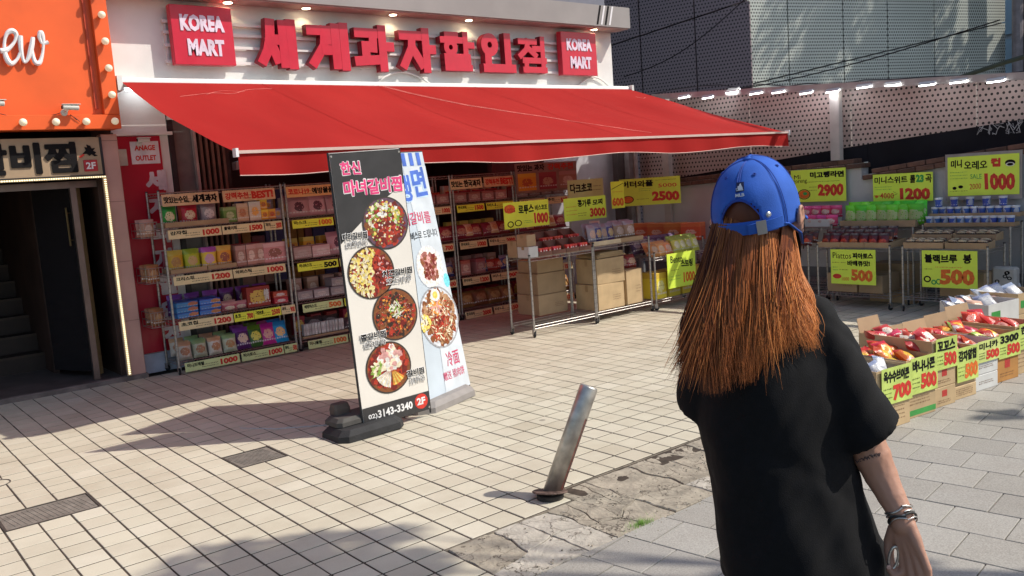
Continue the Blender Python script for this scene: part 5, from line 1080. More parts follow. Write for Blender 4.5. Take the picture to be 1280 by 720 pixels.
for k,(zq,bgq) in enumerate(((b1[3],FLUO),(b1[2],TAGY),(b1[1],TAGY),(b1[0],TAGY))):
    w_=['top','second','third','bottom'][k]+' shelf'
    pt('한국과자',['1500','1000','1200','2000'][k],5.93,zq-.115,.40,'the dim fourth rack '+w_,bgq,yy); pt('미니',['1000','2000','900','1500'][k],6.36,zq-.115,.42,'the dim fourth rack '+w_,bgq,yy)
    pt('과자',['3000','2500','700','1000'][k],6.88,zq-.115,.42,'the dim fifth rack '+w_,TAGY,yy); pt('추천',['500','900','1500','1200'][k],7.33,zq-.115,.36,'the dim fifth rack '+w_,TAGY,yy)
    pt('과자',['700','1200','1000','500'][k],5.07,zq-.115,.40,'the hidden rack '+w_,bgq,yy); pt('세계',['1000','700','500','900'][k],5.50,zq-.115,.34,'the hidden rack '+w_,TAGY,yy)
print('racks ok')
# ---- cart 1: dark display boxes with red packs
DKB=pm('dark_display_box',(.20,.09,.065),.7,var=.2)
for r in range(2):
    for k in range(4):
        t=tray('dark cardboard display box of red packs on the low cart, '+['front','rear'][r]+' row',5.72+.187*k,6.63+.17*r,.806+.085*r,0,.18,.155,.045,DKB,cat='display box',name='display_box',group='display boxes on the low cart, '+['front','rear'][r]+' row',bh=.14)
        place(box_me(.036,.075,.05,K['lotus']),'biscuit_pack','small red and white biscuit pack in a display box, '+['front','rear'][r]+' row','biscuit pack','red biscuit packs on the low cart, '+['front','rear'][r]+' row',[(5.75+.187*k+.04*q,6.66+.17*r,.813+.085*r) for q in range(3 if (k+r)%2 else 4)],jr=.15)
carton('small pale carton at the left end of low cart',5.585,6.63,.806,0,.125,.18,.11,CARDW); carton('small tan carton stacked on pale carton, low cart left end',5.585,6.65,.918,0,.12,.16,.12,CARD); carton('tan carton behind the pale one on the low cart',5.585,6.82,.806,0,.125,.15,.17,CARD)
# ---- cart 2
for k in range(5):
    n=('navysn','silversn')[k%2] if k<4 else 'goldsn'
zc=.826
place(bag_me(.13,.20,.06,K['silversn'],70),'snack_bag','silver snack bag on the middle cart','snack bag','silver bags on the middle cart',[(6.56,6.72,zc+.03),(6.75,6.72,zc+.03),(6.57,6.80,zc+.04)],rx=-.15)
place(bag_me(.13,.20,.06,K['navysn'],71),'snack_bag','navy snack bag on the middle cart','snack bag','navy bags on the middle cart',[(6.655,6.72,zc+.03),(6.85,6.72,zc+.03),(6.70,6.80,zc+.04)],rx=-.15)
place(bag_me(.17,.20,.07,K['goldsn'],72),'snack_bag','bronze foil snack bag at the right of middle cart','snack bag','bronze bags on the middle cart',[(6.99,6.72,zc+.03),(7.16,6.72,zc+.03),(7.0,6.81,zc+.04),(7.17,6.81,zc+.04)],rx=-.12)
tray('cream low tray at the left of middle cart top',6.51,6.65,zc,0,.42,.32,.05,pm('cream_card',(.6,.5,.34),.8)); tray('tan low tray at the right of middle cart top',6.94,6.66,zc,0,.36,.32,.05)
place(bag_me(.16,.12,.1,K['cream'],73),'paper_pack','cream paper pack behind the bronze bags','paper pack',None,[(6.98,7.1,zc+.12)])
def pr(b,w,h,d):
    scrib(b,w*.55,h*.3,w*.3,h*.25,3,pm('brown_print',(.2,.1,.05),.8),y=-.0012)
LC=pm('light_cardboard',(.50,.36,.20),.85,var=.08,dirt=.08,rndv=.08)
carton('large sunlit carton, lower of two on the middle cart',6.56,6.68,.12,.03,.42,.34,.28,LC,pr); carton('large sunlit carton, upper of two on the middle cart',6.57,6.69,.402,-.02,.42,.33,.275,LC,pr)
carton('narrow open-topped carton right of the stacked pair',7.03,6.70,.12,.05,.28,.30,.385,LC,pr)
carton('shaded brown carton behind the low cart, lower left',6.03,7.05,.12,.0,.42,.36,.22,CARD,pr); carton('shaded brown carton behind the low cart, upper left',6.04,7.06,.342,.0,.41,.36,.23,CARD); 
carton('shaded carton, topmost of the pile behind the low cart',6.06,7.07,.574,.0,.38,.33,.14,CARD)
b=MB()
for k in range(7): b.box((6.80+rnd.uniform(-.02,.02),6.86,.690+.008*k),(.46-.02*k,.33,.006),LC,bev=.0015,rz=rnd.uniform(-.04,.04))
tag(b.build('flattened_cardboard',smooth=False),'pile of flattened cardboard under the middle cart top','cardboard',kind=None); 
place(bag_me(.2,.16,.12,K['redtray'],74),'snack_bag','dark red pack on the narrow carton','snack bag','dark red packs over the narrow carton',[(7.13,6.85,.505),(7.27,6.85,.50)],rx=-.3)
# ---- cart 3
z=.606
place(bag_me(.15,.17,.07,K['orangepk'],75),'snack_bag','orange snack bag on the cart beside the hair','snack bag','orange bags on the third cart',[(7.52+.12*k,6.68,z) for k in range(3)]+[(7.54+.12*k,6.77,z+.01) for k in range(3)],rx=-.5)
place(bag_me(.14,.20,.07,K['yelgr'],76),'snack_bag','yellow green snack bag on the cart beside the hair','snack bag','yellow green bags on the third cart',[(7.90+.11*k,6.68,z) for k in range(4)]+[(7.93+.11*k,6.77,z+.01) for k in range(4)],rx=-.35)
place(bag_me(.17,.2,.08,K['dkpurple'],77),'snack_bag','dark purple snack bag behind the orange bags','snack bag','dark purple bags on the third cart',[(7.5+.13*k,6.93,z+.03) for k in range(6)],rx=-.4)
place(box_me(.20,.30,.22,K['yelbox']),'snack_box','yellow snack carton on the third cart lower shelf','snack box','yellow cartons, lower shelf of the third cart',[(7.56,6.78,.12),(7.80,6.78,.12),(8.04,6.78,.12),(8.26,6.78,.12)],jr=.04)
# ---- orange cake boxes rack at the wall
place(box_me(.26,.22,.20,K['cakebox']),'cake_box','orange cake box in the row above the third cart','cake box','orange cake boxes at the wall',[(8.90,8.12-.29*k,.665) for k in range(4)],rz=WZ+.35,jr=.03)
place(bag_me(.18,.18,.1,K['dkpurple'],78),'snack_bag','dark purple pack near the wall left of the cap','snack bag','dark purple packs near the wall',[(8.62,6.9,.40),(8.6,6.7,.42),(8.7,6.5,.40),(8.66,6.3,.41)],rz=WZ)
carton('brown carton under the dark purple packs by the wall',8.5,6.95,.0,WZ,.7,.36,.40,CARD)
# ---- right wall: upper back tier
for k in range(2):
    place(bag_me(.15,.13,.07,K['noodle'],80+k),'noodle_pack','pink noodle pack in the '+['front','rear'][k]+' row under the 2900 card','noodle pack','pink noodle packs, '+['front','rear'][k]+' row',[(8.96+.1*k,6.08-.125*i,.82+.10*k) for i in range(7)],rz=WZ,rx=0,jr=.15)
tray('pale low box under the pink noodle packs',8.92,6.14,.815,WZ,.8,.26,.09,CARDW)
tray('long cardboard tray holding the green bags',8.90,5.20,.815,WZ,.84,.30,.07,fl=0)
for k in range(2): place(bag_me(.175,.22,.09,K['greenbag'],84+k),'snack_bag','glossy green bag, '+['front','rear'][k]+' row under the 1200 card','snack bag','green bags in the '+['front','rear'][k]+' row',[(8.98+.1*k,5.10-.118*i,.83+.03*k) for i in range(7)],rz=WZ,rx=-.0,jr=.2)
cb=MB(); cb.lathe([(.030,0),(.033,.01),(.038,.085),(.040,.09),(.037,.093),(.005,.094)],K['bluecup'],n=16); cbm=cb.mesh('cup',True)
tray('open tray holding the front row of blue cups',8.90,4.27,.815,WZ,.86,.12,.04); tray('open tray holding the raised rear row of blue cups',9.02,4.27,.90,WZ,.86,.13,.04)
for r in range(2):
    for k in range(11): tag(mo('snack_cup',cbm,None,(8.955+.125*r,4.235-.077*k,.822+.088*r),rot=(0,0,rnd.uniform(2,4))),'blue and white snack cup in the '+['front','raised rear'][r]+' row','cup','blue cups, '+['front','raised rear'][r]+' row')
    for k in range(5): tag(mo('snack_cup',cbm,None,(8.955+.125*r,4.2-.155*k,.822+.088*r+.0945),rot=(0,0,rnd.uniform(2,4))),'blue snack cup stacked on top of the '+['front','raised rear'][r]+' row','cup','stacked blue cups, '+['front','raised rear'][r]+' row') if r else None
# ---- right carts front tier
TR=[(8.48,5.23,'left'),(8.48,4.96,'middle'),(8.48,4.69,'right')]
for x,y,n in TR: tray('cardboard tray of red and black bags, %s of three'%n,x,y,.636,WZ,.265,.34,.055,fl=1)
for r in range(3): place(bag_me(.115,.14,.07,K['piattos'],90+r),'snack_bag','black and red snack bag, %s row over the Piattos card'%['front','middle','rear'][r],'snack bag','black and red bags, '+['front','middle','rear'][r]+' row',[(8.54+.09*r,5.16-.107*i,.645+.03*r) for i in range(7)],rz=WZ,rx=-.25,jr=.2)
for x,y,z,n in[(8.48,4.28,.636,'front left'),(8.48,3.87,.636,'front right'),(8.66,4.28,.70,'rear left'),(8.66,3.87,.70,'rear right')]:
    tray('cardboard tray of dark biscuits, %s of four'%n,x,y,z,WZ,.39,.17,.06,fl=1)
    place(bag_me(.105,.035,.09,K['darkbis'],93),'biscuit_pack','dark biscuit pack in the %s tray'%n,'biscuit pack','dark biscuit packs in the %s tray'%n,[(x+.05+.05*q,y-.06-.09*k,z+.052+.012*q) for k in range(4) for q in range(2)],rz=WZ,rx=-.3,jr=.3)
for x in(8.50,): 
    place(bag_me(.13,.14,.08,K['piattos'],95),'snack_bag','dark snack bag on the farthest wall cart','snack bag','dark bags on the farthest wall cart',[(8.54+.1*r,6.08-.115*i,.645+.02*r) for i in range(7) for r in range(2)],rz=WZ,rx=-.3)
carton('brown carton under the Piattos card, left',8.53,5.15,.155,WZ,.34,.36,.20,CARD,pr); carton('brown carton under the Piattos card, right',8.53,4.79,.155,WZ,.26,.36,.19,CARD)
carton('tall brown carton standing behind the Piattos cart shelf',8.95,4.9,.0,WZ,.5,.26,.42,CARD)
carton('dark brown carton on the lower shelf of street cart',8.60,3.98,.155,WZ,.42,.26,.24,CARD)
t=thing('printed_bag','white bag with black print leaning at the street cart end','bag',(8.75,3.56,0),WZ); b=MB(); b.b2((0,0,.16),(.22,.10,.44),pm('pale_bag',(.5,.47,.44),.7,var=.1,bump=.3),bev=.02); b.build('bag_body',t); b=MB(); 
r2=random.Random(5)
for k in range(5): blob(b,.05+.12*r2.random(),.22+.18*r2.random(),.022,.018,BLACK,ring=.5,y=-.001)
b.build('printing',t); carton('carton under the printed white bag',8.74,3.55,.0,WZ,.24,.3,.158,CARD)
b=MB(); b.tube(bez([(0,0),(0,0)],1) and [(8.7,3.30,.30),(8.68,3.26,.2),(8.66,3.25,.1),(8.7,3.24,.01)],.014,pm('pale_hose',(.5,.5,.52),.5),n=8); tag(b.build('hose'),'pale hose end hanging beside the street cart','hose')
print('goods ok')
# ================================================================ PAVEMENT CARTON ROW
def sfront(label,x,y,z,w,h,rz,items,scr=()):
    return sign('price_card',label,'price card',(x,y,z),rz,w,h,FLUG,items,scr=scr,th=.002)
RZ=rad(-8)
PG=pm('green_print',(.05,.30,.06),.6); PRD=pm('red_print',(.5,.04,.03),.6); PBR=pm('brown_print',(.2,.1,.05),.8)
def p_green(b,w,h,d): b.b2((0,-.0008,h*.1),(w,-.0002,h*.3),PG); scrib(b,w*.1,h*.45,w*.7,h*.35,3,PBR,y=-.001); b.b2((-.0008,.0,h*.1),(-.0002,d,h*.3),PG)
def p_red(b,w,h,d): b.b2((w*.4,-.0008,h*.5),(w*.62,-.0002,h*.82),PRD); scrib(b,w*.2,h*.15,w*.6,h*.2,2,PBR,y=-.001)
def p_txt(b,w,h,d): scrib(b,w*.1,h*.2,w*.75,h*.6,4,PBR,y=-.001); b.tube([(-.001,d*.3,h*.3),(-.001,d*.6,h*.3),(-.001,d*.6,h*.7)],.001,PBR,n=3)
def p_w(b,w,h,d): b.box((w*.5,-.0004,h*.55),(w*.35,.0006,h*.3),PRD) if 0 else scrib(b,w*.2,h*.35,w*.6,h*.25,2,PBR,y=-.001)
CY=2.50
cols=[ # x0, w, lower stack [(h,mat,print)], top h, depth, content key, card
 (4.625,.30,[(.165,LC,p_txt)],.185,.42,'silverwr',('옥수수브이콘','700')),
 (4.945,.28,[(.165,LC,p_green)],.19,.44,'orred',('바나나콘','500')),
 (5.245,.235,[(.125,LC,p_red),(.13,LC,p_red)],.165,.52,'redwhite',('꼬꼬스','500')),
 (5.50,.245,[(.085,LC,p_txt)],.235,.50,'mix',('감자알칩','500')),
 (5.765,.27,[(.105,CARDW,p_w),(.10,CARDW,p_w)],.11,.50,'redfoil',('미니카','500')),
 (6.055,.28,[(.18,pm('orange_cardboard',(.46,.22,.06),.8,var=.1,dirt=.1),p_red)],.14,.50,'mix',('3300','500')),
 (6.355,.30,[(.19,LC,p_txt)],.15,.5,'redfoil',('한국콘','900')),
]
names=['first from the woman','second from the woman','third from the woman','fourth from the woman','fifth, white one','sixth, orange one','seventh at the picture edge']
for k,(x0,w_,low,th_,dp,ck,cd) in enumerate(cols):
    z=.0; yk=CY-.012*k
    for q,(h_,mt_,pf) in enumerate(low):
        carton('closed carton, %s of pavement column %s'%(['bottom','middle'][q],names[k]),x0,yk,z+.001,RZ,w_,dp,h_,mt_,pf); z+=h_+.0015
    t=tray('open snack carton topping column %s in the pavement row'%names[k],x0+.003,yk+.004,z+.001,RZ,w_,dp,th_,CARDW if k==4 else LC,cat='open carton',name='open_carton')
    # flaps
    b=MB(); b.slab((0,.004,th_+.0006),(0,dp-.004,th_+.0006),(-.05,dp-.01,th_-.045),(-.05,.01,th_-.045),.003,CARDIN) if k in(1,) else b.slab((.004,dp-.003,th_+.001),(w_-.004,dp-.003,th_+.001),(w_-.01,dp+.02,th_+.09),(.01,dp+.02,th_+.09),.003,CARD); b.build('flap',t)
    # contents: a heap of packs, each its own thing
    M=Matrix.Translation((x0,yk,z))@Matrix.Rotation(RZ,4,'Z'); s_=(.085,.11,.04) if ck=='silverwr' else (.115,.15,.062)
    lb={'silverwr':'small silver wrapped snack','orred':'orange and red snack bag','redwhite':'red and white snack bag','mix':'white and red snack bag','redfoil':'shiny red snack bag'}[ck]
    for i in range(2 if w_<.29 or ck!='silverwr' else 3):
        for j in range(4 if ck!='silverwr' else 5):
            for l in range(2):
                u=w_*(.12+.76*(i+.5)/(2 if ck!='silverwr' else 3)); v=.05+(dp-.13)*(j+.35)/(4 if ck!='silverwr' else 5)
                p=M@Vector((u,v,th_-.095+.032*l+.012*math.sin(i*3+j*2)))
                kk=ck if ck!='mix' else rnd.choice(['mix','redwhite','orred','yelgr','redfoil'])
                o=mo('snack_bag',bag_me(s_[0],s_[1],s_[2],K[kk],100+(i+j)%3),None,p,rot=(rad(-62)+rnd.uniform(-.35,.35),rnd.uniform(-.4,.4),RZ+rnd.uniform(-.8,.8)))
                tag(o,(lb if kk==ck else {'redwhite':'red and white snack bag','yelgr':'yellow green snack bag','redfoil':'shiny red snack bag','orred':'orange and red snack bag'}[kk])+' heaped in the carton %s'%names[k],'snack bag','%s packs in column %s'%(kk,names[k]))
    # card over the front
    ch=min(.22,th_+.03); fx=.10*w_
    P=M@Vector((fx,-.010,th_-ch+.012)); cw=w_*.93
    pos=(P.x,P.y,P.z)
    sign('price_card','yellow green card reading %s %s on the carton column %s'%(cd[0],cd[1],names[k]),'price card',pos,RZ,cw,ch,pm('sunlit_card',(.55,.68,.16),.6) if k!=4 else pm('straw_card',(.62,.70,.22),.6),[(cd[0],.06,.60,.84,.32,BLACK,.05),(cd[1],.36,.08,.60,.44,INKR if k!=3 else INKO,.07)],scr=[(.05,.12,.28,.36,3,BLACK)],th=.002)  # paler copy of the card colour for cards standing in sun
# far open cartons
for n,(x,y,w_,h_,lb) in enumerate([(6.98,2.86,.42,.40,'far open printed carton of crisps at the right edge'),(7.48,2.84,.38,.42,'farthest open carton at the right picture edge')]):
    carton('plain closed carton beneath the '+lb,x,y,.001,RZ,w_,.4,h_-.2,LC,p_txt)
    t=tray(lb,x,y,h_-.198,RZ,w_,.4,.17,CARDW if n==0 else LC,cat='open carton',name='open_carton'); b=MB(); b.b2((.04,-.0012,.05),(.16,-.0002,.11),PG); b.build('printing',t)
    for i in range(10):
        o=mo('snack_bag',bag_me(.14,.17,.06,K['silverwr' if i%2 else 'tan'],105+i%3),None,(x+.07+.07*(i%5),y+.08+.16*(i//5),h_-.13+.02*(i%2)),rot=(-1.1+rnd.uniform(-.3,.3),rnd.uniform(-.3,.3),rnd.uniform(-.7,.7)))
        tag(o,('silver' if i%2 else 'tan')+' snack bag in the '+lb,'snack bag',('silver' if i%2 else 'tan')+' bags in the '+lb)
print('cartons ok')
# ================================================================ FOOD BANNERS
def chips(b,cx,cz,r,n,cols,smin,smax,y,rr,half=None,long=1.0):
    for k in range(n):
        a=rr.uniform(0,2*PI); d=r*math.sqrt(rr.random()); x=cx+d*math.cos(a); z=cz+d*math.sin(a)
        if half and not half(x-cx,z-cz): continue
        s=rr.uniform(smin,smax); m_=rr.choice(cols); t0=rr.uniform(0,PI); nn=rr.choice((4,5,6,7)); P=[]
        for q in range(nn):
            t=2*PI*q/nn; rx_=s*(1+rr.uniform(-.35,.35))*long; rz_=s*(1+rr.uniform(-.35,.35)); px=rx_*math.cos(t);pz=rz_*math.sin(t); P.append((x+px*math.cos(t0)-pz*math.sin(t0),y-.000004*k,z+px*math.sin(t0)+pz*math.cos(t0)))
        b.add(P,[tuple(range(nn))],m_)
def dp(n,c): return pm('print_'+n,c,.45,var=.25,scale=45)
P_RED=dp('red',(.42,.035,.015));P_DRED=dp('darkred',(.16,.012,.008));P_BR=dp('brown',(.22,.07,.02));P_YE=dp('yellow',(.72,.55,.12));P_CR=dp('cream',(.75,.66,.48));P_GR=dp('green',(.22,.36,.05));P_OR=dp('orange',(.68,.26,.04));P_WH=dp('white',(.74,.72,.68));P_PK=dp('pink',(.62,.32,.30));P_DK=dp('plate',(.045,.035,.03));P_PL=dp('purpleplate',(.12,.06,.10));P_GY=dp('greyplate',(.32,.32,.34));P_LG=dp('palegrey',(.60,.62,.66));P_CY=dp('cyan',(.18,.62,.72));P_BK=dp('blackfood',(.035,.018,.012)); P_TAN=dp('tan',(.42,.23,.12))
def dish(cx,cz,r,kind,par):
    rr=random.Random(int(cx*1000)+ord(kind[0])); b=MB(); n=40; P=lambda R,y:[(cx+R*math.cos(2*PI*k/n),y,cz+R*math.sin(2*PI*k/n)) for k in range(n)]
    b.add(P(r,-.0006),[tuple(range(n))],P_DK if kind!='noodle' else P_GY); b.add(P(r*.94,-.0008),[tuple(range(n))],{'mala':P_PL,'noodle':P_LG,'meat':P_WH}.get(kind,P_BR))
    y=-.0011
    if kind=='meat': b=MB(); b.add(P(r,-.0006),[tuple(range(n))],P_LG); b.add(P(r*.93,-.0008),[tuple(range(n))],P_WH)
    base={'mala':[P_DRED,P_RED,P_BR],'cheese':[P_RED,P_DRED],'jjol':[P_RED,P_DRED,P_BK,P_BR],'galbi':[P_RED,P_DRED],'noodle':[P_BR,P_TAN],'meat':[P_BR,P_DRED,P_PK]}[kind]
    chips(b,cx,cz,r*(.84 if kind!='meat' else .0),260,base,r*.05,r*.13,y,rr)
    if kind=='mala':
        chips(b,cx-.1*r,cz+.15*r,r*.72,150,[P_YE,P_CR,P_GR,P_WH],r*.03,r*.10,-.0024,rr); chips(b,cx,cz-.3*r,r*.5,60,[P_RED,P_DRED],r*.05,r*.12,-.0032,rr); chips(b,cx,cz,r*.8,60,[P_GR,P_CR,P_YE],r*.02,r*.05,-.0036,rr)
    elif kind=='cheese':
        hf=lambda dx,dz: dx<.06*r+.15*dz
        chips(b,cx,cz,r*.90,420,[P_YE,P_CR,dp('paleyellow',(.76,.66,.28))],r*.02,r*.06,-.0026,rr,hf,2.0); chips(b,cx+.4*r,cz,r*.5,80,[P_RED,P_DRED,P_PK],r*.03,r*.08,-.0050,rr,lambda dx,dz:dx>-.2*r)
    elif kind=='jjol':
        chips(b,cx,cz,r*.8,160,[P_RED,P_BK,P_BR,P_OR],r*.02,r*.07,-.0026,rr); chips(b,cx+.05*r,cz+.2*r,r*.28,50,[P_WH,P_CR,P_GR],r*.015,r*.03,-.0036,rr,None,5); chips(b,cx,cz,r*.8,70,[P_WH,P_CR],r*.008,r*.016,-.0042,rr)
    elif kind=='galbi':
        chips(b,cx+.1*r,cz+.35*r,r*.45,60,[P_CR,P_WH,P_PK],r*.08,r*.16,-.0026,rr)
        for k in range(9): a=3.5+.12*k; c0=(cx+.1*r,cz-.05*r); b.add([(c0[0]+.1*r*math.cos(a),-.0034,c0[1]+.1*r*math.sin(a)),(c0[0]+.72*r*math.cos(a-.05),-.0034,c0[1]+.72*r*math.sin(a-.05)),(c0[0]+.74*r*math.cos(a+.07),-.0034,c0[1]+.74*r*math.sin(a+.07))],[(0,1,2)],[P_WH,P_CR][k%2])
        for k in range(7): a=4.75+.13*k; c0=(cx+.1*r,cz-.05*r); b.add([(c0[0]+.1*r*math.cos(a),-.0035,c0[1]+.1*r*math.sin(a)),(c0[0]+.66*r*math.cos(a-.05),-.0035,c0[1]+.66*r*math.sin(a-.05)),(c0[0]+.68*r*math.cos(a+.08),-.0035,c0[1]+.68*r*math.sin(a+.08))],[(0,1,2)],[P_OR,P_YE][k%2])
        chips(b,cx-.55*r,cz+.05*r,r*.26,22,[P_GR,dp('lightgreen',(.4,.5,.15)),P_CR],r*.03,r*.07,-.0040,rr,None,2.5)
    elif kind=='noodle':
        chips(b,cx+.05*r,cz-.1*r,r*.7,260,[P_TAN,P_CR,P_BR,P_RED],r*.012,r*.03,-.0026,rr,None,6); chips(b,cx-.0*r,cz-.05*r,r*.25,40,[P_RED,P_DRED],r*.03,r*.06,-.0040,rr); chips(b,cx-.1*r,cz+.4*r,r*.3,60,[P_PK,P_CR,P_OR],r*.02,r*.05,-.0044,rr,None,3)
        chips(b,cx-.78*r,cz-.05*r,r*.26,40,[P_CR,P_YE],r*.03,r*.08,-.0046,rr)
        m1=[(cx-.02*r+.24*r*math.cos(2*PI*k/20),-.0050,cz+.72*r+.20*r*math.sin(2*PI*k/20)) for k in range(20)]; b.add(m1,[tuple(range(20))],P_WH); b.add([(cx-.02*r+.13*r*math.cos(2*PI*k/20),-.0053,cz+.72*r+.12*r*math.sin(2*PI*k/20)) for k in range(20)],[tuple(range(20))],P_YE)
    elif kind=='meat':
        for (mx_,mz_) in((-.25,.35),(.25,.3),(-.2,-.25),(.2,-.3),(0,.02)): chips(b,cx+mx_*r,cz+mz_*r,r*.30,70,[P_BR,P_DRED,P_PK,dp('meat',(.30,.10,.08))],r*.06,r*.14,-.0016,rr)
    b.build('dish_picture',par)
VIN=pm('vinyl_cream',(.76,.72,.66),.42,var=.03,scale=3,dirt=.04); VBK=pm('vinyl_black',(.035,.033,.035),.4,var=.15); VBL=pm('vinyl_pale_blue',(.50,.57,.64),.42,var=.06,scale=4); HOTP=pm('hot_pink_print',(.72,.05,.20),.5); PNK=pm('dark_pink_print',(.55,.06,.14),.5)
def put2(b,s,x,z,w,h,m1,m2,y,o1=.09,o2=.045): put_text(b,s,x-.004,z-.004,w+.008,h+.008,m2,y=y,th=.0006,off=o1,wob=.03); put_text(b,s,x,z,w,h,m1,y=y-.0007,th=.0006,off=o2,wob=.03)
W1,H1=.525,1.79
bt=thing('food_banner','black topped food banner with four dishes and a phone number, nearest the pavement','banner',(2.70,5.0,.04),rot=(rad(-1),rad(-1.6),0))
b=MB(); b.box((W1/2,.004,H1/2),(W1,.004,H1),VIN); b.build('banner_sheet',bt)
b=MB(); y=-.0005
b.add([(0,-.0002,H1),(0,-.0002,H1*.68),(W1*.55,-.0002,H1*.80),(W1,-.0002,H1*.875),(W1,-.0002,H1)],[(0,1,2,3,4)],VBK); b.build('black_print',bt); b=MB(); b.add([(0,-.0002,0),(W1,-.0002,0),(W1,-.0002,H1*.072),(0,-.0002,H1*.072)],[(0,1,2,3)],VBK); b.build('black_print',bt)
for cx,cz,k in((.66,.735,'mala'),(.37,.562,'cheese'),(.64,.392,'jjol'),(.45,.20,'galbi')): dish(cx*W1,cz*H1,.335*W1,k,bt)
b=MB(); WT=pm('white_print',(.78,.77,.76),.5); y=-.0058
put2(b,'한신',W1*.12,H1*.922,W1*.28,H1*.048,HOTP,WT,-.0006); put2(b,'마녀갈비찜',W1*.13,H1*.845,W1*.84,H1*.058,HOTP,WT,-.0006)
for s,s2,x,z,w in(('마라갈비찜','麻辣排骨(中)',.03,.690,.34),('치즈갈비찜','芝士排骨',.52,.535,.44),('쫄갈비찜','酱排骨',.10,.318,.36),('갈비찜','排骨汤',.70,.145,.26)):
    put2(b,s,W1*x,H1*z,W1*w,H1*.026,BLACK,WT,y,.07,.03); put2(b,s2,W1*(x+.04),H1*(z-.027),W1*w*.85,H1*.021,BLACK,WT,y,.05,.0)
put_text(b,'02)',W1*.07,H1*.022,W1*.13,H1*.022,WT,y=-.0006,off=.02); put_text(b,'3143-3340',W1*.21,H1*.022,W1*.52,H1*.030,WT,y=-.0006,off=.03); blob(b,W1*.87,H1*.04,W1*.10,W1*.10,INKR,y=-.0008,n=24); put_text(b,'2F',W1*.80,H1*.027,W1*.13,H1*.028,WT,y=-.001,off=.04); b.build('lettering',bt)
b=MB()
for x in(-.004,W1+.004): b.tube([(x,.014,-.03),(x,.014,H1+.01)],.007,DARKMET,n=8)
b.tube([(0,.014,H1+.004),(W1,.014,H1+.004)],.006,DARKMET,n=6); b.build('pole_frame',bt)
for x in(0.01,W1-.01):
    for z in(.015,H1-.015): b=MB(); b.lathe([(.008,0),(.006,.003)],CHROME,n=10,M=Matrix.Translation((x,.0,z))@Matrix.Rotation(PI/2,4,'X')); b.build('grommet',bt)
b=MB(); b.tube([(.0,-.002,.0),(.03,-.02,-.02),(.06,-.03,-.035)],.0022,WT,n=4); b.build('tie',bt)
def rbase(name,par,pts,h,mat,loc):
    b=MB(); n=len(pts); top=[(p[0]*.82,p[1]*.80,h) for p in pts]; mid=[(p[0]*.98,p[1]*.98,h*.55) for p in pts]; b.rings([[(p[0],p[1],0) for p in pts],mid,top],mat); return b.build(name,par,loc)
oc=lambda a,c,q:[(-a+q,-c),(a-q,-c),(a,-c+q),(a,c-q),(a-q,c),(-a+q,c),(-a,c-q),(-a,-c+q)]
b0=rbase('rubber_base',bt,oc(.245,.165,.05),.075,RUBBER,(.02,.06,-.038)); rbase('rubber_base',bt,oc(.16,.11,.03),.05,pm('grey_rubber',(.07,.065,.06),.8,dirt=.3),(-.02,.12,.042)); rbase('rubber_base',bt,oc(.06,.05,.015),.07,pm('brown_block',(.11,.085,.07),.8),(-.06,.20,.088))
W2,H2=.79,1.80
UW=lambda u:W2-(1-u)*.60
b2t=thing('food_banner','pale blue cold noodle banner leaning behind the black topped one','banner',(3.06,5.063,.05),rot=(rad(-8),rad(-1.0),rad(19)))
b=MB(); b.box((W2/2,.004,H2/2),(W2,.004,H2),VBL); b.build('banner_sheet',b2t)
b=MB(); BLU=pm('blue_print',(.06,.14,.52),.5); 
for k in range(9): b.add([(W2*(k/9),-.0003,H2*.945),(W2*((k+.5)/9),-.0003,H2*.945),(W2*((k+.5)/9),-.0003,H2*.998),(W2*(k/9),-.0003,H2*.998)],[(0,1,2,3)],BLU)
b.build('stripe_print',b2t)
b=MB(); b.add([(UW(.48),-.0003,0),(W2,-.0003,0),(W2,-.0003,H2*.94),(UW(.55),-.0003,H2*.94),(UW(.62),-.0003,H2*.4)],[(0,1,2,3,4)],pm('pale_print',(.58,.63,.68),.45,var=.1,scale=6)); b.build('pale_wash_print',b2t)
dish(UW(.68),H2*.525,.160,'meat',b2t); dish(UW(.66),H2*.315,.232,'noodle',b2t)
b=MB(); LBL=pm('light_blue_print',(.45,.60,.78),.5); put2(b,'냉',UW(.38),H2*.80,W2*.19,H2*.11,BLU,LBL,-.0006,.10,.04); put2(b,'면',UW(.66),H2*.815,W2*.21,H2*.12,BLU,LBL,-.0006,.10,.04)
put_text(b,'떡갈비를',UW(.36),H2*.705,W2*.40,H2*.050,PNK,y=-.0006,off=.01,wob=.05); put_text(b,'서비스로 드립니다',UW(.36),H2*.645,W2*.46,H2*.032,BLACK,y=-.0006,off=0,wob=.05)
put_text(b,'冷面',UW(.62),H2*.105,W2*.20,H2*.062,PNK,y=-.0006,off=.01); put_text(b,'赠送 猪肉饼',UW(.50),H2*.055,W2*.33,H2*.036,PNK,y=-.0006,off=0); b.build('lettering',b2t)
b=MB(); blob(b,UW(.955),H2*.455,W2*.045,H2*.03,P_CY,y=-.0005); b.build('cyan_splash',b2t)
b=MB()
for x in(-.004,W2+.004): b.tube([(x,.014,-.03),(x,.014,H2+.01)],.007,DARKMET,n=8)
b.tube([(0,.014,H2+.004),(W2,.014,H2+.004)],.006,DARKMET,n=6); b.build('pole_frame',b2t)
rb=rbase('rubber_base',b2t,oc(.34,.17,.09),.075,pm('pale_grey_base',(.26,.24,.23),.7,var=.1,dirt=.2),(.46,.08,-.046)); rb.rotation_euler=(rad(8),0,0)
b=MB(); b.tube([onz(300,535,.002),onz(345,536,.003),onz(412,531,.004)],.004,pm('white_cord',(.5,.5,.5),.5),n=5); tag(b.build('cord'),'thin white cord lying on the shaded tiles left of the black base','cord')
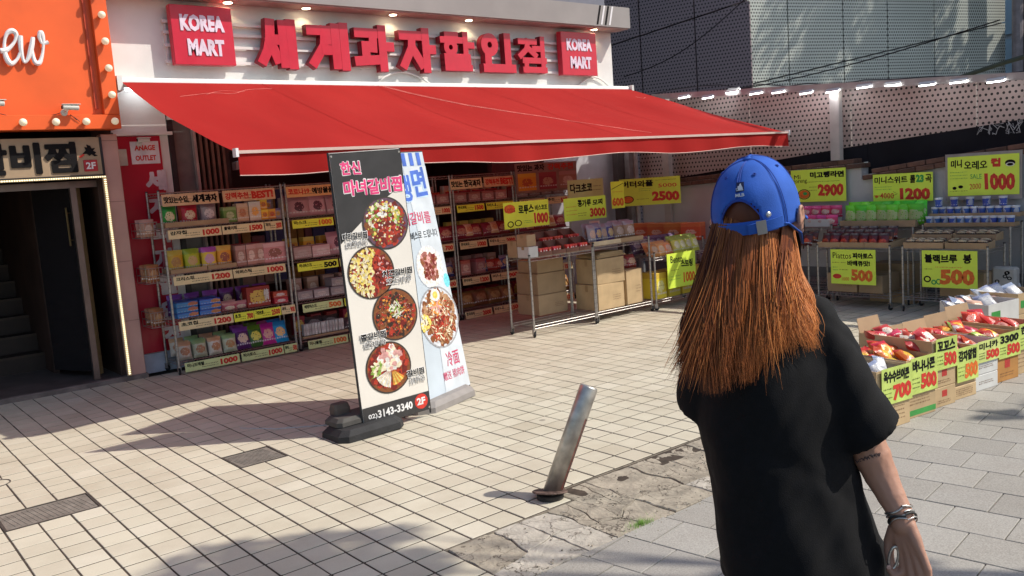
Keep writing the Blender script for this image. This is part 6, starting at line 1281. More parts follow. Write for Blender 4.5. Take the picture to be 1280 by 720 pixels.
# ================================================================ STREET TREES (outside the frame, their shade falls in it)
LEAF=pm('plane_leaf',(.07,.12,.025),.5,var=.35,scale=30); BARK=pm('bark',(.12,.09,.065),.9,var=.3,bump=.8,bscale=20)
lf=MB(); lf.add([(0,-.05,0),(.035,0,.006),(0,.06,0),(-.035,0,.006)],[(0,1,2,3)],LEAF)
def tree(label,x,y,h,clumps,n,seed):
    """trunk at x,y; clumps = (x,y,z,r,squash) of foliage, each reached by a limb"""
    rr=random.Random(seed); t=thing('street_tree',label,'tree',(x,y,0)); b=MB(); b.tube([(0,0,-.1),(.03,.02,h*.3),(-.02,.05,h*.55),(.02,0,h*.85)],[.16,.12,.09,.04],BARK,n=12); b.build('trunk',t,smooth=True)
    tot=sum(c[3]**2 for c in clumps); b=MB()
    for cx,cy_,cz_,r in clumps:
        c=Vector((cx-x,cy_-y,cz_)); l=MB(); s=Vector((0,.03,min(cz_,h)*rr.uniform(.5,.75))); l.tube([s,s.lerp(c,.5)+Vector((0,0,-.12)),c],[.05,.03,.008],BARK,n=6); l.build('limb',t)
        for k in range(int(n*r*r/tot)):
            v=Vector((rr.gauss(0,1),rr.gauss(0,1),rr.gauss(0,.8))).normalized()*r*rr.random()**.45; p=c+v; s_=rr.uniform(.6,1.3)
            M=Matrix.Translation(p)@Matrix.Rotation(rr.uniform(0,6.3),4,'Z')@Matrix.Rotation(rr.uniform(-1.2,1.2),4,'X'); b.add([(0,-.05*s_,0),(.04*s_,0,.008),(0,.06*s_,0),(-.04*s_,0,.008)],[(0,1,2,3)],LEAF,M)
    b.build('crown',t)
def above(x,y,z,k): return (x+.75*k,y-.63*k,z+k)
tree('leafy street tree standing on the pavement nearest the camera',7.0,-2.6,6.2,[(*above(.95,3.6,0,6),.26),(*above(1.3,3.68,0,6.2),.28),(*above(1.62,3.5,0,5.8),.26),(*above(1.35,3.25,0,6),.36),(*above(.95,3.2,0,6),.34),(*above(1.75,3.12,0,6),.22),(*above(1.95,3.4,0,6.1),.12),(*above(.6,3.3,0,6.1),.3),(7.3,-2.4,6.2,.5),(7.6,-2.9,5.7,.5),(6.9,-3.2,6.5,.5)],4200,11)
tree('leafy street tree standing farther along the pavement',9.6,-2.6,5.2,[(*above(5.35,2.12,0,5),.12),(*above(5.8,1.95,0,5.1),.16),(*above(6.5,2.0,0,5),.2),(9.6,-2.8,5.3,.6),(10.2,-2.3,4.9,.5),(9.1,-3.1,5.0,.5)],2600,12)
rr=random.Random(4); cl=[]
for k in range(30):
    s_=rr.uniform(.15,1)**.8; px=A+dB*(s_*5.2); z_=rr.uniform(1.5,9); r_q=rr.uniform(.3,.62)
    if s_<.35 and rr.random()<.6: continue
    cl.append((*above(px.x,px.y,z_,rr.uniform(3.2,3.8)),r_q*.9))
tree('tall tree beyond the fence shading the perforated facade',21.5,4.2,9,cl,9000,15)
print('banners ok')
# ================================================================ PERSON
O=Vector((1.46,.985,0)); PF=Vector((.951,.309,0)); PR=Vector((.309,-.951,0)); UP=Vector((0,0,1))
SKIN=pm('skin',(.43,.225,.155),.5,var=.06,scale=12,bump=.05,bscale=150); 
SKIN.node_tree.nodes['Principled BSDF'].inputs['Subsurface Weight'].default_value=.08; SKIN.node_tree.nodes['Principled BSDF'].inputs['Subsurface Radius'].default_value=(.01,.004,.002)
person=thing('person','woman seen from behind in blue cap and oversized black tee, long auburn hair','person',O)
def LP(v): return Vector(v)-O
def skin_obj(name,pts,edges,mat,parent,sub=1,root=0):
    me=bpy.data.meshes.new(name); me.from_pydata([tuple(p[0]) for p in pts],edges,[]); o=bpy.data.objects.new(name,me); COL.objects.link(o); o.parent=parent
    m=o.modifiers.new('s','SKIN'); m.use_smooth_shade=True
    for i,p in enumerate(pts): sv=me.skin_vertices[0].data[i]; sv.radius=p[1] if isinstance(p[1],tuple) else (p[1],p[1]); sv.use_root=(i==root)
    q=o.modifiers.new('u','SUBSURF'); q.levels=q.render_levels=sub
    dg=bpy.context.evaluated_depsgraph_get(); dg.update(); nm=bpy.data.meshes.new_from_object(o.evaluated_get(dg)); o.modifiers.clear(); o.data=nm; nm.materials.clear(); nm.materials.append(mat)
    nm.polygons.foreach_set('use_smooth',[True]*len(nm.polygons)); return o
def remesh(mb,name,mat,parent,vox,smooth=8,disp=None):
    o=mb.build(name,parent,smooth=True); import bmesh; bm=bmesh.new(); bm.from_mesh(o.data); bmesh.ops.remove_doubles(bm,verts=bm.verts,dist=1e-5); bmesh.ops.recalc_face_normals(bm,faces=bm.faces); bm.to_mesh(o.data); bm.free(); m=o.modifiers.new('r','REMESH'); m.mode='VOXEL'; m.voxel_size=vox; m.use_smooth_shade=True
    q=o.modifiers.new('s','SMOOTH'); q.factor=.5; q.iterations=smooth
    dg=bpy.context.evaluated_depsgraph_get(); dg.update(); nm=bpy.data.meshes.new_from_object(o.evaluated_get(dg)); o.modifiers.clear(); o.data=nm; nm.materials.clear(); nm.materials.append(mat)
    bm=bmesh.new(); bm.from_mesh(nm); seen=set(); isl=[]
    for v in bm.verts:
        if v in seen: continue
        st_=[v]; seen.add(v); c=[]
        while st_:
            a=st_.pop(); c.append(a)
            for e in a.link_edges:
                o2=e.other_vert(a)
                if o2 not in seen: seen.add(o2); st_.append(o2)
        isl.append(c)
    isl.sort(key=len,reverse=True); print(name,[(len(c),tuple(round(q,2) for q in c[0].co)) for c in isl[:8]])
    if name!='shorts':
        for c in isl[1:]: bmesh.ops.delete(bm,geom=c,context='VERTS')
    bm.to_mesh(nm); bm.free()
    if disp:
        nm.update(); ns=[v.normal.copy() for v in nm.vertices]
        for v,n_ in zip(nm.vertices,ns): v.co+=n_*disp(v.co)
    nm.polygons.foreach_set('use_smooth',[True]*len(nm.polygons)); return o
def H(px,py,t): return LP(atd(px,py,t))
hc=H(946,262,1.685)      # head centre
P=[];E_=[]
def J(p,r,par=None):
    P.append((p,r)); 
    if par is not None: E_.append((par,len(P)-1))
    return len(P)-1
_p=H(1000,708,1.70); LD=Vector((_p.x,_p.y,0))
pel=J(LD+UP*.80,(.105,.082))
def loc(r,f,u): return LD+PR*r+PF*f+UP*u
def tc(px,py): return H(px,py,1.70)
wst=J(tc(984,612),(.105,.080),pel); che=J(tc(968,505),(.115,.088),wst); upc=J(tc(960,425),(.110,.078),che); nkb=J(tc(952,372),(.055,.050),upc)
nk=J(Vector((hc.x,hc.y,0))+PF*-.01+UP*1.375,(.048,.050),nkb); hb=J(hc+UP*-.035+PF*-.01,(.062,.074),nk); ht=J(hc+UP*.030,(.060,.070),hb)
fc_=J(hc+PF*.055+UP*-.03,(.055,.055),hb); chn=J(hc+PF*.070+UP*-.085,(.028,.026),fc_); nse=J(hc+PF*.115+UP*-.035,(.010,.012),fc_)
er=J(hc+PR*.080+PF*-.004+UP*-.024,(.009,.017),hb); el_=J(hc-PR*.083+PF*-.002+UP*-.022,(.012,.016),hb)
# right arm (visible)
rs0=J(H(998,396,1.69),(.042,.045),upc); ra1=J(H(1024,444,1.668),.040,rs0); elb=J(H(1079,548,1.64),(.041,.041),ra1); ra2=J(H(1100,590,1.635),(.036,.037),elb); wr=J(H(1126,641,1.60),(.0255,.022),ra2)
pa1=J(H(1128,655,1.595),(.020,.017),wr)
def finger(base,pts,rs,par):
    k=J(base,rs[0],par)
    for p,r in zip(pts,rs[1:]): k=J(p,r,k)
# left arm (mostly hidden by the tee)
ls0=J(H(893,392,1.73),(.050,.050),upc); la1=J(H(876,440,1.76),.045,ls0); le=J(H(884,505,1.80),.037,la1); la2=J(H(912,530,1.90),.032,le); lw=J(H(938,548,2.0),.024,la2); lp=J(H(950,556,2.05),(.032,.016),lw)
for k in range(4): finger(H(955,556+7*k,2.09),[H(962,560+7*k,2.12),H(962,566+7*k,2.14)],[.009,.0085,.007],lp)
finger(H(946,545,2.06),[H(952,545,2.09)],[.010,.008],lw)
# legs, mid stride
for s,ff,hf in((1,-.14,0),(-1,.20,0)):
    hp=J(loc(.062*s,ff*.15,.74),(.070,.072),pel); kn=J(loc(.085*s,ff*.8+.04,.45),(.055,.058),hp); cf=J(loc(.085*s,ff*1.05-.02,.30),(.05,.052),kn); an=J(loc(.085*s,ff*1.3-.03,.09),(.034,.036),cf); ft=J(loc(.09*s,ff*1.3+.05,.045),(.036,.03),an); J(loc(.095*s,ff*1.3+.14,.03),(.038,.022),ft)
hm=MB(); upc_p=P[upc][0]
def ball(p,r): hm.lathe([(r*math.sin(PI*k/8)+1e-5,-r*math.cos(PI*k/8)) for k in range(9)],SKIN,n=12,M=Matrix.Translation(p))
def chain(pts):
    hm.tube([p for p,r in pts],[r for p,r in pts],SKIN,n=12)
    for p,r in pts: ball(p,r*1.03)
chain([(upc_p,.055),(H(1004,400,1.69),.042),(H(1034,430,1.668),.040)])
chain([(upc_p,.055),(H(900,400,1.73),.040),(H(886,440,1.76),.036),(H(884,505,1.80),.034),(H(912,530,1.90),.029),(H(938,548,2.0),.022),(H(950,556,2.05),.020)])
chain([(H(1034,430,1.668),.040),(H(1056,490,1.655),.040),(H(1079,545,1.640),.0355)])
chain([(H(1079,545,1.640),.0355),(H(1090,570,1.636),.0345),(H(1101,594,1.630),.0305),(H(1114,620,1.615),.0255),(H(1125,641,1.602),.0225),(H(1129,655,1.597),.0215)])
kn=[(H(1151,690,1.566),.0084),(H(1145,694,1.577),.0090),(H(1137,696,1.589),.0093),(H(1129,694,1.602),.0092)]
ws=[H(1137,658,1.586),H(1133,658,1.592),H(1128,658,1.599),H(1122,658,1.606)]
for (k_,r_k),w_k in zip(kn,ws): chain([(w_k,.0125),(w_k.lerp(k_,.5),.0118),(k_,r_k)])
chain([(kn[0][0],.0086),(H(1160,712,1.556),.0074),(H(1161,729,1.558),.0068),(H(1155,740,1.566),.0060)])
chain([(kn[1][0],.0092),(H(1151,718,1.567),.0080),(H(1152,738,1.570),.0074),(H(1146,750,1.580),.0064)])
chain([(kn[2][0],.0095),(H(1140,720,1.582),.0083),(H(1139,741,1.586),.0077),(H(1133,753,1.596),.0066)])
chain([(kn[3][0],.0094),(H(1130,715,1.598),.0084),(H(1118,720,1.600),.0077),(H(1112,712,1.606),.0068)])
chain([(H(1118,661,1.612),.0125),(H(1112,676,1.622),.0108),(H(1111,690,1.620),.0090),(H(1113,702,1.614),.0082),(H(1116,711,1.610),.0070)])
# ear with rim and lobe
ec=hc+PR*.082+PF*-.006+UP*-.020
hm.tube([ec+PF*(.013*math.cos(q*PI/8-1.2)-.004)+UP*(.024*math.sin(q*PI/8-1.2))+PR*.004 for q in range(13)],[.0042]*13,SKIN,n=8); ball(ec+UP*-.022+PF*.003,.0075)
hm.lathe([(.013,-.004),(.015,0),(.013,.004)],SKIN,n=14,M=Matrix.Translation(ec)@PR.to_track_quat('Z','Y').to_matrix().to_4x4())
skip={rs0,ra1,elb,ra2,wr,pa1,ls0,la1,le,la2}
for a_i,b_i in E_:
    if a_i in skip or b_i in skip: continue
    (pa_,qa),(pb_,qb)=P[a_i],P[b_i]; qa=qa if isinstance(qa,tuple) else (qa,qa); qb=qb if isinstance(qb,tuple) else (qb,qb)
    ma,mb_=min(qa),min(qb); oa,ob=max(0,qa[0]-qa[1]),max(0,qb[0]-qb[1])
    if a_i<=nkb and b_i<=nkb:
        for s_ in(-1,0,1): hm.tube([pa_+PR*oa*s_,pb_+PR*ob*s_],[ma,mb_],SKIN,n=16); ball(pa_+PR*oa*s_,ma); ball(pb_+PR*ob*s_,mb_)
    else: hm.tube([pa_,pb_],[ma,mb_],SKIN,n=14); ball(pa_,ma*1.01); ball(pb_,mb_*1.01)
for off,r in((PF*-.022+UP*.0,.060),(PF*.02+UP*.025,.048),(PF*.045+UP*-.045,.046),(PF*-.02+UP*.035,.058)): ball(hc+off,r)
for s_ in(1,-1): ball(hc+PR*s_*.036+PF*.062+UP*-.03,.026)
ball(hc+PF*.098+UP*-.062,.013); ball(hc+PF*.105+UP*-.03,.010); ball(hc+PF*.085+UP*-.105,.018)
TEE=pm('black_cotton',(.0026,.0027,.0038),.9,var=.25,scale=60,bump=.15,bscale=500,spec=.3)
body=remesh(hm,'body',SKIN,person,.0030,5)
# finger nails
for p,d_ in((H(1111,709,1.5995),0),):
    b=MB(); b.lathe([(.0045,0),(.004,.0012),(.002,.0016)],pm('nail',(.55,.33,.27),.25),n=12,M=Matrix.Translation(p)@(-CF).to_track_quat('Z','Y').to_matrix().to_4x4()); b.build('fingernail',person)
# tee: torso rings traced on the body at its own depth, plus two wide sleeves
HR=Vector((CR.x,CR.y,0)).normalized(); HF=Vector((CF.x,CF.y,0)).normalized()
tb=MB(); rs=[]
for py,xl,xr,dp_,t in [(350,928,972,.05,1.70),(362,906,1000,.075,1.70),(378,890,1020,.09,1.70),(405,882,1036,.105,1.70),(450,878,1046,.115,1.70),(500,876,1050,.118,1.70),(545,879,1054,.118,1.70),(600,887,1070,.122,1.70),(650,894,1088,.128,1.70),(700,901,1107,.134,1.70),(722,904,1108,.136,1.70)]:
    a=LP(atd(xl,py,t)); c=LP(atd(xr,py,t)); m_=(a+c)/2; hw=(c-a).length/2; dirx=(c-a).normalized(); ring=[]
    for k in range(36):
        th=2*PI*k/36; cx_=math.copysign(abs(math.cos(th))**.8,math.cos(th)); sx_=math.copysign(abs(math.sin(th))**.8,math.sin(th)); ring.append(m_+dirx*hw*cx_+HF*dp_*sx_)
    rs.append(ring)
tb.rings(rs,TEE)
def sleeve(pts):
    R=[]
    for i,(c,ra,rb_) in enumerate(pts):
        d=(pts[min(i+1,len(pts)-1)][0]-pts[max(i-1,0)][0]).normalized(); a=(HR-d*HR.dot(d)).normalized(); b_=d.cross(a); R.append([c+a*ra*math.cos(2*PI*k/24)+b_*rb_*math.sin(2*PI*k/24) for k in range(24)])
    tb.rings(R,TEE)
sleeve([(H(970,372,1.70),.045,.06),(H(1006,397,1.685),.052,.068),(H(1034,448,1.67),.057,.074),(H(1054,500,1.66),.060,.078),(H(1066,522,1.655),.063,.078),(H(1078,539,1.65),.064,.079),(H(1081,543,1.65),.065,.079)])
sleeve([(H(920,378,1.71),.045,.06),(H(902,402,1.72),.042,.063),(H(888,440,1.74),.040,.066),(H(878,480,1.76),.038,.068),(H(873,508,1.78),.038,.066)])
def wr_(c):
    z=c.z; p=Vector((c.dot(HR)*1.0,c.dot(HF),z))
    f=mnoise.noise(Vector((p.x*14+p.z*5,p.y*9,p.z*4)))*.013+mnoise.noise(Vector((p.x*30-p.z*18,p.y*18,p.z*9+3)))*.0045-.0022*max(0,1-abs(mnoise.noise(Vector((p.x*7+p.z*7,p.y*7,p.z*3+7))))*5)
    f+=.004*math.sin(p.x*70+math.sin(z*9)*2)*max(0,(1.0-z))*1.6
    return f
tee=remesh(tb,'tee_shirt',TEE,person,.0075,3,wr_)
# shorts and shoes (below the frame)
sb=MB()
for s,ff in((1,-.14),(-1,.20)): sb.tube([loc(.040*s-.01,ff*.05+.02,.76),loc(.055*s-.005,ff*.25+.01,.66),loc(.082*s,ff*.65+.02,.56)],[.078,.086,.090],pm('dark_denim',(.03,.035,.05),.8,var=.2,bump=.2,bscale=300),n=20)
remesh(sb,'shorts',MC['dark_denim'],person,.012,5)
for s,ff in((1,-.14),(-1,.20)):
    b=MB(); c=loc(.09*s,ff*1.3+.04,0); b.rings([[c+PR*(.045*math.cos(2*PI*k/20)*sx)+PF*(.13*math.sin(2*PI*k/20)*sf)+UP*z for k in range(20)] for z,sx,sf in((0.003,1,1),(.03,1.02,1.02),(.06,.9,.85),(.09,.75,.45))],pm('white_sneaker',(.6,.6,.58),.6,var=.05)); b.build('shoe',person,smooth=True)
# ---- cap
CAPB=pm('royal_blue_cotton',(.032,.11,.46),.8,var=.12,scale=20,bump=.10,bscale=420,spec=.2); CAPD=pm('cap_stitch',(.012,.05,.30),.8,var=.1)
cax=Vector((CR.x,CR.y,0)).normalized(); cc=H(945,268,1.68)
ru,rf,rh=.081,.101,.110
tilt=Matrix.Rotation(rad(-4.5),3,HF)@Matrix.Rotation(rad(6),3,PR)
def cap(az,el,off=0):
    """az: 0 = back, grows to her right; el 0..90"""
    e=rad(el); a=rad(az); fl=abs(math.cos(e))**.88
    v=PR*(math.sin(a)*fl*(ru+off))+PF*(-math.cos(a)*fl*(rf+off))+UP*((math.sin(e)**.95 if e>0 else math.sin(e))*(rh+off)*(1.0-.04*math.cos(a)))
    return cc+tilt@v
capo=thing('x','x','x'); bpy.data.objects.remove(capo)
cb=MB(); NA,NE=96,30; vs=[];idx={}
for i in range(NA):
    for j in range(NE+1):
        az=360*i/NA; el=-9+99*(j/NE)**.92; seam=min(abs(((az+30)%60)-30),99)/2.5; g_=-.0016*math.exp(-seam*seam)*(1 if el>-5 else 0)
        wob=.0016*mnoise.noise(cap(az,min(el,89))*26); vs.append(cap(az,min(el,90),g_+wob))
def isopen(i,j):
    az=360*(i+.5)/NA; az=az if az<180 else az-360; el=-9+99*(((j+.5)/NE)**.92)
    return el<24 and (el>4 or False) and (az/27)**2+((el-3)/21)**2<1 or (el<=4 and el>-9 and abs(az)<27 and False)
fs=[(i*(NE+1)+j,((i+1)%NA)*(NE+1)+j,((i+1)%NA)*(NE+1)+j+1,i*(NE+1)+j+1) for i in range(NA) for j in range(NE) if not isopen(i,j)]
cb.add(vs,fs,CAPB); crown=cb.build('cap',person,smooth=True); so_=crown.modifiers.new('t','SOLIDIFY'); so_.thickness=.0025; so_.offset=-1
def bandstrip(name,az0,az1,el0f,wd,off,mat,par,n=40):
    b=MB(); R=[]
    for k in range(n+1):
        az=az0+(az1-az0)*k/n; e0=el0f(az); a=cap(az,e0-wd,off);c=cap(az,e0+wd,off); a2=cap(az,e0-wd,off-.003);c2=cap(az,e0+wd,off-.003); R.append([a,c,c2,a2])
    b.rings(R,mat); return b.build(name,par,smooth=False)
bandstrip('opening_binding',-29,29,lambda a:25-22*(abs(a)/29)**2.2,1.3,.0015,CAPD,crown)
bandstrip('strap',-32,46,lambda a:-4,5.0,.0042,CAPB,crown)
bandstrip('strap_end',10,52,lambda a:-4+(a-10)*.04,4.6,.0075,CAPB,crown)
bandstrip('buckle',20,31,lambda a:-3.5,6.0,.0105,pm('brushed_buckle',(.45,.46,.48),.35,metal=.8),crown,10)
# loose strap tail hanging forward past the ear
tp=[H(962,277,1.60),H(985,279,1.607),H(1000,290,1.63),H(1003,304,1.66)]; b=MB(); b.tube(bez([(0,0),(1,1)],1) and tp,[.006,.0062,.005,.003],CAPB,n=8,flat=.35); b.build('strap_tail',crown,smooth=True)
b=MB(); b.lathe([(.0055,0),(.0055,.002),(.003,.0035)],MC['brushed_buckle'],n=14,M=Matrix.Translation(cap(36,6,.002))@(PR*.8-PF*.6).to_track_quat('Z','Y').to_matrix().to_4x4()); b.build('snap_button',crown)
b=MB(); b.lathe([(.008,-.002),(.008,.003),(.004,.006)],CAPB,n=16,M=Matrix.Translation(cap(0,90,.001))@tilt.to_4x4()); b.build('top_button',crown)
for az in(-60,0,60,120,180,240):
    if az%120==0 and az!=0: pass
    b=MB(); M=Matrix.Translation(cap(az+30,52,.0008))@(cap(az+30,52)-cc).to_track_quat('Z','Y').to_matrix().to_4x4(); b.lathe([(.0035,0),(.0035,.0012),(.0018,.0014),(.0016,.0)],CAPD,n=12,M=M); b.build('eyelet',crown)
for az in range(0,360,60):
    for s in(-2.2,2.2):
        b=MB(); b.tube([cap(az+s,e,.0005) for e in range(26 if az==0 else -6,88,4)],.0007,CAPD,n=4,caps=False); b.build('seam_stitch',crown)
# brim, curved, pointing forward
b=MB(); R=[]
for i in range(15):
    a=rad(180-62+124*i/14); row=[]
    for j in range(7):
        r=j/6*.072*math.cos((i/14-.5)*PI*.86)**.5; base=cap(math.degrees(a),-7,.0005); d=Vector((base.x-cc.x,base.y-cc.y,0)).normalized(); row.append(base+PF*r+d*.15*r+UP*(-.10*r-.35*(abs(i/14-.5)*2)**2*r))
    R.append(row)
b.rings(R,CAPB,caps=False,closed=False); br=b.build('brim',crown,smooth=True); m=br.modifiers.new('t','SOLIDIFY'); m.thickness=.003
# embroidered logo on the back panel
def oncap(mb,polys,mat,off):
    for pl in polys:
        mb.add([cap(az,el,off) for az,el in pl],[tuple(range(len(pl)))],mat)
NV=pm('navy_thread',(.008,.012,.06),.7); WTH=pm('white_thread',(.62,.64,.70),.7)
b=MB(); A0,A1,E0,E1=-3,10,34,45
g_=lambda u,v:(A0+(A1-A0)*u,E0+(E1-E0)*v)
for k in range(4): oncap(b,[[g_(k/4,0),g_((k+1)/4,0),g_((k+1)/4,1),g_(k/4,1)]],NV,.0014)
oncap(b,[[g_(.08,.08),g_(.92,.08),g_(.92,.14),g_(.08,.14)]],WTH,.0022)
oncap(b,[[g_(.30,.15),g_(.88,.15),g_(.84,.38),g_(.70,.62),g_(.60,.84),g_(.50,.80),g_(.42,.60),g_(.34,.55),g_(.26,.62),g_(.24,.36)],[g_(.05,.22),g_(.14,.22),g_(.14,.36),g_(.05,.36)]],WTH,.0022)
b.build('logo_patch',crown)
b=MB(); M_=[]
vs_,fs_,bb=tgeo('MLB',.03,.5)
b.add([cap(-3+(v[0]-bb[0])/(bb[1]-bb[0])*13,28.5+(v[1]-bb[2])/(bb[3]-bb[2])*3.4,.0016 if v[2]>0 else .0008) for v in vs_],fs_,WTH); b.build('logo_lettering',crown)
# ---- face details: mask, eyes, brows
b=MB(); R=[]
for i in range(9):
    u=i/8; row=[]
    for j in range(13):
        a=rad(-72+144*j/12); rr_=.088-.006*abs(u-.5); z=-.015-.085*u; bulge=.030*math.cos(a)**3*(1-abs(u-.35)); row.append(hc+PR*(math.sin(a)*.074)+PF*(math.cos(a)*.078+.018+bulge)+UP*z)
    R.append(row)
b.rings(R,pm('black_mask',(.015,.015,.018),.8,var=.1),caps=False,closed=False); b.build('face_mask',person,smooth=True)
for s in(1,-1): b=MB(); b.tube([hc+PR*(s*.072)+PF*.04+UP*-.03,hc+PR*(s*.088)+PF*.01+UP*-.015,hc+PR*(s*.092)+PF*-.012+UP*-.03,hc+PR*(s*.078)+PF*.03+UP*-.08],.0013,MC['black_mask'],n=5); b.build('mask_loop',person)
for s in(1,-1):
    b=MB(); b.lathe([(.002,-.011),(.008,-.008),(.011,0),(.008,.008),(.002,.011)],pm('eye_white',(.7,.68,.66),.2),n=14,M=Matrix.Translation(hc+PR*(s*.030)+PF*.0855+UP*-.010)); e_=b.build('eye',person,smooth=True); b=MB(); b.lathe([(.0048,0),(.0044,.001)],pm('dark_iris',(.03,.015,.01),.1),n=12,M=Matrix.Translation(hc+PR*(s*.030)+PF*.0968+UP*-.010)@PF.to_track_quat('Z','Y').to_matrix().to_4x4()); b.build('iris',e_)
    b=MB(); b.tube([hc+PR*(s*.014)+PF*.100+UP*.006,hc+PR*(s*.030)+PF*.096+UP*.009,hc+PR*(s*.046)+PF*.080+UP*.005],.0018,pm('brow_hair',(.05,.02,.012),.8),n=5); b.build('eyebrow',person)
# ---- hair
m,tn,bs=newmat('auburn_hair'); N=tn.nodes;L=tn.links
at=N.new('ShaderNodeAttribute'); at.attribute_name='strand'
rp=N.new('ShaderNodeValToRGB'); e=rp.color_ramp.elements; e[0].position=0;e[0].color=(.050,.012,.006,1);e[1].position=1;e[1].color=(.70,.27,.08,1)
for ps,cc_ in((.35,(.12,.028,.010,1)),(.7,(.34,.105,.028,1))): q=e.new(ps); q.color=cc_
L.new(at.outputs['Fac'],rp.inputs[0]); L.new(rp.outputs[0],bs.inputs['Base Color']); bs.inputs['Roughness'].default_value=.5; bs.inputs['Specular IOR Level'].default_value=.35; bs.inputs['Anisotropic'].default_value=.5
HAIR=m
hr=random.Random(21); vs=[];fs=[];sv=[]
def bz3(p,n):
    o=[]
    for i in range(n+1):
        t=i/n; a,b_,c,d=p; o.append(a*(1-t)**3+b_*3*t*(1-t)**2+c*3*t*t*(1-t)+d*t**3)
    return o
def strand(pts,r,val):
    n=len(pts); k0=len(vs)
    for i,p in enumerate(pts):
        d=(pts[min(i+1,n-1)]-pts[max(i-1,0)]).normalized(); a=d.cross(HF).normalized(); b_=d.cross(a); q=r*(1-(i/(n-1))**3*.85)*(.75 if i==0 else 1)
        for k in range(3): th=2*PI*k/3+.5; vs.append(p+a*math.cos(th)*q*1.7+b_*math.sin(th)*q*.8); sv.append(min(1,max(0,val+.10*(i/n-.4))))
    for i in range(n-1):
        for k in range(3): fs.append((k0+i*3+k,k0+i*3+(k+1)%3,k0+i*3+3+(k+1)%3,k0+i*3+3+k))
def lerp_tab(tab,s):
    for a,b_ in zip(tab,tab[1:]):
        if s<=b_[0]: f_k=(s-a[0])/(b_[0]-a[0]); return a[1]+(b_[1]-a[1])*f_k
    return tab[-1][1]
XT=[(0,892),(1,990)]; XM=[(0,866),(.3,893),(.6,948),(1,1010)]; XB=[(0,843),(.15,858),(.3,882),(.6,935),(.8,968),(1,1018)]; YB=[(0,452),(.12,478),(.3,494),(.5,492),(.65,474),(.8,446),(1,428)]
def hairline(s,layer,jit=1.0,lock=0):
    x0=lerp_tab(XT,s); x1=lerp_tab(XM,s); x2=lerp_tab(XB,s); y2=lerp_tab(YB,s)+lock*22+hr.gauss(0,5)*min(jit,1.2)
    c_=math.sqrt(max(0,1-(2*s-1)**2)); bk=.082*c_
    x2+=hr.gauss(0,5)*jit+lock*5; x1+=hr.gauss(0,3)*jit
    t0=1.680-bk+layer*.4; p0=H(x0,262+8*(2*s-1)**2,t0+.012); p1=H(x0+(x1-x0)*.35+hr.gauss(0,1),322,t0-.012+layer*.2); p2=H(x1,400,1.60-.030*c_+layer); p3=H(x2,y2,1.585-.020*c_+layer+.012*hr.random())
    return p0,p1,p2,p3
for k in range(8200):
    g0=round(hr.random()*34)/34; s=min(1,max(0,g0+hr.gauss(0,.022))); lr=hr.random()**1.5*.045; lock=math.sin(g0*61)*.5+math.sin(g0*23)*.5
    p=hairline(s,lr,1.5,lock); cut=hr.uniform(.72,1) if hr.random()<.75 else 1; pts=bz3(p,14); pts=pts[:max(8,int(len(pts)*cut))]; pts=pts[:14]; ph=hr.random()*6; am=hr.uniform(.001,.0045)
    pts=[q+HR*(am*.5*math.sin(i*.8+ph+g0*9)*i/13+.010*math.sin(g0*30+i*.55+s*4)*(i/13)+.005*math.sin(g0*70+i*1.0+s*5)*(i/13))+HF*(-.009*math.sin(g0*30+i*.55+s*4+1.5)*(i/13)**.5) for i,q in enumerate(pts)]
    val=.36+.42*(mnoise.noise(Vector((g0*15,1,0)))+.0)+hr.gauss(0,.05)+.50*s-.5*lr/.045*.3  # sunlight on the right is painted into strand tone; deeper strands get darker
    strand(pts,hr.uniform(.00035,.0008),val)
for k in range(110):   # stray hairs
    s=hr.choice((hr.uniform(0,.25),hr.uniform(.6,1))); p=list(hairline(s,-.006,2.0)); p[3]=p[3]+HR*hr.gauss(-.01 if s<.5 else .012,.014)+UP*hr.uniform(-.02,.03); p[2]=p[2]+HR*hr.gauss(0,.008)-HF*.006; strand(bz3(p,14),hr.uniform(.0004,.0007),hr.uniform(.4,1))
for s_ in(1,-1):      # side hair before the shoulders
    for k in range(160):
        a=rad(s_*(hr.uniform(62,105) if s_<0 else hr.uniform(58,82))); st=cap(math.degrees(a),-7,-.008); en=st+UP*-hr.uniform(.13,.24)+PF*hr.uniform(-.05,.03)+PR*s_*hr.uniform(-.01,.02)
        if s_>0: en=st+UP*-hr.uniform(.15,.20)-PF*hr.uniform(.04,.09)+PR*hr.uniform(-.02,.004)
        strand(bz3((st,st+UP*-.05-PF*.008*(1 if s_>0 else .5),st.lerp(en,.66)+PR*s_*.004,en),9),hr.uniform(.0008,.0016),hr.uniform(.15,.6))
hb=MB(); hb.add(vs,fs,HAIR)
# under-layer so no gaps show: a sheet below the strands and hair over the skull
n0=len(hb.v); R=[]
for i in range(17):
    row=[]
    for j in range(25):
        s=j/24; x0=lerp_tab(XT,s)+2*(1 if s<.5 else -1); c_=math.sqrt(max(0,1-(2*s-1)**2)); v=i/16
        p0=H(x0,262,1.680-.075*c_+.016); p1=H(x0+(lerp_tab(XM,s)-x0)*.35,322,1.683-.075*c_); p2=H(lerp_tab(XM,s)*.97+946*.03,395,1.625-.03*c_); p3=H(lerp_tab(XB,s)*.95+930*.05,lerp_tab(YB,s)-26,1.618-.02*c_)
        a,b_,c2,d=p0,p1,p2,p3; row.append(a*(1-v)**3+b_*3*v*(1-v)**2+c2*3*v*v*(1-v)+d*v**3)
    R.append(row)
hb.rings(R,HAIR,caps=False,closed=False)
sk=[[cap(360*i/28,el,-.008) for i in range(28)] for el in(-22,-12,-2,10,22,34,46,58,70,82)]; sk=[[q if abs(((k*360/28+180)%360)-180)<118 else cc+(q-cc)*.86 for k,q in enumerate(r)] for r in sk]
hb.rings(sk,HAIR)
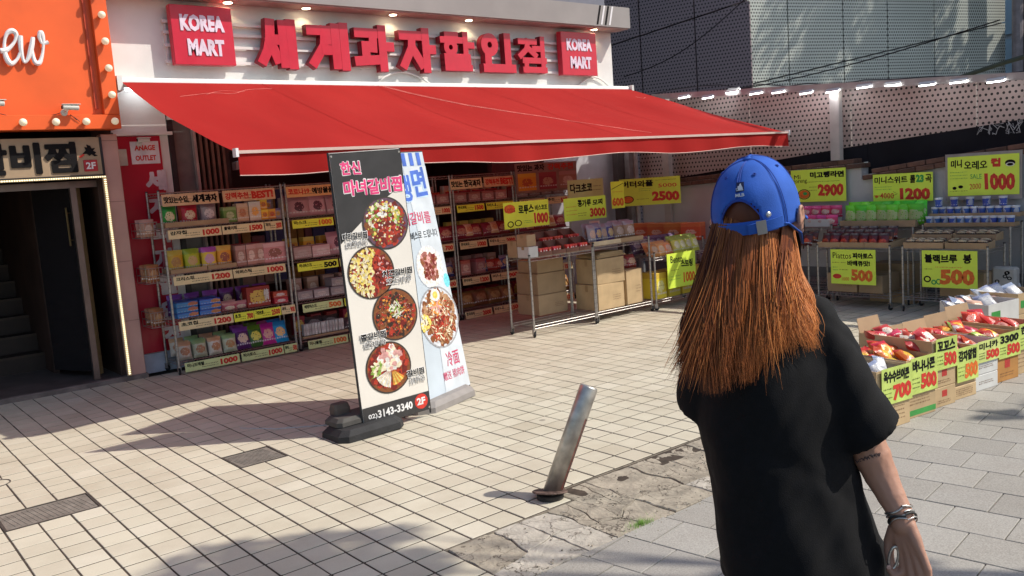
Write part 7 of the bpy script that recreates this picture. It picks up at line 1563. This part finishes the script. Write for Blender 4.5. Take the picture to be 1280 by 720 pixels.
ho=hb.build('hair',person,smooth=True); at_=ho.data.attributes.new('strand','FLOAT','POINT'); vals=sv+[.28+.22*mnoise.noise(Vector((v.dot(HR)*60,v.z*4,0))) for v in hb.v[n0:]]; at_.data.foreach_set('value',vals)
# ---- bracelets, ring-shaped key loop, tattoo
wc=H(1126,644,1.60); axd=(H(1129,662,1.59)-H(1100,590,1.635)).normalized(); a_=axd.orthogonal().normalized(); b_=axd.cross(a_)
SIL=pm('silver_chain',(.6,.58,.55),.3,metal=.9,var=.2,scale=200)
for k,(off,rr_,mt_,tr_) in enumerate(((-.010,.0240,SIL,.0022),(-.003,.0244,SIL,.0016),(.006,.0246,pm('black_cord',(.02,.02,.02),.6),.0024),(.011,.0248,SIL,.0014))):
    b=MB(); tl=a_*.18*math.sin(k*2)+b_*.15*math.cos(k); b.tube([wc+axd*(off+.003*math.sin(q*.7+k)+(tl.dot(a_*math.cos(q*PI/12)+b_*math.sin(q*PI/12))*rr_*.8))+(a_*math.cos(q*PI/12)+b_*math.sin(q*PI/12))*rr_ for q in range(25)],tr_,mt_,n=6,caps=False); b.build('bracelet',person,smooth=True)
kl=H(1117,697,1.602); b=MB(); b.tube([kl+HR*(.0085*math.cos(q*PI/10)+.003*math.sin(q*PI/10))+UP*(.021*math.sin(q*PI/10)) for q in range(21)],.0026,SIL,n=8,caps=False); kk=b.build('metal_loop',None,O); tag(kk,'silver metal loop held between thumb and fingers of the woman','key ring')
bvh=None
from mathutils.bvhtree import BVHTree
bv=BVHTree.FromPolygons([v.co for v in body.data.vertices],[p.vertices for p in body.data.polygons])
b=MB(); TAT=pm('tattoo_ink',(.05,.04,.05),.6); rt=random.Random(9)
def onskin(px,py):
    o_=CP-O; d=ray(px,py).normalized(); h=bv.ray_cast(o_,d)
    return h[0]-d*.0009 if h[0] is not None else None
x=1060
while x<1099:
    yb=580-(x-1060)*.33; pts=[onskin(x+q*1.0,yb+rt.uniform(-2.6,2.6)) for q in range(4)]
    if all(p is not None for p in pts): b.tube(pts,.0007,TAT,n=4)
    x+=2.2
if b.v: tag(b.build('tattoo',person),kind=None)
print('person ok')
